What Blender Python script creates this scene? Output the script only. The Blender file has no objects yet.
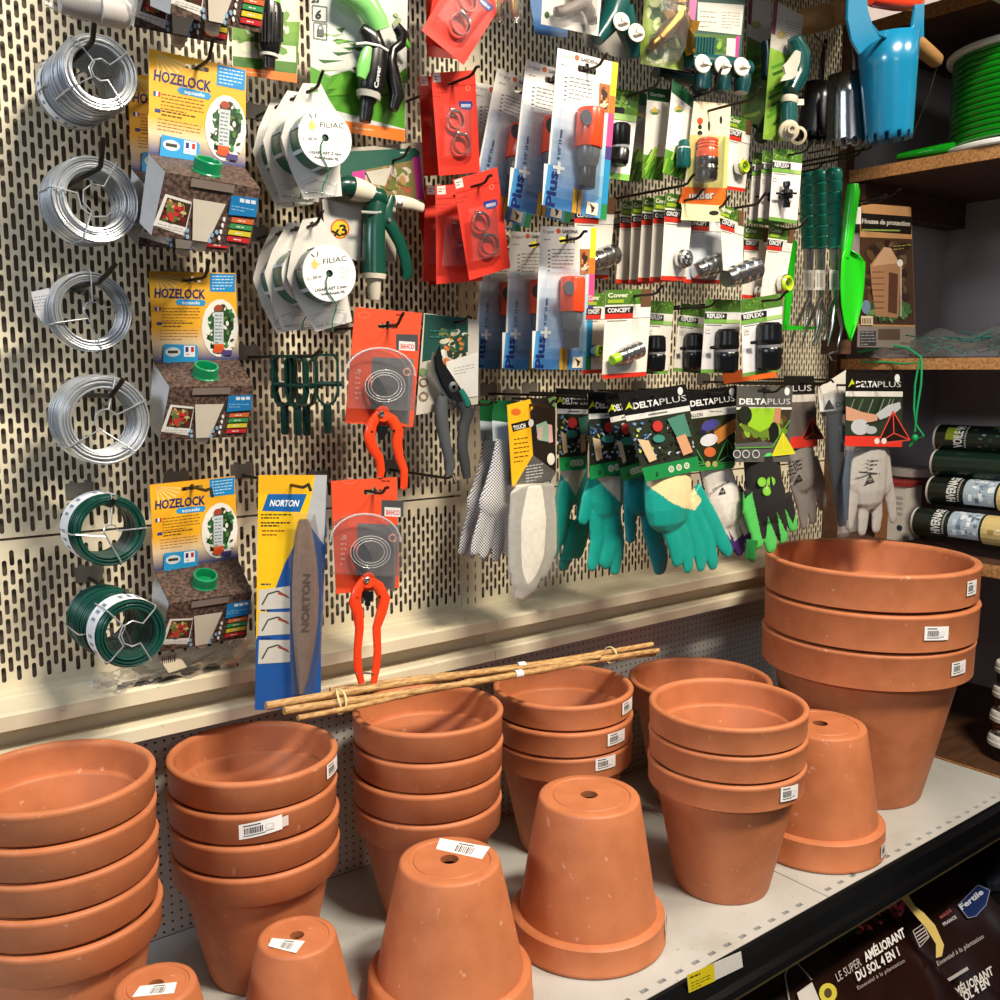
import bpy, bmesh, math, random
from mathutils import Vector, Matrix
from mathutils.geometry import tessellate_polygon
random.seed(7)
SC = bpy.context.scene
COL = SC.collection
PI = math.pi
# ------------------------------------------------------------------ camera
H = 0.80                      # eye height above the pot shelf (z = 0)
FPX = 980.0
TH = math.atan(130/980.0); YAW = math.radians(38)
cd = bpy.data.cameras.new('camera'); cam = bpy.data.objects.new('camera', cd); COL.objects.link(cam)
cd.sensor_fit = 'HORIZONTAL'; cd.sensor_width = 36; cd.lens = 36*FPX/1000; cd.clip_start = .02; cd.clip_end = 30
cam.location = (0, 0, H); cam.rotation_euler = (PI/2-TH, 0, -YAW)
SC.camera = cam
# ------------------------------------------------------------------ world, lights, exposure
w = bpy.data.worlds.new('world'); SC.world = w; w.use_nodes = True
w.node_tree.nodes['Background'].inputs[0].default_value = (.78, .86, 1, 1)
w.node_tree.nodes['Background'].inputs[1].default_value = .06
def area(name, loc, target, sx, sy, power, color, spread=180):
    l = bpy.data.lights.new(name, 'AREA'); l.shape = 'RECTANGLE'; l.size = sx; l.size_y = sy
    l.energy = power; l.color = color; l.spread = math.radians(spread)
    o = bpy.data.objects.new(name, l); COL.objects.link(o); o.location = loc
    o.rotation_euler = (Vector(target)-Vector(loc)).to_track_quat('-Z', 'Y').to_euler()
    o['kind'] = 'helper'
    return o
area('ceiling_lamp', (.90, -.48, 2.55), (.9, 1.2, .3), .7, .25, 70, (1, .90, .74))
area('right_ceiling_lamp', (2.25, -.55, 2.5), (1.4, 1.0, .2), .6, .25, 30, (1, .88, .72))
area('aisle_lamp', (-2.6, .1, 2.1), (2.2, 1.0, .8), 1.4, .4, 48, (.80, .89, 1))
area('front_fill', (-.2, -2.2, 1.7), (.9, 1.0, .1), 1.2, .4, 6, (.95, .96, 1))  # weak fill added to lift the pot fronts, not a shop lamp
SC.view_settings.view_transform = 'Standard'; SC.view_settings.look = 'None'
SC.view_settings.exposure = 0.50; SC.view_settings.gamma = 1; SC.view_settings.use_curve_mapping = False
SC.cycles.use_denoising = True
SC.cycles.max_bounces = 6; SC.cycles.transparent_max_bounces = 16
SC.cycles.sample_clamp_indirect = 4
# ------------------------------------------------------------------ pixel -> world helpers (photo read as 1000 x 1000)
CAMP = Vector((0, 0, H))
FW = Vector((math.sin(YAW)*math.cos(TH), math.cos(YAW)*math.cos(TH), -math.sin(TH)))
RT = Vector((math.cos(YAW), -math.sin(YAW), 0)); UP = RT.cross(FW)
def ray(px, py): return FW*FPX+RT*(px-500)-UP*(py-500)
def P(px, py, Y): d = ray(px, py); return CAMP+d*(Y/d.y)
def PZ(px, py, z): d = ray(px, py); return CAMP+d*((z-H)/d.z)
def PX(px, py, X): d = ray(px, py); return CAMP+d*(X/d.x)
YW = 1.32                     # the slotted wall
def hexc(h):
    if not isinstance(h, str): return tuple(h)
    if len(h) < 6: return (1, 1, 1)
    r = [int(h[i:i+2], 16)/255 for i in (0, 2, 4)]
    return tuple(c/12.92 if c <= .04045 else ((c+.055)/1.055)**2.4 for c in r)
# ------------------------------------------------------------------ materials
MATS = {}
def mat(name, color=None, rough=.5, metal=0, noise=0, nscale=30, bump=0, bscale=200, coat=0, spec=.5, stretch=None, color2=None, gain=1):
    """procedural material; colour None = printed colours stored on the mesh"""
    if name in MATS: return MATS[name]
    m = bpy.data.materials.new(name); m.use_nodes = True; nt = m.node_tree; b = nt.nodes['Principled BSDF']
    b.inputs['Roughness'].default_value = rough; b.inputs['Metallic'].default_value = metal
    b.inputs['Coat Weight'].default_value = coat; b.inputs['Coat Roughness'].default_value = .12
    b.inputs['Specular IOR Level'].default_value = spec
    L = nt.links.new
    if color is None:
        a = nt.nodes.new('ShaderNodeAttribute'); a.attribute_name = 'col'; src = a.outputs['Color']
    else:
        c = nt.nodes.new('ShaderNodeRGB'); c.outputs[0].default_value = (*hexc(color), 1); src = c.outputs[0]
    tc = nt.nodes.new('ShaderNodeTexCoord'); vec = tc.outputs['Object']
    if stretch:
        mp = nt.nodes.new('ShaderNodeMapping'); mp.inputs['Scale'].default_value = stretch; L(vec, mp.inputs[0]); vec = mp.outputs[0]
    if noise or color2:
        n = nt.nodes.new('ShaderNodeTexNoise'); n.inputs['Scale'].default_value = nscale; n.inputs['Detail'].default_value = 5
        L(vec, n.inputs['Vector'])
        mx = nt.nodes.new('ShaderNodeMix'); mx.data_type = 'RGBA'
        if color2:
            r = nt.nodes.new('ShaderNodeMapRange'); r.inputs[1].default_value = .38; r.inputs[2].default_value = .66
            L(n.outputs[0], r.inputs[0]); L(r.outputs[0], mx.inputs[0]); L(src, mx.inputs[6]); mx.inputs[7].default_value = (*hexc(color2), 1)
        else:
            mx.blend_type = 'MULTIPLY'; mx.inputs[0].default_value = 1
            r = nt.nodes.new('ShaderNodeMapRange'); r.inputs[1].default_value = .3; r.inputs[2].default_value = .7
            r.inputs[3].default_value = (1-noise)*gain; r.inputs[4].default_value = gain
            L(n.outputs[0], r.inputs[0]); L(src, mx.inputs[6]); L(r.outputs[0], mx.inputs[7])
        src = mx.outputs[2]
    L(src, b.inputs['Base Color'])
    if bump:
        n = nt.nodes.new('ShaderNodeTexNoise'); n.inputs['Scale'].default_value = bscale; n.inputs['Detail'].default_value = 3
        bp = nt.nodes.new('ShaderNodeBump'); bp.inputs['Strength'].default_value = bump; bp.inputs['Distance'].default_value = .002
        L(vec, n.inputs['Vector']); L(n.outputs[0], bp.inputs['Height']); L(bp.outputs[0], b.inputs['Normal'])
    MATS[name] = m; return m
def clear(name, tint='ffffff', haze=.06, rough=.12, gloss=1.0):
    """thin clear plastic: mostly see-through with a fresnel sheen and a little haze"""
    if name in MATS: return MATS[name]
    m = bpy.data.materials.new(name); m.use_nodes = True; nt = m.node_tree; nt.nodes.clear(); L = nt.links.new
    out = nt.nodes.new('ShaderNodeOutputMaterial'); t = nt.nodes.new('ShaderNodeBsdfTransparent'); t.inputs[0].default_value = (*hexc(tint), 1)
    g = nt.nodes.new('ShaderNodeBsdfGlossy'); g.inputs['Roughness'].default_value = rough
    d = nt.nodes.new('ShaderNodeBsdfDiffuse'); d.inputs[0].default_value = (.85, .86, .88, 1)
    n = nt.nodes.new('ShaderNodeTexNoise'); n.inputs['Scale'].default_value = 45; n.inputs['Detail'].default_value = 4
    bp = nt.nodes.new('ShaderNodeBump'); bp.inputs['Strength'].default_value = .35; bp.inputs['Distance'].default_value = .002
    L(n.outputs[0], bp.inputs['Height']); L(bp.outputs[0], g.inputs['Normal'])
    f = nt.nodes.new('ShaderNodeFresnel'); f.inputs[0].default_value = 1.45
    ma = nt.nodes.new('ShaderNodeMath'); ma.operation = 'MULTIPLY'; ma.inputs[1].default_value = gloss; L(f.outputs[0], ma.inputs[0])
    m1 = nt.nodes.new('ShaderNodeMixShader'); m1.inputs[0].default_value = haze; L(t.outputs[0], m1.inputs[1]); L(d.outputs[0], m1.inputs[2])
    m2 = nt.nodes.new('ShaderNodeMixShader'); L(ma.outputs[0], m2.inputs[0]); L(m1.outputs[0], m2.inputs[1]); L(g.outputs[0], m2.inputs[2])
    L(m2.outputs[0], out.inputs[0]); MATS[name] = m; return m
# ------------------------------------------------------------------ mesh collector
class MB:
    """collects shapes in world space; build() links them as ONE mesh object"""
    def __init__(s): s.v = []; s.f = []; s.c = []; s.cur = (.8, .8, .8)
    def color(s, h): s.cur = hexc(h); return s
    def add(s, vs, fs, c=None):
        o = len(s.v); s.v += [tuple(x) for x in vs]; s.f += [tuple(i+o for i in f) for f in fs]
        s.c += [hexc(c) if c else s.cur]*len(fs); return s
    def box(s, a, b, c=None):
        x0, y0, z0 = [min(p, q) for p, q in zip(a, b)]; x1, y1, z1 = [max(p, q) for p, q in zip(a, b)]
        v = [(x, y, z) for z in (z0, z1) for x, y in ((x0, y0), (x1, y0), (x1, y1), (x0, y1))]
        return s.add(v, [(3, 2, 1, 0), (4, 5, 6, 7), (0, 1, 5, 4), (1, 2, 6, 5), (2, 3, 7, 6), (3, 0, 4, 7)], c)
    def obox(s, cen, ax, ay, az, c=None):
        """oriented box: centre and three half-axis vectors"""
        cen, ax, ay, az = map(Vector, (cen, ax, ay, az))
        v = [cen+ax*i+ay*j+az*k for k in (-1, 1) for i, j in ((-1, -1), (1, -1), (1, 1), (-1, 1))]
        f = [(3, 2, 1, 0), (4, 5, 6, 7), (0, 1, 5, 4), (1, 2, 6, 5), (2, 3, 7, 6), (3, 0, 4, 7)]
        if ax.cross(ay).dot(az) < 0: f = [q[::-1] for q in f]
        return s.add(v, f, c)
    def tube(s, pts, r, n=8, c=None, closed=False, caps=True, flat=1.0):
        pts = [Vector(p) for p in pts]; rs = r if isinstance(r, (list, tuple)) else [r]*len(pts)
        m = len(pts); vs = []; t0 = (pts[1]-pts[0]).normalized()
        a = Vector((0, 0, 1)) if abs(t0.z) < .9 else Vector((1, 0, 0)); u = (a-t0*a.dot(t0)).normalized()
        for i, p in enumerate(pts):
            if closed: t = (pts[(i+1) % m]-pts[i-1]).normalized()
            else: t = (pts[min(i+1, m-1)]-pts[max(i-1, 0)]).normalized()
            u = (u-t*u.dot(t)).normalized(); w_ = t.cross(u)
            for k in range(n):
                an = 2*PI*k/n; vs.append(p+(u*math.cos(an)+w_*math.sin(an)*flat)*rs[i])
        fs = []
        for i in range(m if closed else m-1):
            j = (i+1) % m
            for k in range(n): fs.append((i*n+k, i*n+(k+1) % n, j*n+(k+1) % n, j*n+k))
        if caps and not closed: fs.append(tuple(range(n))[::-1]); fs.append(tuple((m-1)*n+k for k in range(n)))
        return s.add(vs, fs, c)
    def lathe(s, cen, axis, prof, n=32, c=None, cap0=False, cap1=False, a0=0, a1=2*PI):
        """prof = [(r, h)] along axis from cen"""
        cen = Vector(cen); ax = Vector(axis).normalized(); a = Vector((1, 0, 0)) if abs(ax.x) < .8 else Vector((0, 1, 0))
        u = (a-ax*a.dot(ax)).normalized(); w_ = ax.cross(u); full = abs(a1-a0-2*PI) < 1e-6; m = n if full else n+1
        vs = [cen+ax*h+(u*math.cos(a0+(a1-a0)*k/n)+w_*math.sin(a0+(a1-a0)*k/n))*r for r, h in prof for k in range(m)]
        fs = []
        for i in range(len(prof)-1):
            for k in range(n):
                k2 = (k+1) % m; fs.append((i*m+k, i*m+k2, (i+1)*m+k2, (i+1)*m+k))
        if cap0: fs.append(tuple(range(m))[::-1])
        if cap1: fs.append(tuple((len(prof)-1)*m+k for k in range(m)))
        return s.add(vs, fs, c)
    def prism(s, pts, depth, c=None, holes=()):
        """polygon of world points extruded by the vector depth (both caps, outline walls)"""
        loops = [[Vector(p) for p in pts]]+[[Vector(p) for p in h] for h in holes]; d = Vector(depth)
        flat = [p for l in loops for p in l]; n = len(flat)
        tris = tessellate_polygon(loops)
        vs = flat+[p+d for p in flat]; fs = []
        for t in tris:
            nn = (flat[t[1]]-flat[t[0]]).cross(flat[t[2]]-flat[t[0]])
            if nn.dot(d) > 0: t = t[::-1]
            fs.append(tuple(t)); fs.append(tuple(i+n for i in t[::-1]))
        o = 0
        for l in loops:
            for i in range(len(l)): j = (i+1) % len(l); fs.append((o+i, o+j, o+j+n, o+i+n))
            o += len(l)
        return s.add(vs, fs, c)
    def ball(s, cen, r, sc=(1, 1, 1), c=None, n=14, m=8, rot=None):
        vs = []; fs = []; cen = Vector(cen)
        for i in range(m+1):
            th = PI*i/m
            for k in range(n):
                v = Vector((math.sin(th)*math.cos(2*PI*k/n)*sc[0], math.sin(th)*math.sin(2*PI*k/n)*sc[1], math.cos(th)*sc[2]))*r
                if rot: v = rot @ v
                vs.append(cen+v)
        for i in range(m):
            for k in range(n): fs.append((i*n+k, (i+1)*n+k, (i+1)*n+(k+1) % n, i*n+(k+1) % n))
        return s.add(vs, fs, c)
    def build(s, name, m, parent=None, smooth=False, normals=True):
        org = parent['_org'] if parent is not None else None
        vs = s.v
        if org is None:
            n = max(1, len(vs)); org = Vector((sum(v[0] for v in vs)/n, sum(v[1] for v in vs)/n, min(v[2] for v in vs)))
        org = Vector(org)
        me = bpy.data.meshes.new(name); me.from_pydata([tuple(Vector(v)-org) for v in vs], [], s.f)
        at = me.attributes.new('col', 'FLOAT_COLOR', 'FACE')
        at.data.foreach_set('color', [x for c in s.c for x in (*c[:3], 1)])
        if normals:
            bm = bmesh.new(); bm.from_mesh(me); bmesh.ops.recalc_face_normals(bm, faces=bm.faces); bm.to_mesh(me); bm.free()
        me.materials.append(m)
        if smooth:
            me.shade_smooth()
            try: me.set_sharp_from_angle(angle=math.radians(smooth if smooth is not True else 40))
            except Exception: pass
        o = bpy.data.objects.new(name, me); COL.objects.link(o)
        if parent is not None: o.parent = parent; o['_org'] = tuple(org); 
        else: o.location = org; o['_org'] = tuple(org)
        return o
def sub(name, mb, m, part, smooth=False):
    """a sub-part: part's own origin is the thing's origin, so world points stay put"""
    return mb.build(name, m, part, smooth)
def thing(name, loc, label, cat, group=None):
    o = bpy.data.objects.new(name, None); COL.objects.link(o); o.location = loc; o['_org'] = tuple(loc)
    o.empty_display_size = .02; return tag(o, label, cat, group)
def tag(o, label=None, cat=None, group=None, kind=None):
    if label: o['label'] = label
    if cat: o['category'] = cat
    if group: o['group'] = group
    if kind: o['kind'] = kind
    return o
# ------------------------------------------------------------------ printed faces, drawn in photo pixels onto a real plane
_TXT = {}
def glyphs(s, bold):
    k = (s, bold)
    if k not in _TXT:
        cu = bpy.data.curves.new('t', 'FONT'); cu.body = s; cu.resolution_u = 2; cu.fill_mode = 'FRONT'
        if bold: cu.offset = .03
        ob = bpy.data.objects.new('t', cu); COL.objects.link(ob)
        me = bpy.data.meshes.new_from_object(ob.evaluated_get(bpy.context.evaluated_depsgraph_get()))
        me.calc_loop_triangles()
        vs = [v.co.copy() for v in me.vertices]; fs = [tuple(t.vertices) for t in me.loop_triangles]
        bpy.data.objects.remove(ob); bpy.data.curves.remove(cu); bpy.data.meshes.remove(me)
        x0 = min(v.x for v in vs); x1 = max(v.x for v in vs)
        _TXT[k] = ([((v.x-x0)/(x1-x0), v.y/.73) for v in vs], fs)
    return _TXT[k]
class Face:
    """a plane through photo pixel (px, py) at depth Y; yaw turns it about the vertical, tilt leans it"""
    def __init__(s, px, py, Y, yaw=0, tilt=0, o=None, n=None):
        a = math.radians(yaw); t = math.radians(tilt)
        s.o = P(px, py, Y) if o is None else Vector(o)
        s.n = Vector((math.sin(a)*math.cos(t), -math.cos(a)*math.cos(t), math.sin(t))) if n is None else Vector(n).normalized()
        s.mb = MB(); s.k = 1
    def at(s, px, py, lift=0):
        d = ray(px, py); return CAMP+d*((s.o+s.n*lift-CAMP).dot(s.n)/d.dot(s.n))
    def board(s, pts, t=.0006, holes=(), color='ffffff'):
        m = MB().color(color); m.prism([s.at(*p) for p in pts], -s.n*t, holes=[[s.at(*p) for p in h] for h in holes]); return m
    def _l(s): s.k += 1; return s.k*.000025
    def poly(s, pts, c):
        l = s._l(); v = [s.at(x, y, l) for x, y in pts]
        s.mb.add(v, [tuple(t) for t in tessellate_polygon([v])], c); return s
    def rect(s, x0, y0, x1, y1, c, sl=0, sk=0):
        """sl = drop in y per px of x; sk = shift in x per px of y"""
        f = lambda x, y: (x+sk*(y-y0), y+sl*(x-x0)); return s.poly([f(x0, y0), f(x1, y0), f(x1, y1), f(x0, y1)], c)
    def grad(s, q, c0, c1, n=8):
        """quad q (tl, tr, br, bl) filled from c0 (top) to c1 (bottom), a printed blend"""
        a, b = hexc(c0), hexc(c1); l = s._l()
        for i in range(n):
            t0, t1 = i/n, (i+1)/n
            L = lambda p, q_, t: (p[0]+(q_[0]-p[0])*t, p[1]+(q_[1]-p[1])*t)
            v = [s.at(*L(q[0], q[3], t0), l), s.at(*L(q[1], q[2], t0), l), s.at(*L(q[1], q[2], t1), l), s.at(*L(q[0], q[3], t1), l)]
            m = (i+.5)/n; s.mb.add(v, [(0, 1, 2, 3)], tuple(a[j]+(b[j]-a[j])*m for j in range(3)))
        return s
    def ell(s, cx, cy, rx, ry, c, rot=0, n=18):
        cr, sr = math.cos(rot), math.sin(rot)
        return s.poly([(cx+rx*math.cos(2*PI*i/n)*cr-ry*math.sin(2*PI*i/n)*sr, cy+rx*math.cos(2*PI*i/n)*sr+ry*math.sin(2*PI*i/n)*cr) for i in range(n)], c)
    def line(s, pts, w_, c):
        for (x0, y0), (x1, y1) in zip(pts, pts[1:]):
            d = math.hypot(x1-x0, y1-y0) or 1; nx, ny = -(y1-y0)/d*w_/2, (x1-x0)/d*w_/2
            s.poly([(x0+nx, y0+ny), (x1+nx, y1+ny), (x1-nx, y1-ny), (x0-nx, y0-ny)], c)
        return s
    def ring(s, cx, cy, rx, ry, w_, c, n=16):
        return s.line([(cx+rx*math.cos(2*PI*i/n), cy+ry*math.sin(2*PI*i/n)) for i in range(n+1)], w_, c)
    def text(s, t, x0, y0, x1, y1, h, c, bold=True, up=None):
        """baseline from (x0, y0) to (x1, y1), capital height h in pixels"""
        g, fs = glyphs(t, bold); dx, dy = x1-x0, y1-y0; d = math.hypot(dx, dy)
        ux, uy = (dy/d*h, -dx/d*h) if up is None else (up[0]*h, up[1]*h)
        l = s._l(); s.mb.add([s.at(x0+dx*u+ux*v, y0+dy*u+uy*v, l) for u, v in g], fs, c); return s
    def lines(s, x, y, w_, gap, n, c, th=.8, sl=0, sk=0, seed=1):
        """small print too fine to read: word-length strokes"""
        rnd = random.Random(seed*977+int(x*7+y)); l = s._l(); vs = []; fs = []
        for i in range(n):
            xx = 0; end = w_*(1 if i < n-1 else .6)
            while xx < end-1:
                ww = min(end-xx, rnd.uniform(1.6, 5)); y0 = y+i*gap+sl*xx; x0 = x+xx+sk*i*gap
                k = len(vs); vs += [s.at(x0, y0, l), s.at(x0+ww, y0+sl*ww, l), s.at(x0+ww, y0+sl*ww+th, l), s.at(x0, y0+th, l)]; fs.append((k, k+1, k+2, k+3))
                xx += ww+.9
        s.mb.add(vs, fs, c); return s
    def blobs(s, x0, y0, x1, y1, cols, n, r, seed=1, sl=0, sk=0, leaf=1.8):
        """a printed photo of plants: leaf-shaped dabs"""
        rnd = random.Random(seed)
        for i in range(n):
            rr = r*rnd.uniform(.5, 1.2); x = rnd.uniform(x0+rr, x1-rr); y = rnd.uniform(y0+rr, y1-rr)
            s.ell(x+sk*(y-y0), y+sl*(x-x0), rr*.9, rr*.9/leaf, rnd.choice(cols), rnd.uniform(0, PI), 7)
        return s
    def barcode(s, x0, y0, x1, y1, c='222222', sl=0, n=11):
        rnd = random.Random(int(x0+y0)); st = (x1-x0)/n
        for i in range(n):
            a = x0+i*st; b = a+st*rnd.choice((.35, .5, .65)); s.poly([(a, y0+sl*(a-x0)), (b, y0+sl*(b-x0)), (b, y1+sl*(b-x0)), (a, y1+sl*(a-x0))], c)
        return s
    def done(s, parent, name='print', m=None):
        return s.mb.build(name, m or PRINT, parent, normals=False)
def speck(m, color, scale, lo, hi, amt=1):
    """scattered small marks of another colour (mineral bloom, dirt specks)"""
    nt = m.node_tree; b = nt.nodes['Principled BSDF']; L = nt.links.new; src = b.inputs['Base Color'].links[0].from_socket
    tc = nt.nodes.new('ShaderNodeTexCoord'); n = nt.nodes.new('ShaderNodeTexNoise'); n.inputs['Scale'].default_value = scale; n.inputs['Detail'].default_value = 3
    r = nt.nodes.new('ShaderNodeMapRange'); r.inputs[1].default_value = lo; r.inputs[2].default_value = hi; r.inputs[4].default_value = amt
    mx = nt.nodes.new('ShaderNodeMix'); mx.data_type = 'RGBA'; L(tc.outputs['Object'], n.inputs['Vector']); L(n.outputs[0], r.inputs[0]); L(r.outputs[0], mx.inputs[0]); L(src, mx.inputs[6]); mx.inputs[7].default_value = (*hexc(color), 1); L(mx.outputs[2], b.inputs['Base Color'])
PRINT = mat('printed_card', None, .38, noise=.06, nscale=60, gain=.84)
MATTE = mat('matte_coloured', None, .6, noise=.08, nscale=80)
GLOSS = mat('glossy_coloured_plastic', None, .25, noise=.05, nscale=50)
CARDB = mat('card_board', None, .45, noise=.05, nscale=70, gain=.84)
METAL = mat('galvanised_metal', 'b9bcc0', .34, 1, noise=.25, nscale=40)
STEEL = mat('bright_steel', 'd0d2d2', .22, 1, noise=.15, nscale=60)
DARKM = mat('dark_bronzed_metal', '3a332c', .38, .8, noise=.2)
BLISTER = clear('clear_blister', 'ffffff', .03, .1, .55)
BAGP = clear('clear_bag_film', 'ffffff', .05, .14, .6)
# ================================================================== SETTING
BEIGE = mat('cream_painted_steel', 'e6dabd', .42, noise=.16, nscale=9, bump=.05, bscale=90)
BEIGE2 = mat('aged_cream_shelf_enamel', 'bdbcb6', .33, noise=.2, nscale=6, bump=.06, bscale=60)
speck(BEIGE2, '8a7a62', 110, .67, .74, .6); speck(BEIGE2, '9a9488', 9, .58, .7, .35); speck(BEIGE, '9c8a68', 60, .68, .76, .5)
GREYP = mat('grey_perforated_steel', 'cbc7be', .5, noise=.15, nscale=8)
BACKM = mat('dark_backing', '74685a', .9, noise=.3, nscale=20)
BLACKM = mat('black_enamel', '0b0b0c', .22, noise=.3, nscale=12)
WOOD = mat('dark_stained_board', '5a3a24', .55, noise=.45, nscale=14, stretch=(1, 6, 6))
CHIP = mat('chipboard_edge', 'b88450', .8, noise=.5, nscale=160, bump=.4, bscale=300, color2='8a5c30')
ALC = mat('grey_partition_paint', 'aca1a1', .8, noise=.12, nscale=10)
wall = tag(bpy.data.objects.new('wall_back', None), kind='structure'); COL.objects.link(wall); wall['_org'] = (0, 0, 0)
SP, RP = .00887, .0246
def slotted(x0, x1, z0, z1, phase):
    """steel sheet with rows of staggered round-ended slots cut through it"""
    mb = MB(); hw, hh = .0028, .0100; th = .0012
    ncol = int(round((x1-x0)/SP)); sp = (x1-x0)/ncol
    octo = []
    for a in (0, 45, 90, 135, 180): octo.append((hw*math.cos(math.radians(a)), hh-hw+hw*math.sin(math.radians(a))))
    slot = octo+[(-x, -z) for x, z in octo]      # 10 points, counter-clockwise from the right
    for i in range(ncol):
        xa = x0+i*sp; xb = xa+sp; xc = (xa+xb)/2
        off = phase+(i % 2)*RP/2
        k0 = math.ceil((z0-off)/RP-.5)
        zlow = z0
        k = k0
        while True:
            zc = off+k*RP; za, zb = zc-RP/2, zc+RP/2
            if za < z0-1e-9:
                k += 1; continue
            if zb > z1: break
            if za > zlow+1e-6 and zlow == z0: mb.add([(xa, YW, z0), (xb, YW, z0), (xb, YW, za), (xa, YW, za)], [(0, 1, 2, 3)])
            zlow = zb
            v = [(xb, YW, zc), (xb, YW, zb), (xc, YW, zb), (xa, YW, zb), (xa, YW, zc), (xa, YW, za), (xc, YW, za), (xb, YW, za)]
            s_ = [(xc+a, YW, zc+b) for a, b in slot]; s2 = [(x, y+th, z) for x, y, z in s_]
            v += s_+s2; q = [8+j for j in range(10)]; r = [18+j for j in range(10)]
            f = [(0, 1, q[1], q[0]), (1, 2, q[2], q[1]), (2, 3, q[3], q[2]), (3, 4, q[4], q[3]),
                 (4, q[5], q[4]), (4, 5, q[6], q[5]), (5, 6, q[7], q[6]), (6, 7, q[8], q[7]), (7, 0, q[9], q[8]), (0, q[0], q[9])]
            f += [(q[j], q[(j+1) % 10], r[(j+1) % 10], r[j]) for j in range(10)]
            mb.add(v, f); k += 1
        mb.add([(xa, YW, zlow), (xb, YW, zlow), (xb, YW, z1), (xa, YW, z1)], [(0, 1, 2, 3)])
    return mb
XU0, XU1 = .948, .990
for (x0, x1) in ((.06, XU0), (XU1, 1.985)):
    for (z0, z1, ph) in ((.4015, .5905, .5434), (.5935, 1.75, .5434+.004)):
        if z0 < .5 and x0 > .9: z1 = .5905
        slotted(x0, x1, z0, z1, ph).build('slotted_panel', BEIGE, wall, normals=False)
MB().box((XU0+.001, YW-.001, .40), (XU1-.001, YW+.02, 1.85)).build('upright_post', BEIGE, wall)
m = MB()
for i in range(70):
    for dx in (-.008, .008):
        zc = .41+i*.0205; m.box((.969+dx-.0012, YW-.0013, zc-.005), (.969+dx+.0012, YW-.0009, zc+.005))
m.build('upright_slots', BACKM, wall)
MB().box((.0, YW+.022, -.9), (2.0, YW+.03, 1.9)).build('backing_sheet', BACKM, wall)
MB().box((1.986, YW-.02, -.02), (2.02, YW+.03, 1.9)).build('end_post', WOOD, wall)
# ledge channel under the slotted wall
def extr(prof, x0, x1):
    mb = MB(); n = len(prof)
    mb.add([(x0, y, z) for y, z in prof]+[(x1, y, z) for y, z in prof], [(i, (i+1) % n, (i+1) % n+n, i+n) for i in range(n)]+[tuple(range(n))[::-1], tuple(range(n, 2*n))])
    return mb
for (a, b) in ((-.1, .9685), (.9695, 1.985)):
    extr([(1.33, .402), (1.296, .400), (1.292, .398), (1.252, .3925), (1.248, .390), (1.248, .372), (1.251, .372), (1.254, .388), (1.33, .396)], a, b).build('trim_1', BEIGE, None)
    o = bpy.context.scene.collection.objects[-1]; o['kind'] = 'structure'
    o = extr([(1.33, .390), (1.284, .386), (1.284, .343), (1.256, .340), (1.252, .337), (1.252, .321), (1.255, .321), (1.258, .333), (1.33, .337)], a, b).build('trim_2', BEIGE, None); o['kind'] = 'structure'
# lower panel with round holes
def dotted(x0, x1, z0, z1, p=.0128, r=.0021):
    mb = MB(); nx = int((x1-x0)/p); nz = int((z1-z0)/p)
    for i in range(nx):
        for j in range(nz):
            a, b = x0+i*p, z0+j*p; c_ = [(a+p/2+r*math.cos(PI/3*k+PI/6), YW, b+p/2+r*math.sin(PI/3*k+PI/6)) for k in range(6)]
            v = [(a+p, YW, b+p/2), (a+p, YW, b+p), (a, YW, b+p), (a, YW, b+p/2), (a, YW, b), (a+p, YW, b)]+c_
            # hexagon points at 30, 90, 150, 210, 270, 330 degrees
            mb.add(v, [(0, 1, 6), (1, 7, 6), (1, 2, 7), (2, 8, 7), (2, 3, 8), (3, 9, 8), (3, 4, 9), (4, 10, 9), (4, 5, 10), (5, 11, 10), (5, 0, 11), (0, 6, 11)])
    return mb
dotted(.06, 1.985, 0, .345).build('perforated_panel', GREYP, wall, normals=False)
# pot shelf
shelf = tag(bpy.data.objects.new('trim_3', None), kind='structure'); COL.objects.link(shelf); shelf['_org'] = (0, 0, 0)
def slabtop(x0, x1):
    mb = MB(); y0, y1 = .80, YW-.002; zt = 0
    hs = []; x = x0+.012
    while x < x1-.03: hs.append(x); x += .0335
    ya, yb = y0+.0105, y0+.0170
    mb.box((x0, yb, -.02), (x1, y1, zt)); mb.box((x0, y0, -.02), (x1, ya, zt))
    px_ = x0
    for h in hs: mb.box((px_, ya, -.02), (h, yb, zt)); px_ = h+.0135
    mb.box((px_, ya, -.02), (x1, yb, zt)); return mb
for a, b in ((-.05, 1.262), (1.264, 1.915)):
    slabtop(a, b).build('shelf_panel', BEIGE2, shelf)
MB().box((-.05, .805, -.03), (1.915, .83, -.021)).build('slot_dark_plate', BLACKM, shelf)  # black plate added below the front slots so they look dark
extr([(.80, -.001), (.796, -.003), (.790, -.012), (.790, -.040), (.783, -.046), (.783, -.058), (.80, -.062)], -.05, 1.93).build('price_rail', BLACKM, shelf, smooth=25)
extr([(.80, -.064), (.794, -.068), (.794, -.074), (.80, -.076)], -.05, 1.93).build('rail_lip', mat('tan_edge_strip', 'a98f55', .5, noise=.3), shelf)
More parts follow.
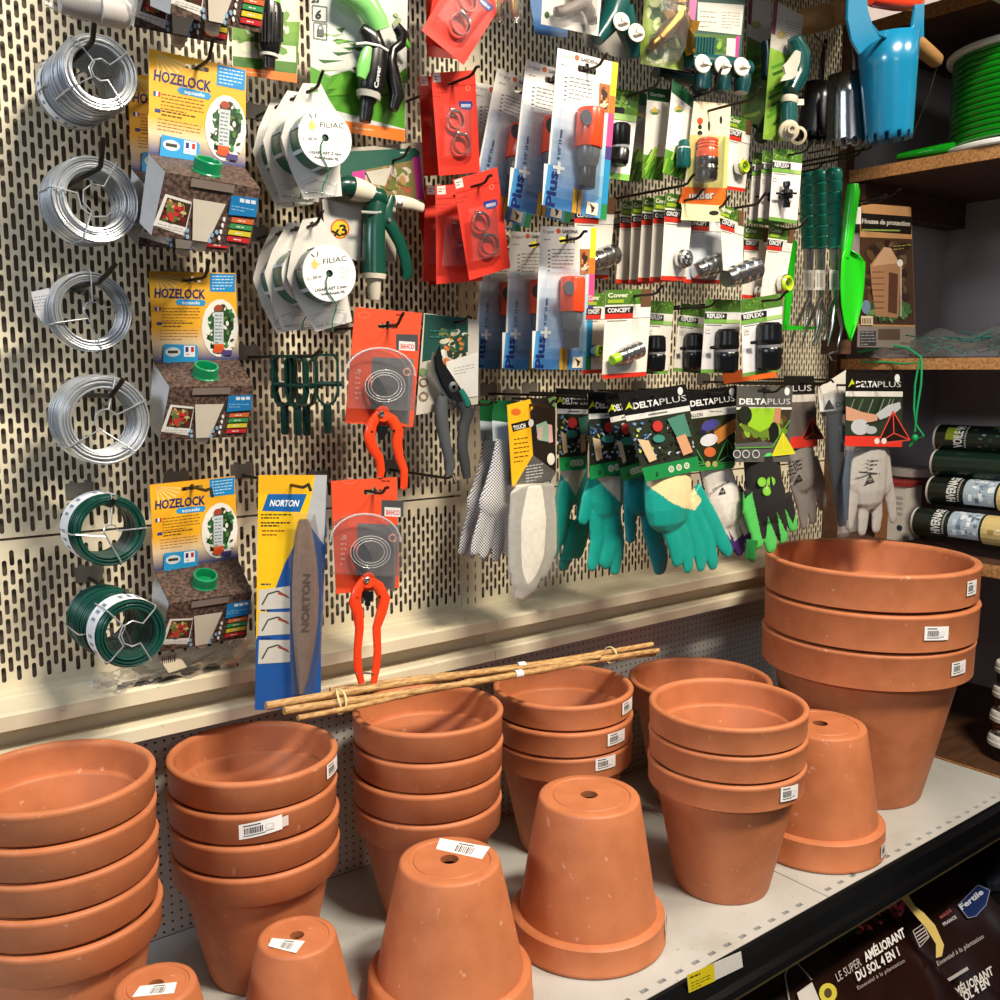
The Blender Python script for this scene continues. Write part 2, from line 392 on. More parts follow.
# timber bay at the right
bay = tag(bpy.data.objects.new('wall_right', None), kind='structure'); COL.objects.link(bay); bay['_org'] = (0, 0, 0)
MB().box((2.02, YW, -.4), (2.5, YW+.03, 1.9)).build('bay_back_board', ALC, bay)
MB().box((2.47, -.3, -.4), (2.5, YW, 1.9)).build('bay_side_board', ALC, bay)
for i, (z0, z1, x0) in enumerate(((1.515, 1.545, 2.0), (1.212, 1.24, 2.0), (.80, .826, 2.0), (.385, .412, 1.97), (-.03, -.002, 1.93))):
    s_ = MB().box((x0+.004, -.2, z0), (2.468, YW-.001, z1)).build('bay_shelf_board', WOOD, bay)
    MB().box((x0, -.2, z0+.001), (x0+.0035, YW-.021, z1-.001)).build('chipboard_edge', CHIP, bay)
MB().box((2.02, YW-.05, 1.15), (2.468, YW-.002, 1.211)).build('support_beam', WOOD, bay)
MB().box((-2.5, -1.6, -.95), (2.6, 1.4, -.9)).build('floor', mat('grey_shop_floor', '6b665f', .6, noise=.3), None)['kind'] = 'structure'
MB().box((-.1, YW-.01, -.9), (2.0, YW, -.02)).build('wall_lower', BACKM, None)['kind'] = 'structure'
MB().box((-.05, .40, -.47), (2.5, YW-.012, -.45)).build('trim_4', BLACKM, None)['kind'] = 'structure'
MB().box((1.94, .5, -.9), (2.5, YW, -.031)).build('bay_void_block', BLACKM, None)['kind'] = 'structure'  # black block standing in for the dark void below the bay
for a, b in ((-.05, .985), (.99, 2.0)): MB().box((a, .90, 1.60), (b, YW-.002, 1.625)).build('shade_top_shelf', BEIGE2, None)['kind'] = 'structure'  # unseen top shelf, added so the upper wall falls into shade
MB().box((.99, .925, 1.47), (2.0, .94, 1.60)).build('shade_header_board', BEIGE2, None)['kind'] = 'structure'  # unseen header board, added to keep light off the upper right wall
# ================================================================== TERRACOTTA POTS
TERRA = mat('terracotta', 'c2764d', .5, color2='b66c44', nscale=26, bump=.12, bscale=420, spec=.35)
speck(TERRA, 'e2b596', 75, .68, .74, .45); speck(TERRA, '8a5232', 160, .72, .78, .35)
MBASE = {}
def pot_mesh(D, Hh, k, rh):
    key = (round(D, 3), round(Hh, 3), round(k, 2), round(rh, 3))
    if key in MBASE: return MBASE[key]
    R = D/2; rb = R*k; t = .034*D+.0025; mb = MB(); lip = .0045
    ro = lambda z: rb+(R-.013*D/.22-rb)*z/(Hh-rh)      # outer body radius
    prof = [(.011*D/.2, 0), (rb*.70, 0), (rb*.715, .0014), (rb*.80, .0014), (rb*.815, 0), (rb-.005, 0), (rb-.0015, .001), (rb, .004)]
    prof += [(ro(z_), z_) for z_ in (.3*(Hh-rh), .7*(Hh-rh), Hh-rh-.001)]
    prof += [(R-.006*D/.22, Hh-rh), (R-.0022, Hh-rh+.003), (R-.0012, Hh-lip-.0045), (R-.0002, Hh-lip-.0025), (R+.0002, Hh-lip+.001), (R-.0012, Hh-.0012), (R-lip, Hh), (R-t+lip*.6, Hh-.0006), (R-t, Hh-lip), (R-t-.0003, Hh-lip-.004),
             (R-t-.0012, Hh-rh+.004), (R-t-.002, Hh-rh+.001), (R-t-.0055, Hh-rh+.0008), (R-t-.0075, Hh-rh), (R-t-.0085, Hh-rh-.003)]
    prof += [(ro(z_)-t-.003, z_) for z_ in (.6*(Hh-rh), .012)] + [(.013*D/.2, .010), (.011*D/.2, 0)]
    mb.lathe((0, 0, 0), (0, 0, 1), prof, 72)
    me = mb.build('terracotta_pot', TERRA, None, smooth=50); MBASE[key] = me.data; COL.objects.unlink(me); bpy.data.objects.remove(me)
    return MBASE[key]
def pot(x, y, z, D, Hh, label, k=.6, rh=None, up=True, group=None, rz=0):
    rh = rh or .22*Hh; o = bpy.data.objects.new('terracotta_pot', pot_mesh(D, Hh, k, rh)); COL.objects.link(o)
    o.location = (x, y, z if up else z+Hh); o.rotation_euler = (0 if up else PI, 0, rz); o['_org'] = (x, y, o.location.z)
    return tag(o, label, 'pot', group)
STICK = mat('white_sticker', None, .4, noise=.04)
def rim_sticker(p, px, py, R, z, w_, h_, torn=False, tl=0):
    """paper price sticker bent round the rim: centre given by the photo column px"""
    x, y = p.location.x, p.location.y
    # angle on the rim facing the camera whose column matches px
    best = min((abs(proj((x+R*math.cos(a), y+R*math.sin(a), z))[0]-px), a) for a in [math.radians(-180+i*.25) for i in range(720)] if (math.cos(a)*x+math.sin(a)*y) < 0)[1]
    mb = MB(); org = Vector(p.location); inv = p.rotation_euler.x != 0
    def q(u, v, l): a = best+u/R; return Vector((x+(R+l)*math.cos(a), y+(R+l)*math.sin(a), z+v+tl*u))
    def patch(u0, v0, u1, v1, l, c, n=6):
        vs = []; 
        for i in range(n+1):
            u = u0+(u1-u0)*i/n; vs += [q(u, v0, l), q(u, v1, l)]
        mb.add(vs, [(2*i, 2*i+2, 2*i+3, 2*i+1) for i in range(n)], c)
    patch(-w_/2, -h_/2, w_/2, h_/2, .0005, 'f2f0ee')
    if torn: patch(w_/2, -h_/2+.002, w_/2+.008, h_/2-.004, .0004, 'dccfc6', 2)
    rnd = random.Random(int(px)); u = -w_/2+w_*.12
    while u < w_*.05: ww = rnd.choice((.0008, .0012, .0016)); patch(u, -h_*.22, u+ww, h_*.2, .0007, '2a2a2a', 1); u += ww+.0009
    patch(-w_*.4, h_*.3, 0, h_*.38, .0007, '444444', 3); patch(-w_*.4, -h_*.36, w_*.1, -h_*.3, .0007, '444444', 3)
    for i in range(10):
        a = 2*PI*i/10; patch(w_*.2+.005*math.cos(a)-.0005, .003*math.sin(a)-.0004, w_*.2+.005*math.cos(a)+.0005, .003*math.sin(a)+.0004, .0007, '555555', 1)
    patch(w_*.1, -h_*.3, w_*.3, -h_*.24, .0007, '777777', 1)
    o = mb.build('price_sticker', STICK, None, normals=False); me = o.data
    # move into the pot's own frame
    mw = p.matrix_basis.inverted() @ Matrix.Translation(o.location); me.transform(mw); o.location = (0, 0, 0); o.parent = p
def proj(p):
    v = Vector(p)-CAMP; d = v.dot(FW); return 500+FPX*v.dot(RT)/d, 500-FPX*v.dot(UP)/d
def zat(x, y, py):
    lo, hi = -.3, 1.6
    for _ in range(40):
        m_ = (lo+hi)/2
        if proj((x, y, m_))[1] > py: lo = m_
        else: hi = m_
    return lo
ORD = ['topmost', 'second from the top', 'third from the top', 'fourth from the top', 'bottom']
def stack(x, y, D, ztop, n, sp, where, rh=None, k=.6, wob=0, seed=0):
    Hh = ztop-(n-1)*sp; rnd = random.Random(seed); out = []
    for i in range(n):
        z = ztop-Hh-i*sp
        w_ = 'bottom' if i == n-1 else ORD[i]
        j = wob if i else 0
        out.append(pot(x+rnd.uniform(-j, j), y+rnd.uniform(-j, j), z, D, Hh, f'{w_} terracotta pot of {where}', k, rh, rz=rnd.uniform(0, 6)))
        out[-1]['group'] = 'pots in '+where
    return out
S1 = stack(.2535, 1.135, .2125, .352, 5, .0392, 'the five-high stack at the left edge', rh=.0378, seed=1, wob=.0015)
S2 = stack(.503, 1.17, .219, .307, 4, .0412, 'the four-high stack with the long barcode sticker', rh=.0397, seed=2, wob=.0012)
S3 = stack(.765, 1.15, .220, .313, 4, .0440, 'the four-high stack under the bamboo canes', rh=.0425, seed=3, wob=.002)
S4 = stack(1.057, 1.182, .234, .281, 3, .0430, 'the three-high stack behind the tall upturned pot', rh=.0415, seed=4, wob=.0015)
S5 = stack(1.172, .93, .241, .295, 3, .0432, 'the small three-high stack near the shelf front', rh=.0420, seed=5, wob=.0012)
S6 = stack(1.669, 1.003, .383, .454, 3, .070, 'the very large stack at the right end', rh=.0665, seed=6, wob=.003)
pot(1.375, 1.158, 0, .262, .236, 'single wide terracotta pot against the perforated wall behind other stacks')
I5 = pot(1.400, .917, 0, .226, .211, 'upturned terracotta pot between the large stack and the small stack', k=.66, rh=.05, up=False)
I4 = pot(.905, .955, 0, .222, .209, 'tall upturned terracotta pot with plain top and drainage hole, in the middle', k=.64, rh=.042, up=False)
I3 = pot(.669, .96, 0, .214, .187, 'upturned terracotta pot with barcode sticker behind its drainage hole', k=.60, rh=.042, up=False)
I2 = pot(.479, 1.005, 0, .154, .134, 'small upturned terracotta pot with sticker in front of its drainage hole', k=.60, up=False)
I1 = pot(.308, .992, 0, .146, .149, 'smallest upturned terracotta pot at the bottom left corner', k=.58, up=False)
rim_sticker(S2[1], 261, 830, .1095, .307-.0405-.018, .052, .019, True, .12)
rim_sticker(S2[0], 333, 770, .1095, .307-.016, .038, .019)
rim_sticker(S4[0], 628, 713, .117, .281-.018, .040, .020)
rim_sticker(S4[1], 617, 746, .117, .281-.0425-.018, .042, .020)
rim_sticker(S4[2], 606, 772, .117, .281-.085-.013, .040, .020)
rim_sticker(S5[2], 790, 793, .1205, .295-.085-.02, .040, .022, False, -.1)
rim_sticker(S6[0], 972, 594, .1915, .454-.030, .036, .026)
rim_sticker(S6[1], 937, 640, .1915, .454-.07-.030, .048, .024, False, -.05)
rim_sticker(S6[2], 959, 677, .1915, .454-.14-.030, .042, .024)
rim_sticker(I5, 884, 850, .113, .022, .03, .022)
rim_sticker(I4, 667, 930, .111, .022, .03, .022)
def top_sticker(p, corners, z):
    f = Face(0, 0, 0, o=(0, 0, z), n=(0, 0, 1)); (a, b, c_, d) = corners
    f.poly(corners, 'f1efed')
    lerp = lambda p_, q_, t: (p_[0]+(q_[0]-p_[0])*t, p_[1]+(q_[1]-p_[1])*t)
    for i in range(10):
        t0 = .38+i*.038; t1 = t0+random.choice((.014, .024)); f.poly([lerp(lerp(a, b, t0), lerp(d, c_, t0), .3), lerp(lerp(a, b, t1), lerp(d, c_, t1), .3), lerp(lerp(a, b, t1), lerp(d, c_, t1), .85), lerp(lerp(a, b, t0), lerp(d, c_, t0), .85)], '2a2a2a')
    f.poly([lerp(lerp(a, b, .4), lerp(d, c_, .4), .12), lerp(lerp(a, b, .7), lerp(d, c_, .7), .12), lerp(lerp(a, b, .7), lerp(d, c_, .7), .2), lerp(lerp(a, b, .4), lerp(d, c_, .4), .2)], '555555')
    o = f.mb.build('price_sticker', STICK, None, normals=False); mw = p.matrix_basis.inverted() @ Matrix.Translation(o.location); o.data.transform(mw); o.location = (0, 0, 0); o.parent = p
top_sticker(I3, ((440, 838), (490, 847), (482, 859), (436, 849)), .1872)
top_sticker(I2, ((272, 938), (305, 941), (296, 953), (268, 946)), .1342)
top_sticker(I1, ((140, 986), (177, 982), (174, 993), (132, 997)), .1492)
# ================================================================== HANGING GOODS: helpers
def pxs(p, r): return (Vector(p)-CAMP).dot(FW)/FPX*r
def ftube(mb, f, pts, rs, lift=0, n=10, flat=.6, c=None, lifts=None, closed=False):
    """tube through photo pixels on face f; radii in pixels; flattened along the face normal"""
    W = [f.at(x, y, (lifts[i] if lifts else lift)) for i, (x, y) in enumerate(pts)]; m = len(W)
    rs = rs if isinstance(rs, (list, tuple)) else [rs]*m; vs = []
    for i, p in enumerate(W):
        t = ((W[(i+1) % m]-W[i-1]) if closed else (W[min(i+1, m-1)]-W[max(i-1, 0)])).normalized()
        u = t.cross(f.n).normalized(); nn = u.cross(t); r = pxs(p, rs[i])
        for k in range(n): a = 2*PI*k/n; vs.append(p+(u*math.cos(a)+nn*math.sin(a)*flat)*r)
    fs = [(i*n+k, i*n+(k+1) % n, ((i+1) % m)*n+(k+1) % n, ((i+1) % m)*n+k) for i in range(m if closed else m-1) for k in range(n)]
    if not closed: fs += [tuple(range(n))[::-1], tuple((m-1)*n+k for k in range(n))]
    return mb.add(vs, fs, c)
def fprism(mb, f, pts, lift, t, c=None, holes=()):
    """pixel outline standing t proud of lift"""
    return mb.prism([f.at(x, y, lift+t) for x, y in pts], -f.n*t, c, holes=[[f.at(x, y, lift+t) for x, y in h] for h in holes])
def flathe(mb, f, cx, cy, prof, lift=0, n=24, c=None, ax=None, **k):
    """lathe on the face normal (or axis ax); prof radii in px, heights in metres"""
    p = f.at(cx, cy, lift); return mb.lathe(p, ax or f.n, [(pxs(p, r), h) for r, h in prof], n, c, **k)
def alathe(mb, f, a, b, prof, lift, n=20, c=None, cap0=True, cap1=True):
    """lathe along the line of pixels a-b; prof = [(t 0..1, radius px)]"""
    A, B = f.at(*a, lift), f.at(*b, lift); L = (B-A).length
    return mb.lathe(A, B-A, [(pxs(A, r), t*L) for t, r in prof], n, c, cap0, cap1)
def ellp(cx, cy, rx, ry, n=14, rot=0): return [(cx+rx*math.cos(2*PI*i/n)*math.cos(rot)-ry*math.sin(2*PI*i/n)*math.sin(rot), cy+rx*math.cos(2*PI*i/n)*math.sin(rot)+ry*math.sin(2*PI*i/n)*math.cos(rot)) for i in range(n)]
def euro(cx, cy, w_=12, h=4, sl=0):
    """euro-slot outline"""
    p = [(-w_/2, 0), (-w_/2+1, -h/2), (-2.2, -h/2), (-1.5, -h), (1.5, -h), (2.2, -h/2), (w_/2-1, -h/2), (w_/2, 0), (w_/2-1, h/2), (-w_/2+1, h/2)]
    return [(cx+x, cy+y+sl*x) for x, y in p]
HOOKN = 0
def hook(px, py, Yi, what, ext=.03, rise=.012, plate=True, side=0, r=.0021):
    """peg hook: plate on the slotted wall, prong through (px, py) at depth Yi, tip bent up in front"""
    p = P(px, py, Yi); base = Vector((p.x, YW, p.z)); t = thing('peg_hook', base, f'dark metal peg hook {what}', 'hook', 'peg hooks in the slotted wall')
    y1 = Yi-ext
    MB().tube([(p.x, YW-.001, p.z), (p.x, y1+.012, p.z), (p.x, y1+.004, p.z+.002), (p.x+side, y1-.004, p.z+.006+rise*.3), (p.x+side*1.6, y1-.010, p.z+rise)], r, 8).build('prong', DARKM, t, smooth=True)
    if plate:
        b = MB(); b.box((p.x-.017, YW-.0022, p.z-.004), (p.x+.017, YW-.0004, p.z+.016)); b.box((p.x-.012, YW-.0022, p.z+.016), (p.x-.006, YW+.003, p.z+.019)); b.box((p.x+.006, YW-.0022, p.z+.016), (p.x+.012, YW+.003, p.z+.019))
        b.build('back_plate', mat('grey_plate', '8b877c', .45, .6, noise=.2), t)
    return t
def kids(o): return [c for c in COL.objects if c.parent == o]
def dup(root, ref, to, label, rot=(0, 0, 0), group=None, sc=1):
    """copy of a thing with copies of its parts; (px, py, Y) of one of its points goes to (px, py, Y)"""
    A, B = P(*ref), P(*to); c = root.copy(); COL.objects.link(c); q = Matrix.Rotation(math.radians(rot[2]), 3, 'Z') @ Matrix.Rotation(math.radians(rot[0]), 3, 'X') @ Matrix.Rotation(math.radians(rot[1]), 3, 'Y')
    R = Vector(root['_org']); c.location = B+q @ ((R-A)*sc); c.rotation_euler = q.to_euler(); c.scale = (sc, sc, sc)
    c['label'] = label; c['_org'] = tuple(c.location)
    if group: c['group'] = group
    for ch in kids(root):
        d = ch.copy(); COL.objects.link(d); d.parent = c
        for g in kids(ch):
            e = g.copy(); COL.objects.link(e); e.parent = d
    return c
ROOTS = {}
def card(name, label, cat, group, quad, Y, color='ffffff', slot=None, yaw=0, tilt=0, holes=(), t=.0006, draw=None, extra=None):
    f = Face(quad[0][0], quad[0][1], Y, yaw, tilt)
    c = slot or ((quad[0][0]+quad[1][0])/2, quad[0][1])
    root = thing(name, f.at(c[0], c[1]), label, cat, group)
    hs = ([euro(*slot)] if slot else [])+list(holes)
    f.board(quad, t, hs, color).build('card', CARDB, root)
    if draw: draw(f); f.done(root)
    if extra: extra(root, f)
    return root, f
def blister(root, f, x0, y0, x1, y1, d, r=3, sk=0):
    """clear domed pack front: low box with sloping walls"""
    m = MB(); a = [(x0+sk*0, y0), (x1, y0), (x1+sk*(y1-y0), y1), (x0+sk*(y1-y0), y1)]
    b = [(a[0][0]+r, a[0][1]+r), (a[1][0]-r, a[1][1]+r), (a[2][0]-r, a[2][1]-r), (a[3][0]+r, a[3][1]-r)]
    v = [f.at(*p, .0012) for p in a]+[f.at(*p, d) for p in b]
    m.add(v, [(4, 5, 6, 7), (0, 1, 5, 4), (1, 2, 6, 5), (2, 3, 7, 6), (3, 0, 4, 7)]); return m.build('blister', BLISTER, root)
# ------------------------------------------------------------------ wire coils down the left side
WIRE = mat('galvanised_wire', 'd2d6da', .3, .65, noise=.2, nscale=90)
GWIRE = mat('green_coated_wire', '134a3f', .3, noise=.3, nscale=60, coat=.4)
LABW = mat('white_paper_band', None, .5)
def coil(cx, cy, rpx, hole, Yf, depth, label, m, group, ties=((20, 200), (110, 290)), loop=.28, seed=0, paper=None, tie_m=None):
    rnd = random.Random(seed); c = P(cx, cy, Yf); R = pxs(c, rpx); rh = pxs(c, hole)
    root = thing('wire_coil', (c.x, Yf+depth/2, c.z-R), label, 'wire coil', group)
    w_ = .0011; n = max(3, int(depth/.0026)); core = MB()
    core.lathe((c.x, Yf+.002, c.z), (0, 1, 0), [(R-.002, 0), (R-.002, depth-.004), (rh+.002, depth-.004), (rh+.002, 0), (R-.002, 0)], 40)
    mb = core
    def loop_(r, y, dx, dz, sq=1.0): 
        mb.tube([(c.x+dx+r*math.cos(2*PI*i/36), y, c.z+dz+r*math.sin(2*PI*i/36)*sq) for i in range(36)], w_, 5, closed=True)
    for i in range(n):
        y = Yf+.001+depth*i/n; loop_(R-.001+rnd.uniform(-.0012, .0012), y, rnd.uniform(-.0008, .0008), rnd.uniform(-.0008, .0008))
        if i % 2 == 0: loop_(rh+.001, y, rnd.uniform(-.0006, .0006), 0)
    k = max(2, int((R-rh)/.0026))
    for i in range(k): loop_(rh+.0015+(R-rh-.003)*i/(k-1), Yf+rnd.uniform(-.0015, .001), rnd.uniform(-.001, .001), rnd.uniform(-.001, .001))
    mb.build('wound_wire', m, root, smooth=True)
    if paper:
        p = MB(); p.lathe((c.x, Yf+depth*paper[0], c.z), (0, 1, 0), [(R+.0012, 0), (R+.0016, depth*(paper[1]-paper[0]))], 40, 'e9edf2')
        for i in range(26):
            a = 2*PI*i/26; q = Vector((c.x+(R+.0018)*math.cos(a), Yf+depth*(paper[0]+.3*(paper[1]-paper[0])), c.z+(R+.0018)*math.sin(a)))
            if i % 4: p.obox(q+Vector((0, depth*(paper[1]-paper[0])*.2, 0)), Vector((-math.sin(a), 0, math.cos(a)))*.0018, (0, depth*(paper[1]-paper[0])*.18, 0), Vector((math.cos(a), 0, math.sin(a)))*.0002, '7d8aa0')
        p.build('paper_band', LABW, root)
    for (a0, a1) in ties:
        pts = []; rr = R*loop*rnd.uniform(.8, 1.1)
        A, B = math.radians(a0), math.radians(a1); y = Yf-.0035
        for a in (A,):
            e = Vector((math.cos(a), 0, math.sin(a)))
            pts += [Vector((c.x, Yf+depth+.001, c.z))+e*(R+.0015), Vector((c.x, Yf+.002, c.z))+e*(R+.0022), Vector((c.x, y, c.z))+e*(R-.002)]
        m1 = (A+B)/2
        for tt in (0, .25, .5, .75, 1): 
            an = A+(m1-A)*.0+tt*PI*1.0; pts.append(Vector((c.x+rr*math.cos(an+PI*.0+(B-A-PI)*.5*tt), y-.001, c.z+rr*math.sin(an+(B-A-PI)*.5*tt))))
        e = Vector((math.cos(B), 0, math.sin(B)))
        pts += [Vector((c.x, y, c.z))+e*(R-.002), Vector((c.x, Yf+.002, c.z))+e*(R+.0022), Vector((c.x, Yf+depth+.001, c.z))+e*(R+.0015)]
        MB().tube(pts, .00095, 6).build('tie_wire', tie_m or WIRE, root, smooth=True)
    return root
G_ = 'wire coils down the left of the wall'
hook(88, 46, 1.16, 'through the topmost pair of silver wire coils', .022, .03, r=.003)
coil(100, 72, 37, 26, 1.165, .052, 'front silver wire coil of the topmost pair, crossed tie wires', WIRE, G_, ((40, 215), (130, 305)), .3, 1)
coil(86, 83, 36, 26, 1.222, .055, 'rear silver wire coil of the topmost pair, with a paper tag, close to the wall', WIRE, G_, ((20, 190),), .3, 2, paper=(.5, .8))
hook(96, 170, 1.20, 'through the second silver wire coil from the top', .022, .03, r=.003)
coil(96, 199, 42, 28, 1.205, .055, 'thick silver wire coil with a round wire loop in its hole, second hook down', WIRE, G_, ((60, 250), (170, 330)), .42, 3)
hook(95, 283, 1.22, 'through the thin silver wire coil', .03, .02, r=.003, side=.008)
coil(92, 311, 39, 29, 1.225, .030, 'thin silver wire coil with a hanging tag at its left, third hook down', WIRE, G_, ((90, 200), (15, 280)), .25, 4)
hook(105, 396, 1.20, 'through the wide silver wire coil', .03, .02, r=.003, side=.006)
coil(105, 420, 44, 32, 1.205, .045, 'wide silver wire coil just above the two green ones', WIRE, G_, ((75, 215), (25, 310)), .28, 5)
hook(108, 505, 1.20, 'through the upper green wire coil', .02, .012, r=.0025)
coil(110, 531, 35, 27, 1.20, .055, 'green coated wire coil with a white paper band at its back, upper of the green', GWIRE, G_, ((85, 180), (0, 285)), .2, 6, paper=(.35, .95))
hook(120, 596, 1.19, 'through the lower green wire coil', .02, .012, r=.0025)
coil(132, 634, 34, 25, 1.13, .045, 'lowest green coated wire coil, front of two, with a wide white paper band', GWIRE, G_, ((45, 225), (130, 300)), .42, 7, paper=(.1, .8))
coil(116, 626, 34, 25, 1.19, .065, 'dark green wire coil behind the lowest one, against the wall', GWIRE, G_, ((185, 300),), .3, 8)
tg = Face(30, 290, 1.245); rt_ = thing('hang_tag', tg.at(45, 290), 'grey paper tag tucked behind the thin silver coil', 'tag')
tg.board([(31, 292), (49, 288), (52, 318), (45, 326), (36, 314)], color='c9c9cf').build('paper', CARDB, rt_); tg.lines(34, 297, 13, 3.2, 5, '8a8a95', .9, -.15); tg.done(rt_)
# clear pack at the very top
tg = Face(60, 10, 1.10); rt_ = thing('wire_pack', tg.at(95, -20), 'clear film pack with grey wire roll cut by the top edge, above the topmost coil', 'pack')
m = MB(); alathe(m, tg, (60, 2), (128, 14), [(0, 9), (.2, 12), (.55, 13), (.56, 16), (.9, 16), (1, 12)], .02, c='b9b4b0'); m.build('roll', MATTE, rt_, smooth=True)
m = MB(); ftube(m, tg, [(46, -4), (70, 0), (100, 5), (128, 9), (134, 12)], [10, 18, 18, 20, 14], .02, 10, .8); m.build('film', BAGP, rt_, smooth=True)
tg.mb = MB(); 
# ------------------------------------------------------------------ watering cone boxes
def f3(a, b, c):
    n = (b-a).cross(c-a).normalized(); f = Face(0, 0, 0, o=a, n=n)
    if n.dot(CAMP-a) < 0: f.n = -f.n
    return f
SOIL = mat('soil_print', '2c1d17', .55, color2='6b5348', nscale=230)
def cone_box():
    Yc = 1.262; f = Face(150, 271, Yc); root = thing('watering_cone_box', f.at(190, 438), 'x', 'box')
    f.board([(149, 271), (235.5, 273), (239, 359), (153.5, 362)], .0008, [euro(192, 280, 22, 4)], 'f8b51e').build('header_card', CARDB, root)
    f.grad([(149.2, 287), (209, 288), (239, 359), (153.5, 362)], 'f8b51e', 'f6a91c', 1) if 0 else None
    f.grad([(151, 328), (237.6, 327), (238.3, 342), (152, 343)], 'f8b51e', 'ecd2a8', 10); f.grad([(152, 343), (238.3, 342), (239, 359), (153.5, 362)], 'ecd2a8', '35427f', 10)
    for i in range(7): a = -.2+i*.26; f.poly([(155, 273), (155+26*math.cos(a), 273+16*math.sin(abs(a))+4), (155+26*math.cos(a+.1), 273+16*math.sin(abs(a+.1))+5)], 'fcd77a')
    f.rect(210, 273.5, 235.2, 291.5, '1f92d6', .02); f.lines(212, 276, 21, 3.1, 5, 'd8f0ff', .9)
    f.text('HOZELOCK', 154.5, 297.4, 205.5, 298.6, 9.4, '1c2467')
    f.poly([(178, 299), (204, 300), (206, 302.5), (204, 306), (178, 305), (175.5, 302)], '2a9bd8'); f.text('aquasolo', 182, 304, 200, 304.4, 3.6, 'e8f6ff')
    f.rect(155, 307, 157, 311, '26348b'); f.rect(157, 307, 159, 311, 'ffffff'); f.rect(159, 307, 161, 311, 'd22b2b')
    f.lines(162, 308, 38, 3.1, 5, '9b6a20', .8); f.rect(157, 322, 162, 325, '34408a'); f.lines(163, 322.5, 30, 3.2, 2, '5b4520', 1); f.lines(160, 330, 38, 3, 4, 'b37a28', .6)
    f.ell(220, 328, 18.4, 29, 'f4f0e6'); 
    f.blobs(204, 302, 237, 352, ['1f4d28', '16301a', '2c6332', '1a2418', '2a3a28'], 34, 9.5, 3, leaf=1.7); f.blobs(205, 304, 236, 350, ['3f8a45', 'e7ead8', 'f2f0e6', '5a7a3a', '244a2a'], 34, 3.6, 4)
    f.rect(214, 312, 223.5, 345, 'c9cfd2'); f.lines(215, 315, 7, 3.4, 9, '6f7c84', 1.2); f.ell(218.5, 308, 4.2, 3.4, 'a8482c'); f.rect(214, 344, 224, 350, 'e0602c'); f.ell(219, 350, 6, 3, 'd8521f'); f.rect(222, 350, 232, 355, '4b3f7d')
    f.poly([(164, 344), (196, 345), (198, 347), (197.5, 362), (163, 363)], '2aa0dc')
    f.ell(173, 352, 7.5, 4.7, 'dfe6ea'); f.rect(168, 350.5, 178, 353.4, '3a3a36'); f.rect(184, 345.6, 195, 356.8, 'ffffff')
    f.rect(185.5, 347, 188.5, 352, '26348b'); f.rect(191, 347, 194, 352, 'd22b2b'); f.lines(186, 354, 8, 2, 1, '999999')
    f.done(root)
    # the box body
    yf = Yc-.062
    a = P(153.5, 362, Yc); b = P(238, 359, Yc); c = P(254, 386, yf); d = P(170, 387, yf)
    e = P(160.5, 440, yf+.020); g = P(246.5, 436.5, yf+.020); h = P(153, 424, Yc-.002); i_ = Vector((g.x, Yc-.002, h.z)); h.x = min(h.x, e.x)
    m = MB(); m.add([a, b, c, d, e, g, i_, h], [(0, 3, 2, 1), (3, 4, 5, 2), (0, 7, 4, 3), (1, 2, 5, 6), (7, 6, 5, 4), (0, 1, 6, 7)])
    m.build('carton', SOIL, root)
    sf = f3(a+Vector((-.0004, 0, 0)), d+Vector((-.0004, 0, 0)), e+Vector((-.0004, 0, 0))); m = MB().color('d9d8d8')
    m.add([sf.o, d+Vector((-.0006, 0, 0)), e+Vector((-.0006, 0, 0)), h+Vector((-.0006, 0, 0))], [(0, 1, 2, 3)]); m.build('white_side', PRINT, root)
    q = f3(d, c, e)
    q.poly([(170.5, 404.5), (194.5, 407), (189, 435.5), (161, 431.5)], 'ece9e4')
    q.poly([(172.5, 407), (193.5, 409), (189.5, 428.5), (166, 426.5)], '4a2f22'); q.blobs(170, 407, 192, 428, ['b02a2c', 'd03a38', '7c1f22', 'cdbf7a', '5f7a3a', '8c8a50'], 60, 4.5, 5, 0, -.15); q.lines(165, 429.5, 22, 2.4, 2, 'a5a09a', .7, .05)
    q.poly([(228.5, 396), (252, 394.5), (251, 410), (226.5, 412)], '1f7fc0'); q.rect(236, 397, 240, 400, 'e8f2fa'); q.rect(241, 397, 245, 400, 'e8f2fa'); q.rect(246, 396.7, 250, 399.7, 'e8f2fa'); q.lines(229, 404, 20, 2.6, 2, '9fcdf0', .7)
    for k, (cc, ym) in enumerate((('e0703a', 413.5), ('3f9a5c', 418.6), ('e2cf3a', 424), ('cf3034', 429.3))):
        q.poly([(230-k*1.1, ym), (249-k*.9, ym-.8), (248.6-k*.9, ym+3.2), (229-k*1.1, ym+4)], cc); q.lines(235-k, ym+1.4, 11, 2, 1, 'f5eee0', .9, -.04); q.ell(223-k*1.2, ym+3, 1.2, 2, 'f5f5f5')
    q.poly([(193, 388), (231, 387.5), (230, 394), (192, 395)], '84766e')
    q.poly([(195, 404.5), (224, 404), (209.5, 437.5), (196, 438)], 'd9d0bf')
    for bx, by in ((191, 431), (191.5, 436), (213, 431), (211, 436), (217, 428)): q.ell(bx, by, 1.6, 2, '8fb7d6')
    q.poly([(190, 428), (195.5, 425), (196, 437.5), (189, 437)], '1c2f48') if 0 else None
    q.done(root, 'front_print')
    # white plastic cone tip below, green cap on top
    dn = (e-d).normalized(); tp = P(203, 432, yf+.034); m = MB(); m.lathe(tp+dn*.016, -dn, [(.0005, 0), (.005, .001), (.008, .004), (.0085, .012), (.010, .02)], 20, 'e4dccb', cap0=True); m.build('cone_tip', MATTE, root, smooth=True)
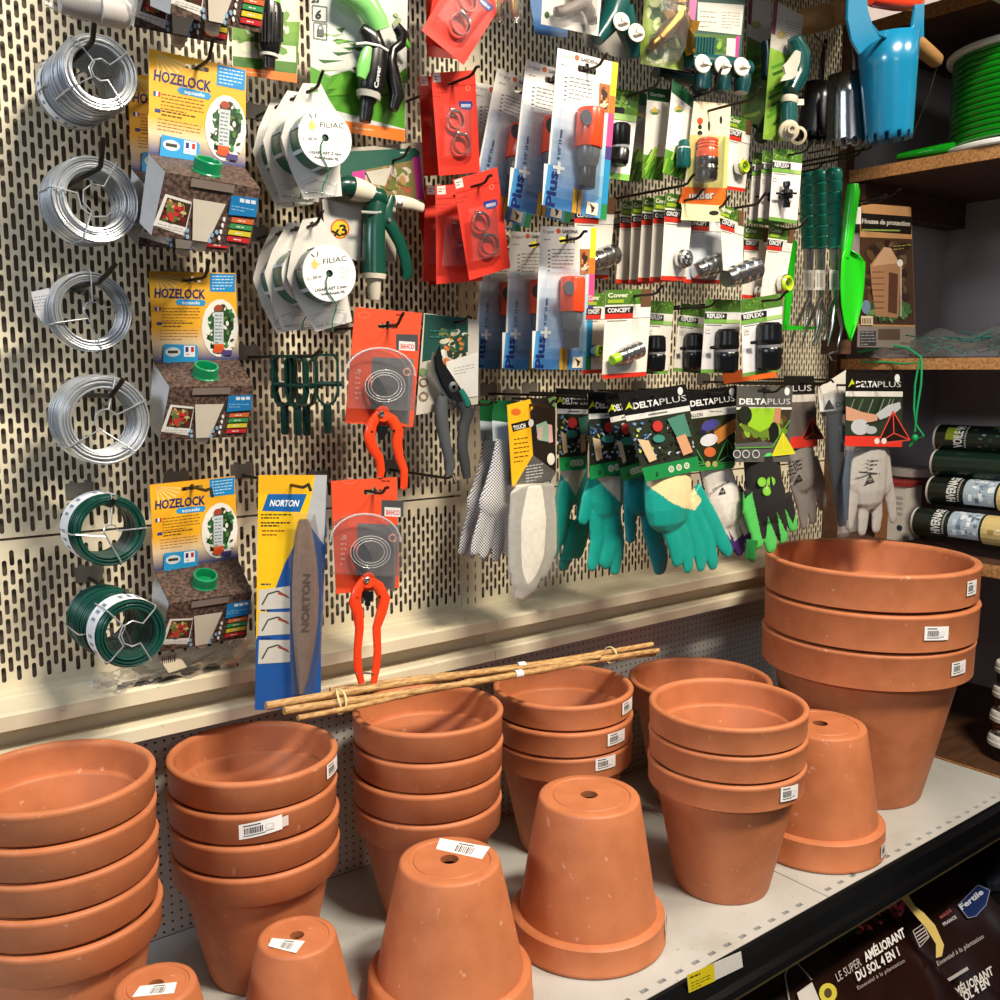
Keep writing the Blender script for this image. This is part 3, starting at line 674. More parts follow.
    tf = f3(a, d, c); gp = tf.at(205, 376.5, -.001); r = .0155; m = MB(); m.lathe(gp, tf.n, [(r+.001, 0), (r+.001, .002), (r, .003), (r, .015), (r-.001, .016), (r-.0025, .0158), (r-.003, .0145), (r-.003, .004), (.0003, .004)], 36, '0f8a55'); m.build('green_cap', GLOSS, root, smooth=40)
    return root
cb = cone_box(); gb = 'watering cone boxes in the yellow-headed column'
cb['label'] = 'yellow-headed watering cone box with green cap, third down in its column, level with the thin silver coil'; cb['group'] = gb
cb['label'] = 'yellow-headed watering cone box, third down in its column'
REFB = (192, 280, 1.262)
hook(192, 280, 1.262, 'holding the third yellow-headed cone box', .05, .02)
dup(cb, REFB, (192, 488, 1.262), 'yellow-headed watering cone box, lowest in its column beside the green coils', (0, 0, -1), gb)
hook(192, 487, 1.262, 'holding the lowest yellow-headed cone box', .06, -.006)
dup(cb, REFB, (197, 68, 1.145), 'front yellow-headed watering cone box of the pair on the second hook', (0, 3, 0), gb)
dup(cb, REFB, (172, 88, 1.262), 'rear yellow-headed watering cone box of the second-hook pair, mostly hidden', (0, 0, 0), gb)
hook(197, 68, 1.145, 'holding the pair of yellow-headed cone boxes', .04, .02)
dup(cb, REFB, (186, -160, 1.14), 'front cone box cut off by the top edge of the picture', (0, -4, 8), gb)
dup(cb, REFB, (160, -135, 1.225), 'rear cone box cut off by the top edge, behind another', (0, -2, 4), gb)
# ------------------------------------------------------------------ twist-tie reels
def reel():
    f = Face(325, 138, 1.155, -6); root = thing('twist_tie_reel', f.at(312, 90), 'x', 'reel')
    D = .030
    m = MB().color('e3dfd8'); ol = [(303, 83), (321, 84), (329, 100), (337, 112), (342, 140), (340, 172), (342, 196), (304, 199), (290, 168), (281, 137), (288, 113)]
    m.prism([f.at(x, y, 0) for x, y in ol], -f.n*.0008, holes=[[f.at(x, y, 0) for x, y in euro(312, 91, 13, 4, -.2)]]); m.build('card', CARDB, root)
    c0 = f.at(325, 138, D); p = c0-f.n*D; m = MB(); m.lathe(p, f.n, [(pxs(p, 27.6), 0), (pxs(p, 27.6), D*.95)], 40, '0b5a3b')
    m.build('green_tie', GLOSS, root, smooth=True)
    m = MB()
    for a in range(0, 360, 52):
        m = MB(); A = math.radians(a+18); R = pxs(p, 28.0); u = Vector((f.n.y, -f.n.x, 0)).normalized(); zz = Vector((0, 0, 1)); e = u*math.cos(A)+zz*math.sin(A); tt = u*-math.sin(A)+zz*math.cos(A)
        m.obox(p+f.n*D*.48+e*R, tt*.0022, f.n*D*.48, e*.0006, 'c9d3dc'); m.build('spool_rib', MATTE, root)
    c = f.at(325, 138, D); R = pxs(c, 28.5)
    m = MB(); m.lathe(c, f.n, [(.0045, 0), (R-.0005, 0), (R, .0006), (R-.0006, .0014), (.0045, .0014), (.0045, 0)], 48, 'eceae6'); m.build('front_disc', MATTE, root, smooth=30)
    m = MB(); m.lathe(c-f.n*D*.98, f.n, [(R*1.0, 0), (R, .001), (.001, .001)], 40, 'dcdfe2'); m.lathe(c-f.n*.008, f.n, [(.0045, 0), (.0045, .009)], 16, '1b3a2c'); m.lathe(c-f.n*.001, f.n, [(.0046, 0), (.0002, 0)], 16, '0a1a12'); m.build('back_disc', MATTE, root, smooth=30)
    g = Face(0, 0, 0, o=c+f.n*.0016, n=f.n)
    g.text('FILIAC', 320, 127, 344, 128.5, 5.6, '333333', False); g.poly([(308, 124), (312, 119), (314, 124), (318, 126), (314, 128), (312, 131), (309, 128)], 'ead27a'); g.line([(309, 114), (312, 118)], 1, '3c5a44'); g.line([(316, 113), (315, 118)], 1, '3c5a44')
    g.text('L : 50 m', 303, 140, 317, 140, 3, '8a8a8a'); g.rect(336, 132, 347, 147, 'f8f8f6'); g.lines(337, 134, 9, 2.6, 5, 'b5b5b5', .7)
    g.text("LIGAPLAST 2 mm", 309, 153, 341, 155.5, 2.9, '6a6a6a'); g.text('Acier Souple FIL', 314, 158, 339, 160.5, 2.6, '6a6a6a')
    g.done(root)
    m = MB(); ftube(m, f, [(325, 136), (321, 145), (321, 155), (326, 164), (329, 171), (327, 178), (323, 186), (322, 196)], .7, D+.003, 6, 1, '0f6a46'); m.build('loose_end', GLOSS, root, smooth=True)
    m = MB(); ftube(m, f, [(303, 188), (315, 185), (326, 187), (336, 190)], [6, 8, 8, 7], .004, 10, .5, 'a9977f'); m.build('tie_pack', BAGP, root, smooth=True)
    return root
rl = reel(); gr = 'twist-tie reels'; rl['label'] = 'front white-faced reel of green garden tie, upper hook'; rl['group'] = gr
RR = (312, 91, 1.155); hook(312, 90, 1.155, 'holding the upper reels of green tie', .02, .016)
def back(px, py, Y, dY):
    """where a point slides to when pushed straight back by dY"""
    q = P(px, py, Y); return (*proj((q.x, q.y+dY, q.z)), Y+dY)
dup(rl, RR, back(*RR, .045), 'middle reel of green garden tie on the upper hook', (0, 4, 3), gr)
dup(rl, RR, back(*RR, .09), 'rearmost reel of green garden tie on the upper hook', (0, -3, -2), gr)
R2 = (312, 226, 1.155); dup(rl, RR, R2, 'front white-faced reel of green garden tie, lower hook', (0, -7, -3), gr)
hook(312, 225, 1.155, 'holding the lower reels of green tie', .02, .014)
dup(rl, RR, back(*R2, .045), 'middle reel of green garden tie on the lower hook', (0, 3, 3), gr)
dup(rl, RR, back(*R2, .09), 'rearmost reel of green garden tie on the lower hook', (0, -2, -2), gr)
# ------------------------------------------------------------------ dark green hose clips on a hook
def clip(label, px, py, Y, rz, sticker):
    f = Face(px, py, Y); s = .8 if 0 else 1; root = thing('hose_bracket', P(px, py, Y), label, 'bracket', 'dark green hose brackets')
    c = P(px, py, Y); sc = pxs(c, 1); 
    def W(u, v, d): a = math.radians(rz); return c+Vector((math.cos(a)*u-math.sin(a)*d, math.sin(a)*u+math.cos(a)*d, -v))*1
    ring = []
    w_, h_ = 11*sc, 26*sc
    pts = [(-w_, .2*h_), (-w_, 1.35*h_), (-w_*.7, 1.75*h_), (0, 1.95*h_), (w_*.7, 1.75*h_), (w_, 1.35*h_), (w_, .2*h_), (w_*.7, 0), (-w_*.7, 0)]
    m = MB().color('0c2f27'); t = 2.2*sc; d = .011
    n = len(pts)
    for i in range(n):
        a, b = pts[i], pts[(i+1) % n]; L = math.hypot(b[0]-a[0], b[1]-a[1]); ux, uy = (b[0]-a[0])/L, (b[1]-a[1])/L
        m.obox(W((a[0]+b[0])/2, (a[1]+b[1])/2, 0), (W(ux, uy, 0)-W(0, 0, 0))*(L/2+t*.4), (W(-uy, ux, 0)-W(0, 0, 0))*t/2, (W(0, 0, 1)-W(0, 0, 0))*d/2)
    m.build('loop', GLOSS, root)
    m = MB().color('0c2f27'); m.tube([W(-w_*1.1, h_*1.1, 0), W(w_*1.4, h_*1.1, 0)], 2.6*sc, 10); m.build('cross_pin', GLOSS, root, smooth=40)
    m = MB().color('0a2a23'); m.tube([W(0, h_*1.9, 0), W(0, h_*2.2, 0), W(0, h_*2.95, 0), W(0, h_*3.02, 0)], [4*sc, 4.4*sc, 4.2*sc, 3*sc], 12); m.build('stem', GLOSS, root, smooth=40)
    if sticker:
        m = MB(); m.obox(W(-w_-t*.6, h_*.75, 0), (W(0, 0, 1)-W(0, 0, 0))*d*.42, Vector((0, 0, h_*.42)), (W(1, 0, 0)-W(0, 0, 0))*.0003, 'c9d4e6'); m.build('sticker', PRINT, root)
    return root
hook(300, 356, 1.16, 'carrying the dark green hose brackets', .05, .004)
clip('dark green hose bracket with white sticker, first at the left of four', 283, 356, 1.19, -62, True)
clip('dark green hose bracket with white sticker, second of four', 296, 357, 1.17, -62, True)
clip('dark green hose bracket, third of four, overlapping the second', 305, 357, 1.20, -50, False)
clip('dark green hose bracket, rightmost of four, apart from the others', 326, 355, 1.16, -25, False)
# ------------------------------------------------------------------ hose gun cards at the top
def gun_handle(root, f, pts, rs, col, name, lift=.016, flat=.8, m=GLOSS):
    b = MB(); ftube(b, f, pts, rs, lift, 14, flat, col); return b.build(name, m, root, smooth=50)
def dr(f):
    f.grad([(232, 20), (300, 22), (296, 84), (233, 66)], '7cae3a', '2f6a1e', 6); f.rect(232, 40, 296, 56, 'e8e2d0', .1); f.blobs(234, 0, 296, 60, ['6d9a3c', '9cc45a', 'dfe7c8'], 25, 8, 9)
    f.poly([(232, 66), (297, 74), (297, 83), (232, 73)], 'ee7a22'); f.lines(240, 70.5, 44, 3, 1, 'f8c99a', 1, .12)
def ex(root, f):
    gun_handle(root, f, [(270, -12), (270, 4)], [10, 11], '7cc35a', 'green_collar'); gun_handle(root, f, [(270, 3), (270, 10), (270, 36), (269, 50), (269, 54)], [11, 12.5, 12.5, 11, 9], '151515', 'black_body')
    b = MB()
    for i in range(12): a = PI*i/11; ftube(b, f, [(270+12.6*math.cos(a), 12), (270+12.4*math.cos(a), 42)], .9, .016+.013*math.sin(a), 5, 1, '2a2a2a')
    b.build('grip_rib', GLOSS, root, smooth=True)
    gun_handle(root, f, [(269, 54), (269, 57)], [9.5, 9.5], 'c9c9c4', 'grey_ring'); gun_handle(root, f, [(269, 57), (269, 69)], [6.5, 6], '0e0e0e', 'black_tip')
card('hose_nozzle_card', 'green-printed card with black ribbed hose nozzle, cut off by the top edge', 'packaged nozzle', None, [(232, -20), (300, -12), (297, 83), (232, 73)], 1.22, 'dcd9c8', None, 0, draw=dr, extra=ex)
def dr(f):
    f.poly([(310, 66), (330, 76), (350, 70), (372, 84), (405, 84), (405, 129), (311, 104)], '4f9a1e'); rnd = random.Random(4)
    for i in range(22):
        x, y = rnd.uniform(312, 385), rnd.uniform(28, 96); f.poly([(x, y), (x+rnd.uniform(8, 26), y+rnd.uniform(-2, 4)), (x+6, y+rnd.uniform(2, 5))], rnd.choice(['3f7a1e', '7ab648', '2c5a18', '90b070']))
    for i in range(10):
        x = rnd.uniform(312, 390); y = rnd.uniform(70, 84); f.poly([(x, y+14), (x+rnd.uniform(6, 20), y-4), (x+rnd.uniform(12, 22), y+12)], rnd.choice(['4f9a1e', '62ad2a', '3f8a18']))
    f.poly([(340, 120), (405, 130), (405, 142), (340, 131)], 'f07c20'); f.lines(352, 127, 36, 3, 1, 'f6cda0', 1.2, .12)
    f.text('6', 315, 18, 321, 19, 9, '222222'); f.line([(312.5, 5), (327, 7), (327, 22), (312.5, 20), (312.5, 5)], .7, '444444'); f.line([(314, 22), (327, 24), (327, 40), (314, 38), (314, 22)], .7, '444444'); f.rect(317.5, 29, 324, 36, '555555', .1); f.ring(320.8, 28, 2.3, 3.4, .9, '555555'); f.lines(312, 0, 15, 3, 1, '111111', 2)
    f.blobs(390, 10, 404, 60, ['cfd4c0', 'a9b88c'], 8, 6, 3)
def ex(root, f):
    gun_handle(root, f, [(340, -12), (356, -4), (368, 6), (377, 22), (380, 30)], [12, 13, 13, 12, 11], '86cf74', 'green_barrel', .024)
    gun_handle(root, f, [(362, 28), (371, 36), (375, 48), (376, 58)], [5, 11, 12, 10], '141414', 'black_neck', .022)
    gun_handle(root, f, [(376, 48), (374, 62), (372, 78), (370, 92), (369, 97)], [13, 14.5, 14.5, 13.5, 11], '151515', 'grip', .022)
    gun_handle(root, f, [(369, 46), (366, 56), (363, 68), (361, 78)], [4, 6.5, 7.5, 5], '7bc66a', 'green_inlay', .032, .5)
    gun_handle(root, f, [(369, 93), (368.5, 99)], [13.5, 12], 'b9b6ae', 'grey_collar', .022)
    gun_handle(root, f, [(368, 99), (367, 104), (366, 112), (365, 122)], [9.5, 7, 7.5, 6], '0f0f0f', 'hose_tail', .022)
    gun_handle(root, f, [(396, 26), (402, 34), (401, 44), (393, 50), (391, 62), (394, 80), (397, 96), (393, 110)], [5, 7, 5, 5, 6.5, 8, 8, 5], '121212', 'trigger', .022)
    gun_handle(root, f, [(398, 28), (404, 40), (410, 48)], [3, 4, 2], '5fb23a', 'green_clip', .02)
    gun_handle(root, f, [(356, 44), (366, 43), (380, 46), (388, 51)], 1.4, 'd7d7d2', 'wire_guard', .036)
    g = Face(0, 0, 0, o=f.at(376, 75, .040), n=f.n); g.text('Cover', 378, 88, 381, 66, 4.2, 'dedede', True, up=(-1, -.1)); g.mb.build('lettering', PRINT, root)
card('spray_gun_card', 'light green and black spray gun on a white and grass-green card', 'packaged spray gun', None, [(310, -20), (408, -12), (405, 142), (311, 112)], 1.205, 'd8dcd6', None, 0, draw=dr, extra=ex)
# ------------------------------------------------------------------ dark green and cream spray gun below
def dr(f):
    f.poly([(335, 152), (415, 148), (420, 152), (417, 168), (345, 178), (335, 172)], '1f5a4a'); f.lines(400, 152, 14, 3, 1, 'c9dcd6', 1.2)
    f.poly([(352, 172), (365, 170), (365, 182), (353, 181)], 'c53a92'); f.poly([(412, 158), (420, 156), (424, 200), (417, 199)], 'c53a92')
    f.poly([(365, 170), (413, 160), (417, 199), (390, 200), (370, 186)], '8a7a4a'); f.blobs(368, 164, 414, 196, ['b58a5a', '6f7a3a', 'c9b89a', 'c55a3a', 'd8cab8'], 50, 6, 6)
    f.poly([(366, 172), (393, 167), (385, 186), (372, 184)], 'cfcabb')
    f.poly([(322, 199), (362, 206), (360, 262), (326, 250)], 'd8d4cc'); f.ell(340, 229, 9.6, 10, 'e56a28'); f.ell(340, 229, 8, 8.4, 'f2c52c'); f.text('x3', 332, 238, 348, 234, 11, '1c1a18')
def ex(root, f):
    L = .022
    gun_handle(root, f, [(336, 188), (341, 187), (349, 187), (353, 188)], [8, 10.5, 12, 10], '0d3b31', 'nozzle_ring', L, 1)
    gun_handle(root, f, [(351, 188), (358, 190), (366, 192), (374, 195)], [12, 11.5, 10, 8], 'dad2bc', 'cream_barrel', L, 1)
    gun_handle(root, f, [(362, 194), (372, 196), (381, 198), (386, 203)], [4, 10, 9, 4], '0e4437', 'head', L, .95)
    gun_handle(root, f, [(377, 203), (375, 213), (374, 230), (374, 250), (374, 264), (374, 274)], [10, 11, 11.5, 12, 12.5, 13], '0e4437', 'grip', L, .9)
    gun_handle(root, f, [(361, 212), (375, 213), (381, 212)], 1.6, '9a9c98', 'wire_guard', L+.012)
    b = MB()
    for i in range(5): flathe(b, f, 379-i*.2, 226+i*9.5, [(2.2, 0), (1.6, .001), (.1, .001)], L+.0105, 12, '05241d')
    b.build('finger_dimple', GLOSS, root, smooth=True)
    gun_handle(root, f, [(374, 274), (374, 279)], [13, 12], 'd5cdb9', 'cream_collar', L, .9); gun_handle(root, f, [(374, 279), (374, 285), (374, 292), (374, 300)], [8, 7, 7, 5.5], 'c9c3b2', 'hose_tail', L, 1)
    gun_handle(root, f, [(392, 196), (388, 208), (386, 219), (392, 228), (400, 243), (405, 258), (408, 274), (405, 280)], [3, 5.5, 7, 7, 6.5, 6.5, 6, 3], '0f4a3b', 'trigger', L, .6)
    gun_handle(root, f, [(394, 201), (402, 202), (412, 204), (423, 208)], [6, 6.5, 6, 4.5], 'ddd5c2', 'cream_lever', L, .6)
    b = MB(); flathe(b, f, 389, 220, [(2.4, 0), (2, .002), (.1, .002)], L+.006, 14, 'c9c9c4'); flathe(b, f, 399, 204, [(3.6, 0), (3, .004), (.1, .005)], L+.003, 14, 'd9d1be'); b.build('rivet', METAL, root, smooth=True)
card('spray_gun', 'dark green and cream trigger spray gun on a picture card marked x3', 'spray gun', None, [(322, 150), (424, 142), (424, 205), (396, 206), (396, 262), (326, 252)], 1.215, 'b9b0a0', None, 0, draw=dr, extra=ex)
hook(395, 160, 1.21, 'above the dark green spray gun', .03, .012)
# ------------------------------------------------------------------ red hose clamp cards
def ringmb(b, f, cx, cy, r, lift, c='b9bcbd'):
    p = f.at(cx, cy, lift); R = pxs(p, r); b.lathe(p, f.n, [(R, 0), (R, .007), (R-.0009, .007), (R-.0009, 0), (R, 0)], 28, c)
def clampcard(label, quad, Y, yaw=0):
    def dr(f):
        f.poly([(432.5, 73.5), (440, 73), (441, 82), (433.5, 82.5)], 'efe2d8'); f.lines(434, 76, 5.5, 2.6, 2, '5a4a40', 1); f.lines(433, 92, 14, 4, 2, 'b02416', .9); f.ring(468, 88, 2, 2.6, .5, 'f79a88')
        f.poly([(459, 101), (472, 101), (473, 106), (470, 110), (462, 109), (459, 106)], '2b3a86'); f.text('SEREX', 461, 107, 471, 107, 3, 'dfe6f4')
        f.poly([(433, 86), (476, 84), (476.3, 85), (433, 87)], 'd92a18')
    def ex(root, f):
        for cx, cy, r in ((454, 120, 9.4), (460, 144, 10.2)):
            b = MB(); ringmb(b, f, cx, cy, r, .003); b.build('clamp_band', STEEL, root, smooth=30)
            b = MB(); alathe(b, f, (cx-4, cy-r-.5), (cx+6, cy-r+1), [(0, 2.6), (.3, 2.6), (.32, 1.8), (1, 1.8)], .007, 12); b.build('screw', STEEL, root, smooth=30)
        blister(root, f, 443, 105, 472, 158, .013, 2)
    return card('hose_clamp_card', label, 'packaged clamps', 'red cards of hose clamps', quad, Y, 'e83420', (453, 84, 12, 3), yaw, draw=dr, extra=ex)[0]
cc = clampcard('front red card with two hose clamps, middle group', [(431, 73), (475, 70), (480, 172), (439, 176)], 1.16)
RC = (453, 84, 1.16); gc = 'red cards of hose clamps'
hook(453, 83, 1.16, 'holding the middle group of red clamp cards', .05, .008)
dup(cc, RC, (440, 88, 1.21), 'rear red clamp card of the middle group, mostly covered', (0, 2, 0), gc)
dup(cc, RC, (476, 186, 1.12), 'front red clamp card of the lower group, tilted, blue logo at top', (0, -6, -4), gc, 1.0)
dup(cc, RC, (459, 196, 1.16), 'second red clamp card of the lower group', (0, 5, -12), gc)
dup(cc, RC, (448, 197, 1.20), 'third red clamp card of the lower group, leaning', (0, 8, -10), gc)
dup(cc, RC, (437, 199, 1.24), 'rearmost red clamp card of the lower group, close to the wall', (0, -4, 0), gc)
hook(474, 186, 1.13, 'holding the lower group of red clamp cards', .03, .008)
dup(cc, RC, (484, -22, 1.12), 'front red clamp card of the top group, turned like a diamond', (0, 38, -5), gc)
dup(cc, RC, (462, -34, 1.17), 'second red clamp card of the top group', (0, 18, 0), gc)
dup(cc, RC, (446, -30, 1.22), 'rear red clamp card of the top group', (0, 4, 0), gc)
# ------------------------------------------------------------------ secateurs
def secateur_pack(label, q, Y, oy, ox):
    X = lambda x: x+ox; Yy = lambda y: y+oy
    def dr(f):
        f.poly([(X(371), Yy(385)), (X(370), Yy(376)), (X(372), Yy(337)), (X(416), Yy(339)), (X(412), Yy(424)), (X(404), Yy(424)), (X(371), Yy(410))], '78787a') if 0 else None
        f.poly([(X(372), Yy(357)), (X(414), Yy(359)), (X(409), Yy(426)), (X(370), Yy(408))], '717174')
        f.rect(X(396), Yy(334), X(418), Yy(350), '4c4c50', .03); f.poly([(X(399), Yy(341)), (X(415), Yy(342)), (X(415), Yy(351)), (X(399), Yy(350))], 'dfe0e0'); f.text('BAHCO', X(400.5), Yy(348.4), X(414), Yy(349.2), 5, 'd8452a')
        f.lines(X(396), Yy(314), 14, 3, 1, '8a2a10', 1.6, .05); f.ring(X(364), Yy(315), 6, 3, .5, 'fb8a6a')
        f.text('9', X(357), Yy(373), X(361), Yy(373), 4, 'f7c3b2'); f.lines(X(355), Yy(372), 6, 5, 6, 'fba48c', 2); f.ring(X(407), Yy(372), 3.4, 3.4, 1.6, 'f6b7a8')
        f.poly([(X(371), Yy(376)), (X(369), Yy(378)), (X(364), Yy(423)), (X(346), Yy(421)), (X(345), Yy(424)), (X(365), Yy(426))], 'd8421f') if 0 else None
    def ex(root, f):
        ol = [(X(373), Yy(373)), (X(378), Yy(377)), (X(384), Yy(386)), (X(389), Yy(398)), (X(386), Yy(404)), (X(379), Yy(400)), (X(373), Yy(386))]
        b = MB(); fprism(b, f, ol, .010, .003, 'dadad6'); b.build('blade', STEEL, root)
        b = MB(); ftube(b, f, [(X(367), Yy(381)), (X(369), Yy(394)), (X(376), Yy(406)), (X(384), Yy(411))], [1.4, 2.6, 3.4, 3], .010, 8, .5); b.build('counter_blade', mat('gunmetal', '55585a', .35, .8), root, smooth=True)
        b = MB(); flathe(b, f, X(381), Yy(414), [(8.4, 0), (8.4, .005), (7.4, .0065), (4.5, .007), (.1, .007)], .008, 28, 'ee4a22'); b.build('pivot_cap', GLOSS, root, smooth=40)
        b = MB(); flathe(b, f, X(381), Yy(414), [(3.6, 0), (3.6, .002), (2.4, .003), (2.2, .001), (.1, .001)], .015, 6); b.build('pivot_nut', STEEL, root)
        b = MB(); ftube(b, f, [(X(378), Yy(414)), (X(372), Yy(424)), (X(369), Yy(436)), (X(372), Yy(447)), (X(379), Yy(458)), (X(381), Yy(470)), (X(380), Yy(477))] if not oy else [(X(378), Yy(414)), (X(372), Yy(424)), (X(369), Yy(436)), (X(372.5), Yy(447)), (X(374), Yy(462)), (X(372), Yy(484)), (X(372), Yy(500)), (X(376), Yy(517))], [5, 6, 6.6, 6.2, 5.2, 4.6, 4] if not oy else [5, 6, 6.8, 6.2, 5, 4.4, 4.8, 3.6], .010, 12, .6, 'e8401a'); b.build('handle', GLOSS, root, smooth=50)
        b = MB(); ftube(b, f, [(X(384), Yy(414)), (X(393), Yy(421)), (X(398), Yy(431)), (X(397), Yy(442)), (X(399), Yy(456)), (X(404), Yy(470)), (X(404), Yy(486)), (X(402), Yy(489))] if not oy else [(X(384), Yy(414)), (X(393), Yy(421)), (X(399), Yy(433)), (X(396), Yy(446)), (X(391), Yy(462)), (X(392), Yy(484)), (X(391), Yy(500)), (X(388), Yy(517))], [5, 6.2, 6.6, 6, 5, 4.6, 4.2, 3] if not oy else [5, 6.2, 6.8, 6, 4.8, 4.4, 4.6, 3.6], .010, 12, .6, 'ea441c'); b.build('handle', GLOSS, root, smooth=50)
        b = MB(); fprism(b, f, [(X(378), Yy(425)), (X(388), Yy(426)), (X(388), Yy(432)), (X(385), Yy(436)), (X(385), Yy(440)), (X(381), Yy(440)), (X(381), Yy(436)), (X(378), Yy(432))], .008, .005, '141416'); b.build('buffer', GLOSS, root)
        b = MB()
        for xx, yy in ((372, 432), (394, 431)): flathe(b, f, X(xx), Yy(yy), [(1.6, 0), (.1, 0)], .0152, 10, '2a1712')
        b.build('rivet', GLOSS, root)
        if oy: b = MB(); ftube(b, f, [(X(370), Yy(508)), (X(380), Yy(507)), (X(391), Yy(508))], .9, .012, 6, 1, 'b9b9b6'); b.build('wire_catch', METAL, root)
        # clear moulded cover
        top = [(X(380)+36*math.cos(a)*.98, Yy(376)-28*math.sin(a)) for a in [PI*i/12 for i in range(13)]]
        ol = [(X(348), Yy(408))]+top[::-1]+[(X(415), Yy(411))]
        b = MB(); fprism(b, f, ol, .0015, .016); b.build('clear_cover', BLISTER, root)
        b = MB(); ftube(b, f, top, 1.1, .0175, 6, .6); b.build('cover_rim', clear('rim_plastic', 'ffffff', .35, .1, 1.5), root, smooth=True)
        b = MB(); 
        for rr in (14, 17, 20): ftube(b, f, [(X(385)+rr*math.cos(a+.3), Yy(386)-rr*.8*math.sin(a+.3)) for a in [2*PI*i/20 for i in range(20)]], .45, .0178, 5, .6, closed=True)
        b.build('embossed_ring', clear('rim_plastic'), root)
    return card('red_secateurs', label, 'secateurs', 'red-handled secateurs on cards', q, Y, 'f0532c', None, 0, holes=[euro(X(388), Yy(326), 20, 5)], draw=dr, extra=ex)[0]
secateur_pack('red-handled secateurs on orange card, upper one with splayed handles', [(355, 307), (422, 313), (413, 427), (345, 423)], 1.17, 0, 0)
hook(388, 326, 1.17, 'holding the upper red-handled secateurs', .03, .016)
secateur_pack('red-handled secateurs on orange card, lower one above the bamboo canes', [(331, 481), (397, 477), (400, 591), (335, 595)], 1.16, 164, -14) if 0 else None
sp2 = secateur_pack('red-handled secateurs on orange card, lower one above the bamboo canes', [(331, 481), (397, 477), (399, 588), (336, 594)], 1.16, 166, -14.5)
hook(373, 492, 1.16, 'holding the lower red-handled secateurs', .03, .010)
def dr(f):
    f.poly([(425, 314), (468, 318), (468, 352), (422, 362)], '1d4a44'); f.blobs(436, 326, 470, 370, ['3f5a34', '6f7f4a', 'c9c6a8', 'c8763a', '2c3a24', 'dcd9cc'], 45, 6, 8); f.lines(430, 330, 28, 6, 2, '2f6a60', 2)
    f.poly([(446, 362), (478, 352), (478, 396), (452, 400)], 'e3e1dc'); f.lines(454, 368, 20, 3, 3, '9a9a96', .8, -.2); f.ell(423, 372, 4, 4, '7f9a6a'); f.ring(424, 382, 4, 4, 1.2, '8a6a4a'); f.ring(424, 396, 4, 4, 1.2, '8a6a4a')
def ex(root, f):
    b = MB(); ol = [(440, 346), (436, 356), (437, 368), (443, 384), (452, 398), (462, 402), (466, 396), (458, 384), (450, 372), (443, 362)]
    fprism(b, f, [(434, 352), (432, 366), (435, 380), (441, 392), (450, 402), (458, 400), (446, 386), (439, 370), (438, 354)], .012, .005, '8e9089'); b.build('counter_blade', METAL, root)
    b = MB(); fprism(b, f, ol, .018, .003, '2b2d2e'); b.build('blade', mat('dark_steel', '2a2c2e', .3, .7), root)
    b = MB(); flathe(b, f, 452, 387, [(5.5, 0), (5.5, .004), (2.2, .005), (2, .003), (.1, .003)], .018, 20, '4b4e50'); b.build('pivot_nut', METAL, root, smooth=40)
    b = MB(); ftube(b, f, [(442, 396), (441, 408), (442, 424), (446, 446), (450, 462), (449, 476)], [6, 7.5, 7.5, 6, 6, 4.5], .015, 12, .6, '45474a'); b.build('handle', MATTE, root, smooth=50)
    b = MB(); ftube(b, f, [(456, 392), (463, 402), (468, 414), (464, 426), (462, 446), (465, 464), (467, 478)], [5, 8, 8, 6.5, 6, 6, 4.5], .015, 12, .6, '313335'); b.build('handle', MATTE, root, smooth=50)
    b = MB(); ftube(b, f, [(461, 390), (466, 399), (468, 406)], [3, 4, 3], .022, 8, .6, '1c6a60'); b.build('green_lock', GLOSS, root, smooth=True)
card('grey_secateurs', 'dark grey bypass secateurs on a green picture card beside the upright post', 'secateurs', None, [(424, 313), (479, 320), (478, 404), (416, 415)], 1.19, 'cfc9bd', None, 0, draw=dr, extra=ex)
hook(455, 322, 1.19, 'above the dark grey secateurs', .03, .004)
hook(432, 476, 1.20, 'empty, low beside the red secateurs', .05, -.004)
# ------------------------------------------------------------------ sharpening stone
def dr(f):
    f.poly([(258.5, 475), (327, 475), (313, 510), (285, 563), (256, 640)], 'f6c81c'); f.poly([(258.5, 475), (315, 475), (303, 494), (258.5, 494)], 'efb41e')
    f.poly([(315, 475), (327, 475), (324, 545), (306, 520), (312, 494)], 'b9bcc0'); f.poly([(310, 494), (306, 520), (292, 552), (289, 560), (299, 525)], 'd9d7cf') if 0 else None
    f.poly([(262, 505), (300, 490), (308, 494), (301, 511), (262, 511)], '1b63b0') if 0 else None
    f.poly([(268, 494), (307, 494), (300, 512), (262, 511)], '1766ae'); f.text('NORTON', 269.5, 506, 298, 506.4, 6.6, 'ffffff', up=(.25, -.97))
    f.lines(261, 514, 30, 3.2, 2, '4a4418', 1.4); f.lines(261, 522, 30, 3, 2, '2a2a20', 1.6); f.lines(262, 530, 24, 4, 2, 'a8541c', 1.6)
    for y in (586, 612, 640):
        f.poly([(259, y+ (4 if y == 586 else 0)), (290, y), (290, y+22), (258, y+24)], 'cfccc4'); f.line([(262, y+19), (268, y+8), (278, y+5), (289, y+12)], 1.6, '4a4a48'); f.line([(278, y+7), (287, y+10)], 2.2, 'a2402e'); f.lines(261, y-2.5, 16, 2, 1, '1a2f60', 1.4)
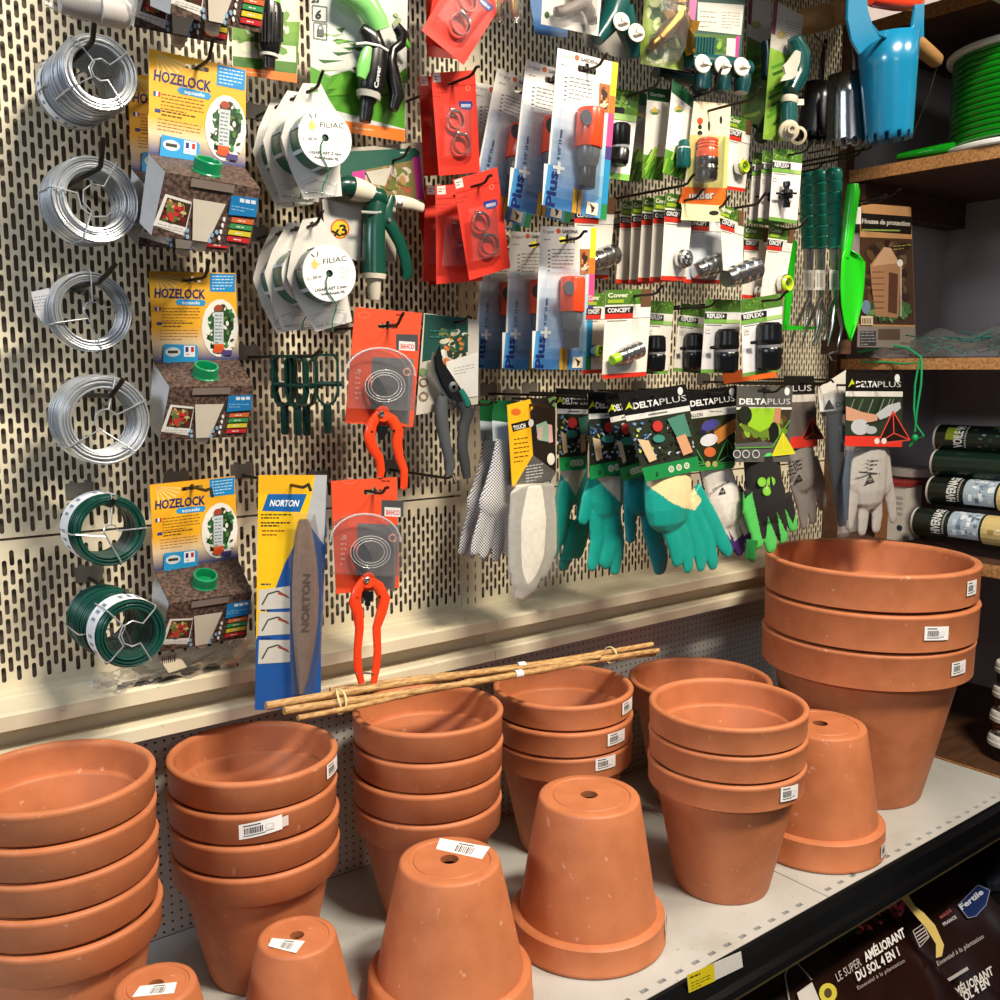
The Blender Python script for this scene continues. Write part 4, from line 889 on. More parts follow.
def ex(root, f):
    L = [(300, 519), (308, 519), (312, 528)]; n = 22; vs = []
    left = [(300, 519), (296, 535), (293, 560), (292, 590), (292, 620), (294, 650), (297, 680), (299, 694)]; right = [(309, 519), (313, 535), (317, 560), (319, 590), (318, 620), (314, 650), (308, 680), (303, 694)]
    m = MB(); rows = []
    for (a, b) in zip(left, right):
        row = [f.at(a[0], a[1], .001)]
        for k in range(7): t = k/6; row.append(f.at(a[0]+(b[0]-a[0])*t, a[1]+(b[1]-a[1])*t, .004+.008*math.sin(PI*t)**.5))
        row.append(f.at(b[0], b[1], .001)); rows += row
    k = 9; fs = [(i*k+j, i*k+j+1, (i+1)*k+j+1, (i+1)*k+j) for i in range(7) for j in range(k-1)]+[tuple(range(k)), tuple(range(7*k, 8*k))]
    m.add(rows, fs); m.build('whetstone', mat('grey_brown_abrasive', '94796a', .85, noise=.2, nscale=120, bump=.4, bscale=600), root, smooth=40)
    g = Face(0, 0, 0, o=f.at(305, 600, .0128), n=f.n); g.text('NORTON', 309, 632, 310.5, 574, 7.6, '5c473e', True, up=(-1, -.05)); g.mb.build('engraved_name', MATTE, root)
    m = MB(); a = [(292, 513), (315, 513), (324, 560), (323, 640), (312, 697), (290, 697), (287, 640), (288, 560)]
    b = [(p[0]+(305-p[0])*.14, p[1]+(605-p[1])*.03) for p in a]; v = [f.at(*p, .001) for p in a]+[f.at(*p, .016) for p in b]; n = len(a)
    m.add(v, [(i, (i+1) % n, (i+1) % n+n, i+n) for i in range(n)]+[tuple(range(n, 2*n))]); m.build('blister', BLISTER, root)
card('sharpening_stone_card', 'long grey sharpening stone in a clear pack on a yellow and blue card', 'sharpening stone', None, [(259, 475), (327, 475), (325, 560), (321, 650), (321, 692), (283, 709), (255, 710), (256, 640)], 1.165, '1a56a4', None, 0, holes=[euro(291, 485, 22, 5)], draw=dr, extra=ex)
hook(291, 485, 1.165, 'holding the sharpening stone card', .045, -.002)
# film bag and tag lying on the ledge
f = Face(150, 660, 1.27); rt_ = thing('film_bag', PZ(165, 700, .402), 'crumpled clear film bag with dark contents lying on the ledge under the green coils', 'bag')
m = MB(); rnd = random.Random(12); NX, NY = 60, 12; vs = []
for i in range(NX+1):
    for j in range(NY+1):
        u, v = i/NX, 2*j/NY-1; x = 84+172*u; y = 692-38*u-(0 if u < .85 else (u-.85)*60); wd = 13+5*math.sin(9*u)+3*math.sin(23*u+1); e = (1-abs(v)**3)*min(1, 8*u, 7*(1-u)+.15)
        vs.append(f.at(x+2*math.sin(5*v+8*u), y+v*wd, .004+.022*e*(.6+.22*math.sin(31*u+2*v)+.2*math.sin(17*u-6*v)+.16*math.sin(47*u+9*v))))
m.add(vs, [(i*(NY+1)+j, (i+1)*(NY+1)+j, (i+1)*(NY+1)+j+1, i*(NY+1)+j+1) for i in range(NX) for j in range(NY)]); m.build('film', BAGP, rt_, smooth=30)
m = MB(); ftube(m, f, [(118, 688), (150, 682), (190, 673), (238, 664)], [3, 3.5, 3, 2], .010, 8, .8, '3a332e'); ftube(m, f, [(122, 684), (160, 676), (205, 668)], [1.5, 1.5, 1], .014, 6, .8, '6a6058'); m.build('dark_rod', MATTE, rt_, smooth=True)
rt_ = thing('price_tag', PZ(172, 672, .41), 'small cream barcode tag on the film bag below the green coils', 'tag'); f = Face(172, 664, 1.235)
f.board([(157, 656), (176, 651), (187, 667), (169, 673)], color='e8dcc0').build('paper', CARDB, rt_); f.barcode(162, 657, 176, 664, '333333', -.2, 7); f.done(rt_)
# ================================================================== CONNECTOR CARDS ON THE RIGHT BAY
def gardena():
    def dr(f):
        f.grad([(540.5, 268), (585, 269), (590.5, 370), (536, 369)], 'dfe8ee', '2f7fc4', 10); f.poly([(536, 331), (541, 331), (541, 369), (532.5, 368)], '4fa0dc')
        f.poly([(585, 250), (588, 250), (588, 369), (585, 369)], 'a9d3ea') if 0 else None
        f.grad([(582, 275), (590.5, 275), (587, 370), (580, 369.6)], 'c9dfe8', '4f9cc9', 5)
        cols = [('f8e32a', 227.5, 258), ('ee7a2a', 258, 274), ('e8508f', 274, 304), ('4a3a86', 304, 316), ('1f93c6', 316, 356), ('1f8a4c', 356, 370)]
        for c, a, b in cols: L = lambda y: 596.5-5.6*(y-227)/143; f.poly([(L(a)-5.5, a), (L(a), a+.2), (L(b), b), (L(b)-5.5, b)], c)
        f.text('Original', 543, 233, 554, 233.2, 3.2, '9a9a9a', False); f.ell(558.5, 231, 2.2, 2.6, 'e8602a'); f.text('GARDENA', 562, 233, 578, 233.4, 3.4, '555555'); f.lines(544, 239, 10, 3, 1, '9a9a94', 1)
        f.lines(552, 249, 22, 3.6, 6, '8d979c', 1); f.lines(548, 250, 2.5, 4, 6, '5a6468', 1.2); f.poly([(580, 249), (590, 249), (589, 274), (580, 275)], 'b5703c'); f.blobs(580, 250, 590, 273, ['d8c6a4', '8a3a22', 'e89a4a', '3c2a1c', 'f0e6d6'], 16, 4, 5)
        f.text('9 1/2" 13 mm', 546.5, 325, 548, 298, 2.6, '39597a', True, up=(-1, 0)); f.text('Plus', 543, 368, 545.5, 336, 8.4, '1c2f78', True, up=(-1, -.03))
        f.poly([(544.6, 327), (547.4, 327), (547.2, 338), (544.4, 338)], 'f2f4f2'); f.poly([(540.5, 331), (551, 331), (551, 334), (540.5, 334)], 'f2f4f2')
        f.poly([(560, 348), (564, 348), (563, 369.6), (559, 369.4)], 'e2a92a'); f.poly([(565, 348), (568, 348), (567, 369.7), (564, 369.6)], 'd99a20'); f.poly([(573, 357), (583, 357), (582.6, 368), (572, 368)], 'efe6cc'); f.poly([(575, 358), (580, 361), (581, 359), (579, 365), (577, 367), (577, 363)], '4a1f1a')
    def ex(root, f):
        b = MB(); alathe(b, f, (573, 277), (572, 312), [(0, 11), (.02, 12.2), (.05, 12.6), (.97, 12.6), (1, 12)], .014, 28, 'ea4a24'); b.build('orange_collar', GLOSS, root, smooth=40)
        b = MB(); p = f.at(568.5, 288, .0285); b.lathe(p, f.n, [(pxs(p, 7), 0), (pxs(p, 7), .0015), (.0001, .0016)], 20, '54565c'); b.build('water_stop_button', GLOSS, root, smooth=40)
        b = MB(); alathe(b, f, (572, 312), (572, 329), [(0, 10.8), (.3, 10.8), (.7, 10), (1, 8)], .014, 24, '5a5d62'); b.build('grey_body', GLOSS, root, smooth=40)
        b = MB(); alathe(b, f, (572, 329), (572, 348), [(0, 7.6), (.1, 7.8), (.95, 7.4), (1, 6.8)], .014, 20, '2b2d31'); b.build('dark_tail', GLOSS, root, smooth=40)
        blister(root, f, 548, 271, 586, 352, .029, 4, -.03)
    return card('hose_connector_pack', 'front hose connector pack of the lower row: orange connector, Plus+ lettering', 'packaged connector', 'hose connector packs marked Plus+', [(540.5, 226), (596.5, 228), (590.5, 370), (532, 368), (532.5, 331), (536, 331)], 1.10, 'f3f1ea', (568, 240, 18, 6), 0, draw=dr, extra=ex)[0]
gd = gardena(); RG = (568, 240, 1.10); gg = 'hose connector packs marked Plus+'
hook(568, 240, 1.10, 'holding the lower row of Plus+ packs', .03, .008)
dup(gd, RG, back(*RG, .070), 'second Plus+ pack of the lower row, behind the front one', (0, 0, 0), gg)
dup(gd, RG, back(*RG, .140), 'rearmost Plus+ pack of the lower row, in shade beside the upright post', (0, 1, 0), gg)
U = (587, 70, 1.03); sp_ = 1.0
dup(gd, RG, U, 'front Plus+ pack of the upper row, orange connector facing out', (0, 3, 0), gg, 1.02)
hook(587, 70, 1.03, 'holding the upper row of Plus+ packs', .03, .012)
dup(gd, RG, back(*U, .068), 'second Plus+ pack of the upper row', (0, 5, 0), gg)
dup(gd, RG, back(*U, .136), 'third Plus+ pack of the upper row, leaning left', (0, 11, 0), gg)
dup(gd, RG, back(*U, .19), 'rearmost Plus+ pack of the upper row, only an edge showing', (0, 3, 0), gg)
def BL(q, u, v):
    x = (q[0][0]*(1-u)+q[1][0]*u)*(1-v)+(q[3][0]*(1-u)+q[2][0]*u)*v; y = (q[0][1]*(1-u)+q[1][1]*u)*(1-v)+(q[3][1]*(1-u)+q[2][1]*u)*v
    return (x, y)
def uvrect(f, q, u0, v0, u1, v1, c): f.poly([BL(q, u0, v0), BL(q, u1, v0), BL(q, u1, v1), BL(q, u0, v1)], c)
def uvtext(f, q, s_, u0, u1, v, h, c, bold=True): a, b = BL(q, u0, v), BL(q, u1, v); f.text(s_, *a, *b, h, c, bold)
def metal_coupler(b, f, a, c, r, L=.012):
    alathe(b, f, a, c, [(0, r*.72), (.06, r*.8), (.22, r*.8), (.24, r*.95), (.40, r*.95), (.42, r*.84), (.5, r*.84), (.52, r), (.68, r), (.7, r*.88), (.76, r*.88), (.78, r*1.02), (.94, r), (1, r*.8)], L, 20)
def concept(label, q, Y, prod='coupler', pc=(.6, .75), word='CONCEPT', body='efe8dc', slot=True, yaw=0, pr_=9, group='garden connector cards with grass headers', band='d8321e'):
    green = word.startswith('REF'); stripe = '78b04a' if green else 'd0301f'
    def dr(f):
        qa = q; uvrect(f, q, 0, 0, 1, .17, '4f7a2a')
        rnd = random.Random(int(q[0][0])); x0, y0 = BL(q, 0, 0); 
        for i in range(26):
            p = BL(q, rnd.uniform(.04, .96), rnd.uniform(.02, .15)); f.line([p, (p[0]+rnd.uniform(-2, 2), p[1]-rnd.uniform(-1, 3))], .9, rnd.choice(['86b23c', '3f6a1f', 'a7c85a', '2c4a18']))
        if not green: uvtext(f, q, 'Cover', .05, .5, .085, 4.6, 'e6e8c8'); uvrect(f, q, .78, 0, 1, .2, '6b4a30'); uvrect(f, q, .05, .11, .4, .15, '9db82f')
        uvrect(f, q, 0, .19, .62, .27, '0f0f0f'); uvtext(f, q, word, .06, .56, .255, 4.4, 'f2f2f2'); uvrect(f, q, 0, .27, .62 if not green else 1, .325, stripe); uvrect(f, q, .62, .24 if not green else .27, 1, .325, 'f2efe8' if not green else 'a9cc7a')
        uvrect(f, q, .05, .345, .5, .352, '8a8680'); uvrect(f, q, 0, .95, 1, 1, band if not green else '6fa045'); 
        if green: uvrect(f, q, .06, .38, .2, .46, 'd9d6d0'); f.line([BL(q, .1, .42), BL(q, .16, .42)], .8, '555555')
        # product seen printed ring near the foot
    def ex(root, f):
        px, py = BL(q, *pc); r = pr_
        if prod == 'coupler':
            b = MB(); metal_coupler(b, f, (px-r*1.35, py+r*.45), (px+r*1.4, py-r*.5), r); b.build('steel_coupler', STEEL, root, smooth=30)
        elif prod == 'green_coupler':
            b = MB(); metal_coupler(b, f, (px-r*.8, py+r*.35), (px+r*1.7, py-r*.65), r); b.build('steel_coupler', STEEL, root, smooth=30)
            b = MB(); alathe(b, f, (px-r*1.5, py+r*.65), (px-r*.8, py+r*.38), [(0, r*.5), (.1, r*.6), (1, r*.62)], .012, 16, '9ccf2c'); b.build('green_seal', GLOSS, root, smooth=40)
        elif prod == 'ring':
            b = MB(); p = f.at(px, py, .004); R = pxs(p, r); b.lathe(p, f.n, [(R, 0), (R, .012), (R*.8, .015), (R*.66, .014), (R*.6, .004), (.0003, .003)], 26, 'b7d42c'); b.build('lime_ring', GLOSS, root, smooth=35)
            b = MB(); b.lathe(p, f.n, [(R*1.12, 0), (R*1.12, .009), (R, .0095)], 26); b.lathe(p, f.n, [(R*.28, .003), (R*.26, .012), (.0002, .013)], 14); b.build('steel_collar', STEEL, root, smooth=35)
        elif prod == 'steel_ring':
            b = MB(); p = f.at(px, py, .004); R = pxs(p, r); b.lathe(p, f.n, [(R*1.1, 0), (R*1.1, .006), (R*.9, .009), (R, .014), (R*.75, .016), (R*.6, .006), (.0003, .005)], 26); b.build('steel_ring', STEEL, root, smooth=35)
        elif prod == 'black':
            b = MB(); k = r; alathe(b, f, (px, py-k*2), (px-.5, py-k*.15), [(0, k*.78), (.12, k*1.02), (.75, k*1.08), (.9, k*1.1), (1, k*.98)], .014, 24, '0b0b0d'); alathe(b, f, (px-.5, py+k*.08), (px-1, py+k*2), [(0, k*.98), (.1, k*1.1), (.25, k*1.08), (.88, k*1.02), (1, k*.75)], .014, 24, '0a0a0c'); b.build('black_halves', GLOSS, root, smooth=40)
            b = MB(); alathe(b, f, (px-.5, py-k*.15), (px-.5, py+k*.08), [(0, k*1.0), (1, k*1.0)], .014, 24, '77777c'); b.build('grey_ring', GLOSS, root, smooth=40)
            b = MB(); ftube(b, f, [(px-k*1.05, py-k*.35), (px-k*1.5, py-k*.3)], [2, 1.6], .012, 8, 1, '101012'); b.build('lug', GLOSS, root)
        elif prod == 'joiner':
            b = MB(); k = r; alathe(b, f, (px, py-k*2), (px, py+k*2), [(0, k*.55), (.18, k*.6), (.2, k*.42), (.3, k*.42), (.32, k*.9), (.45, k), (.5, k*.8), (.55, k), (.66, k*.9), (.68, k*.42), (.78, k*.42), (.8, k*.6), (1, k*.55)], .012, 18, '0c0c0e'); b.build('black_joiner', GLOSS, root, smooth=30)
            b = MB(); ftube(b, f, [(px-k*1.5, py-k*.2), (px+k*1.5, py-k*.2)], 1.1, .012, 8, 1, '0c0c0e'); b.build('side_lug', GLOSS, root)
    c = BL(q, .5, .08)
    return card('connector_card', label, 'connector card', group, q, Y, body, (c[0], c[1], (q[1][0]-q[0][0])*.42, 4) if slot else None, yaw, draw=dr, extra=ex)[0]
# --- second row: concept cards
k = concept('white connector card with a large dark fitting, half hidden by the Plus+ pack below', [(574, 196), (616, 198), (608, 279), (576, 278)], 1.16, 'coupler', (.72, .76), pr_=11)
q0 = [(666, 193), (694, 196), (686, 281), (661, 280)]
k = concept('front card of the row of five thin ones, round steel ring fitting', q0, 1.06, 'steel_ring', (.72, .75), pr_=8.5); RK = (*BL(q0, .5, .08), 1.06)
hook(*BL(q0, .5, .08), 1.06, 'holding the row of five thin cards', .04, .012)
for i, lb in enumerate(('second of the five thin connector cards, behind the steel ring card', 'third of the five thin connector cards', 'fourth of the five thin connector cards', 'rearmost of the five thin connector cards, in shade')):
    dup(k, RK, back(*RK, .0235*(i+1)), lb, (0, (0, 1, -1, 2)[i], 0), 'row of five thin connector cards')
k['group'] = 'row of five thin connector cards'
concept('pale blue-white connector card with a long steel coupler pointing left', [(686, 204), (723, 207), (726, 284), (684, 283)], 1.09, 'coupler', (.62, .78), pr_=10.5, body='dde3ea')
hook(700, 211, 1.09, 'above the pale blue connector card', .05, .016)
q1 = [(719, 203), (744, 212), (742, 284), (724, 281)]
concept('upright connector card with a large steel coupler sticking out at the right', q1, 1.05, 'coupler', (.95, .86), pr_=11.5); hook(735, 208, 1.05, 'above the card with the large steel coupler', .05, .016)
concept('connector card half hidden behind the large steel coupler', [(745, 226), (769, 228), (764, 300), (742, 298)], 1.12, 'steel_ring', (.75, .9), pr_=7)
concept('tilted connector card with a lime-green ring fitting', [(770, 225), (795, 229), (783, 300), (760, 300)], 1.09, 'ring', (.86, .78), pr_=8.5); hook(783, 230, 1.09, 'above the lime ring card', .04, .014)
concept('connector card with a small lime-green ring, under the grey valves', [(729, 114), (752, 121), (745, 192), (724, 189)], 1.12, 'ring', (.62, .68), pr_=7)
# --- third row
concept('large white connector card with a steel coupler and lime tip', [(606, 290), (652, 289), (646, 376), (602, 379)], 1.05, 'green_coupler', (.5, .74), pr_=9); hook(634, 296, 1.05, 'above the lime-tipped coupler card', .05, .012)
concept('white connector card tucked behind the lime-tipped coupler card', [(588, 293), (612, 293), (604, 373), (582, 374)], 1.10, 'ring', (.5, .72), pr_=6)
concept('narrow card with a square black tap fitting, between lime-tipped and black-fitting cards', [(650, 300), (674, 302), (668, 374), (646, 374)], 1.12, 'black', (.42, .72), 'REFLEX+', pr_=9)
concept('shaded card with a black hose fitting, leftmost of the three REFLEX+ cards', [(681, 303), (711, 307), (705, 374), (673, 371)], 1.12, 'black', (.6, .68), 'REFLEX+', pr_=9, group='REFLEX+ cards in the lowest row')
concept('card with a black hose fitting, middle of the three REFLEX+ cards', [(706, 299), (742, 300), (735, 373), (701, 373)], 1.07, 'black', (.72, .7), 'REFLEX+', pr_=11, group='REFLEX+ cards in the lowest row', body='dcd9da')
concept('brightest card with a black hose fitting, rightmost of the three REFLEX+ cards', [(741, 300), (783, 293), (780, 371), (743, 377)], 1.03, 'black', (.7, .66), 'REFLEX+', pr_=12, group='REFLEX+ cards in the lowest row', body='ece9ea'); hook(762, 301, 1.03, 'above the brightest REFLEX+ card', .04, .014); hook(690, 308, 1.10, 'above the shaded REFLEX+ card', .05, .01)
f = Face(760, 378, 1.12); rt_ = thing('orange_card', f.at(750, 378), 'orange-edged card peeping out below the REFLEX+ cards', 'card'); f.board([(722, 372), (776, 366), (777, 377), (724, 384)], color='ee6a24').build('card', CARDB, rt_)
# --- first row
def leafy(f, q, v0=.62):
    rnd = random.Random(int(q[0][0]*3))
    uvrect(f, q, 0, v0+.12, 1, 1, '5c9a2a')
    for i in range(16):
        u = rnd.uniform(0, .85); v = rnd.uniform(v0, .9); a, b = BL(q, u, min(1, v+.14)), BL(q, min(1, u+rnd.uniform(.1, .4)), v-.02); f.line([a, b], rnd.uniform(1, 2.4), rnd.choice(['8fc23a', '3c7a1e', 'b6d65a', '2c5c18']))
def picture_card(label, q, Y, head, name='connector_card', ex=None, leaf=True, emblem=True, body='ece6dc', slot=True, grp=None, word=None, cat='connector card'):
    def dr(f):
        if head: uvrect(f, q, 0, 0, 1, .14, head)
        if word: uvtext(f, q, word, .1, .75, .09, 3.6, 'e8efe6')
        if emblem: p = BL(q, .38, .26); f.ell(p[0], p[1], 5.5, 3.2, 'b8b088'); f.poly([(p[0], p[1]-6), (p[0]+2.5, p[1]), (p[0]-2.5, p[1])], 'd2b02c'); f.ell(p[0], p[1]+1.6, 3.6, 1.4, '4f7a3a')
        if leaf: leafy(f, q)
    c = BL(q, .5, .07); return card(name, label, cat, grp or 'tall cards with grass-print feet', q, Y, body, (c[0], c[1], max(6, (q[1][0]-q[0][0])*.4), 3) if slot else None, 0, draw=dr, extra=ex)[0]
concept_q = [(613, 88), (640, 92), (629, 181), (608, 178)]
def exb(root, f):
    b = MB(); alathe(b, f, (621, 124), (620, 146), [(0, 8), (.1, 10), (.9, 10), (1, 9)], .012, 20, '0c0c0d'); alathe(b, f, (620, 149), (618, 165), [(0, 9), (.1, 10), (.8, 10), (1, 7)], .012, 20, '0e0e10'); b.build('black_halves', GLOSS, root, smooth=40)
    b = MB(); alathe(b, f, (620, 146), (620, 149), [(0, 9.4), (1, 9.4)], .012, 20, '8a8a8c'); b.build('grey_ring', GLOSS, root, smooth=40)
def dcard(f):
    q = concept_q; uvrect(f, q, 0, 0, 1, .27, '5c8a30'); f.blobs(610, 88, 640, 112, ['8ab84a', '3f6a22', 'a6cc62'], 30, 5, 5); uvrect(f, q, .1, .2, .5, .27, '101010'); uvrect(f, q, 0, .27, 1, .34, 'a6cf78'); uvrect(f, q, .05, .42, .8, .84, '1b1b1d'); uvrect(f, q, 0, .93, 1, 1, '8ec85a')
card('connector_card', 'white card with a boxed black hose fitting, beside the upper Plus+ pack', 'connector card', 'tall cards with grass-print feet', concept_q, 1.10, 'ece8e4', (628, 96, 10, 3), 0, draw=dcard, extra=exb)
hook(628, 96, 1.10, 'above the boxed black fitting card', .06, .01)
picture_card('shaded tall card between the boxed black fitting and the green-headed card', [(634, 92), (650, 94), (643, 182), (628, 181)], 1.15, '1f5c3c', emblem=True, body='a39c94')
picture_card('green-headed tall card with a yellow flower emblem and grass foot', [(648, 87), (671, 90), (662, 181), (642, 178)], 1.09, '12532f', word='Garden')
def ext(root, f):
    b = MB(); alathe(b, f, (684, 140), (683, 168), [(0, 4), (.06, 5.5), (.22, 6), (.24, 5), (.30, 5), (.32, 7), (.9, 7.6), (1, 6.5)], .012, 20, '0f5a54'); b.build('teal_connector', GLOSS, root, smooth=30)
    b = MB(); alathe(b, f, (683.8, 147.5), (683.7, 149.5), [(0, 6.4), (1, 6.4)], .0125, 20, 'c9d8d4'); b.build('white_ring', GLOSS, root, smooth=30)
    b = MB()
    for i in range(6): ftube(b, f, [(677.5+i*2.4, 151), (677.5+i*2.3, 165)], .6, .012+.0085*math.sin(.4+i*.45), 5, 1, '0c4a45')
    b.build('grip_rib', GLOSS, root)
picture_card('bent card with a teal hose connector at its foot', [(673, 79), (695, 98), (686, 180), (663, 173)], 1.06, '12532f', ex=ext, word=None); hook(690, 98, 1.07, 'above the teal connector card', .05, .03)
def dord(f):
    q = [(694, 101), (731, 104), (724, 210), (681, 203)]
    f.poly([(694, 101), (731, 104), (727, 188), (687, 187)], 'eadfbe'); f.poly([(690, 135), (729, 137), (727, 188), (687, 187)], 'd3cf7e'); f.poly([(683, 187), (726, 188), (725, 206), (679, 203)], 'f0701e'); f.poly([(681, 203), (725, 206), (724, 222), (684, 220)], 'e9e6b4')
    f.ell(700, 121, 3, 3.6, 'd8502a'); f.ell(700, 127, 2, 2.5, '222222'); f.ell(709, 126, 1.2, 5, '333333'); f.ell(721, 120, 1.4, 4, '222222'); f.ell(700, 133, 2.6, 2.4, '1a1a1a'); f.text('under', 690, 200, 715, 199, 8, '2a2a2a'); f.text('under', 689.3, 199.2, 714.3, 198.2, 8, 'f6f2ea'); f.ell(714, 213, 5, 2.4, '2a2a26')
def exo(root, f):
    b = MB(); alathe(b, f, (708, 139), (707, 158), [(0, 9), (.05, 10.5), (.15, 10.5), (.18, 9.8), (.3, 10.6), (.34, 9.8), (.48, 10.8), (.52, 10), (.7, 11), (1, 11)], .014, 24, 'e8552a'); b.build('orange_collar', GLOSS, root, smooth=35)
    b = MB(); alathe(b, f, (707, 158), (706, 181), [(0, 10.6), (.1, 11.4), (.3, 11.4), (.34, 10.6), (.5, 11.6), (.54, 10.8), (.7, 11.4), (.95, 10.8), (1, 9)], .014, 24, '1d1a1a'); b.build('black_base', GLOSS, root, smooth=35)
    blister(root, f, 693, 134, 726, 186, .028, 3, -.05)
card('connector_card', 'cream and yellow card with an orange and black hose connector, orange foot', 'connector card', None, [(694, 101), (731, 104), (724, 222), (681, 220)], 1.05, 'e9e2c4', (708, 111, 14, 4), 0, draw=dord, extra=exo); hook(708, 111, 1.05, 'above the orange and black connector card', .09, .014)
qr = [(774, 148), (803, 151), (797, 224), (769, 220)]
kk = concept('front white card with a small black joiner, above the green-handled forks', qr, 1.07, 'joiner', (.55, .62), 'REFLEX+', pr_=6.5, body='efe8e4', group='cards with black joiners'); RR2 = (*BL(qr, .5, .08), 1.07); hook(RR2[0], RR2[1], 1.07, 'holding the black joiner cards', .04, .016)
dup(kk, RR2, back(*RR2, .022), 'middle card of the black joiner group', (0, 1, 0), 'cards with black joiners'); dup(kk, RR2, back(*RR2, .042), 'rear card of the black joiner group', (0, 0, 0), 'cards with black joiners')
# --- top row
def dtop(f):
    f.poly([(532, -12), (545, -12), (541, 26), (534, 32)], '3c6a9a') if 0 else None
    f.lines(548, 28, 2, 2, 1, '333333', 1); f.ell(547, 15, 2.6, 3.6, '3c5c34')
def exy(root, f):
    b = MB(); ftube(b, f, [(560, 12), (572, 8), (584, 2), (590, -12)], [5.5, 6, 7, 8], .012, 12, .9, '6d625a'); ftube(b, f, [(584, 2), (590, 12), (592, 20)], [7, 6, 5], .012, 12, .9, '6d625a'); ftube(b, f, [(584, 2), (572, -8)], [7, 7], .012, 12, .9, '6d625a')
    b.build('grey_y_piece', GLOSS, root, smooth=50); b = MB(); ftube(b, f, [(556, 12), (561, 11)], [5, 5.5], .012, 12, .9, '4a423e'); ftube(b, f, [(592, 18), (592.5, 24)], [5.6, 5], .012, 12, .9, '4a423e'); b.build('threaded_end', GLOSS, root, smooth=50)
    blister(root, f, 552, -14, 598, 27, .03, 3)
card('y_piece_pack', 'white pack with a grey Y-shaped hose splitter, cut by the top edge', 'packaged splitter', None, [(543, -14), (602, -10), (598, 36), (541, 24)], 1.04, 'dcd9d2', None, 0, draw=dtop, extra=exy)
f = Face(540, 10, 1.09); rt_ = thing('blue_card', f.at(545, 20), 'blue card behind the grey Y-shaped splitter pack', 'card'); f.board([(528, -14), (570, -14), (568, 38), (535, 34)], color='2f5f94').build('card', CARDB, rt_)
def valve(label, Y, segs, discs, col='0e4a47', name='hose_valve', extra=None, lift=0):
    f = Face(segs[0][0][0][0], segs[0][0][0][1], Y); root = thing(name, f.at(*segs[0][0][0]), label, 'valve')
    for pts, rs in segs: b = MB(); ftube(b, f, pts, rs, lift, 14, 1, col); b.build('valve_body', GLOSS, root, smooth=50)
    for (x, y, rx, ry) in discs:
        b = MB(); p = f.at(x, y, lift+.02); ax = (f.n+Vector((-.35, 0, .1))).normalized(); R = pxs(p, ry); b.lathe(p, ax, [(.0001, -.004), (R*.5, -.003), (R, 0), (R, .002), (R*.85, .002), (R*.5, -.001), (.0001, -.001)], 24, 'd8cfbf'); b.build('white_knob', MATTE, root, smooth=40)
        b = MB(); b.obox(p+ax*.006+Vector((.004, 0, 0)), Vector((.007, 0, 0)), Vector((0, .0015, 0)), Vector((0, 0, .002)), 'e2dacb'); b.build('knob_lever', MATTE, root)
    if extra: extra(root, f)
    return root
valve('dark green two-way hose valve with two white taps, right of the grey splitter pack', 1.06, [([(618, -12), (617, 4), (612, 18), (604, 30), (597, 40)], [13, 13, 12, 9, 6.5]), ([(622, 8), (626, 26), (632, 44), (634, 58)], [12, 11, 9, 6])], [(621, 22, 5, 9), (636, 33, 5, 9)])
f = Face(610, 45, 1.12); rt_ = thing('grey_card', f.at(610, 45), 'grey card corner behind the two-way green valve', 'card'); f.board([(583, 34), (634, 20), (640, 52), (625, 60), (585, 47)], color='a8a29a').build('card', CARDB, rt_)
def dbag(f):
    f.poly([(646, -14), (693, -14), (692, 72), (684, 70), (642, 64), (640, 50)], '9ab44a'); f.blobs(642, -10, 690, 66, ['7fa832', 'b9d06a', '3f6a1f', 'd6e2a6', '2c4c18'], 60, 9, 8); f.poly([(690, -10), (698, -10), (695, 20), (689, 20)], 'c46a9a'); f.poly([(684, 54), (692, 52), (690, 73), (683, 70)], 'c46a9a')
BRASS = mat('brass', 'b58a3a', .28, 1, noise=.2, nscale=60)
def exbr(root, f):
    b = MB(); alathe(b, f, (679, -12), (677, 14), [(0, 7), (.3, 8), (.35, 11), (.7, 11), (.75, 8), (1, 9)], .02, 16); b.build('brass_neck', BRASS, root, smooth=30)
    b = MB(); ftube(b, f, [(680, 10), (676, 20), (668, 29), (658, 40)], [9, 9, 8, 7], .02, 14, 1); b.build('brass_outlet', BRASS, root, smooth=50); b = MB(); alathe(b, f, (659, 39), (652, 46), [(0, 5.5), (.8, 5.5), (1, 4)], .02, 14); b.build('hose_tail', BRASS, root, smooth=40)
    b = MB(); ftube(b, f, [(678, 12), (683, 26), (687, 40), (689, 50)], [9, 9.5, 8, 6], .02, 14, 1); b.build('brass_outlet', BRASS, root, smooth=50); b = MB(); alathe(b, f, (688.5, 46), (691, 54), [(0, 5), (.5, 5.5), (1, 5.5)], .02, 14); b.build('hose_tail', BRASS, root, smooth=40)
    b = MB(); fprism(b, f, [(688, 26), (694, 20), (700, 21), (698, 30), (692, 34)], .03, .003); fprism(b, f, [(664, 12), (672, 8), (676, 14), (668, 20)], .03, .003); b.build('tap_lever', BRASS, root)
    b = MB(); ftube(b, f, [(668, -10), (666, 20), (664, 45), (664, 62)], [24, 26, 24, 16], .02, 10, .8); b.build('film', BAGP, root)
card('brass_valve_pack', 'leaf-green bag pack holding a shiny brass two-way valve', 'packaged valve', None, [(645, -14), (698, -14), (695, 20), (692, 73), (684, 71), (641, 64)], 1.05, 'b9c68a', None, 0, draw=dbag, extra=exbr)
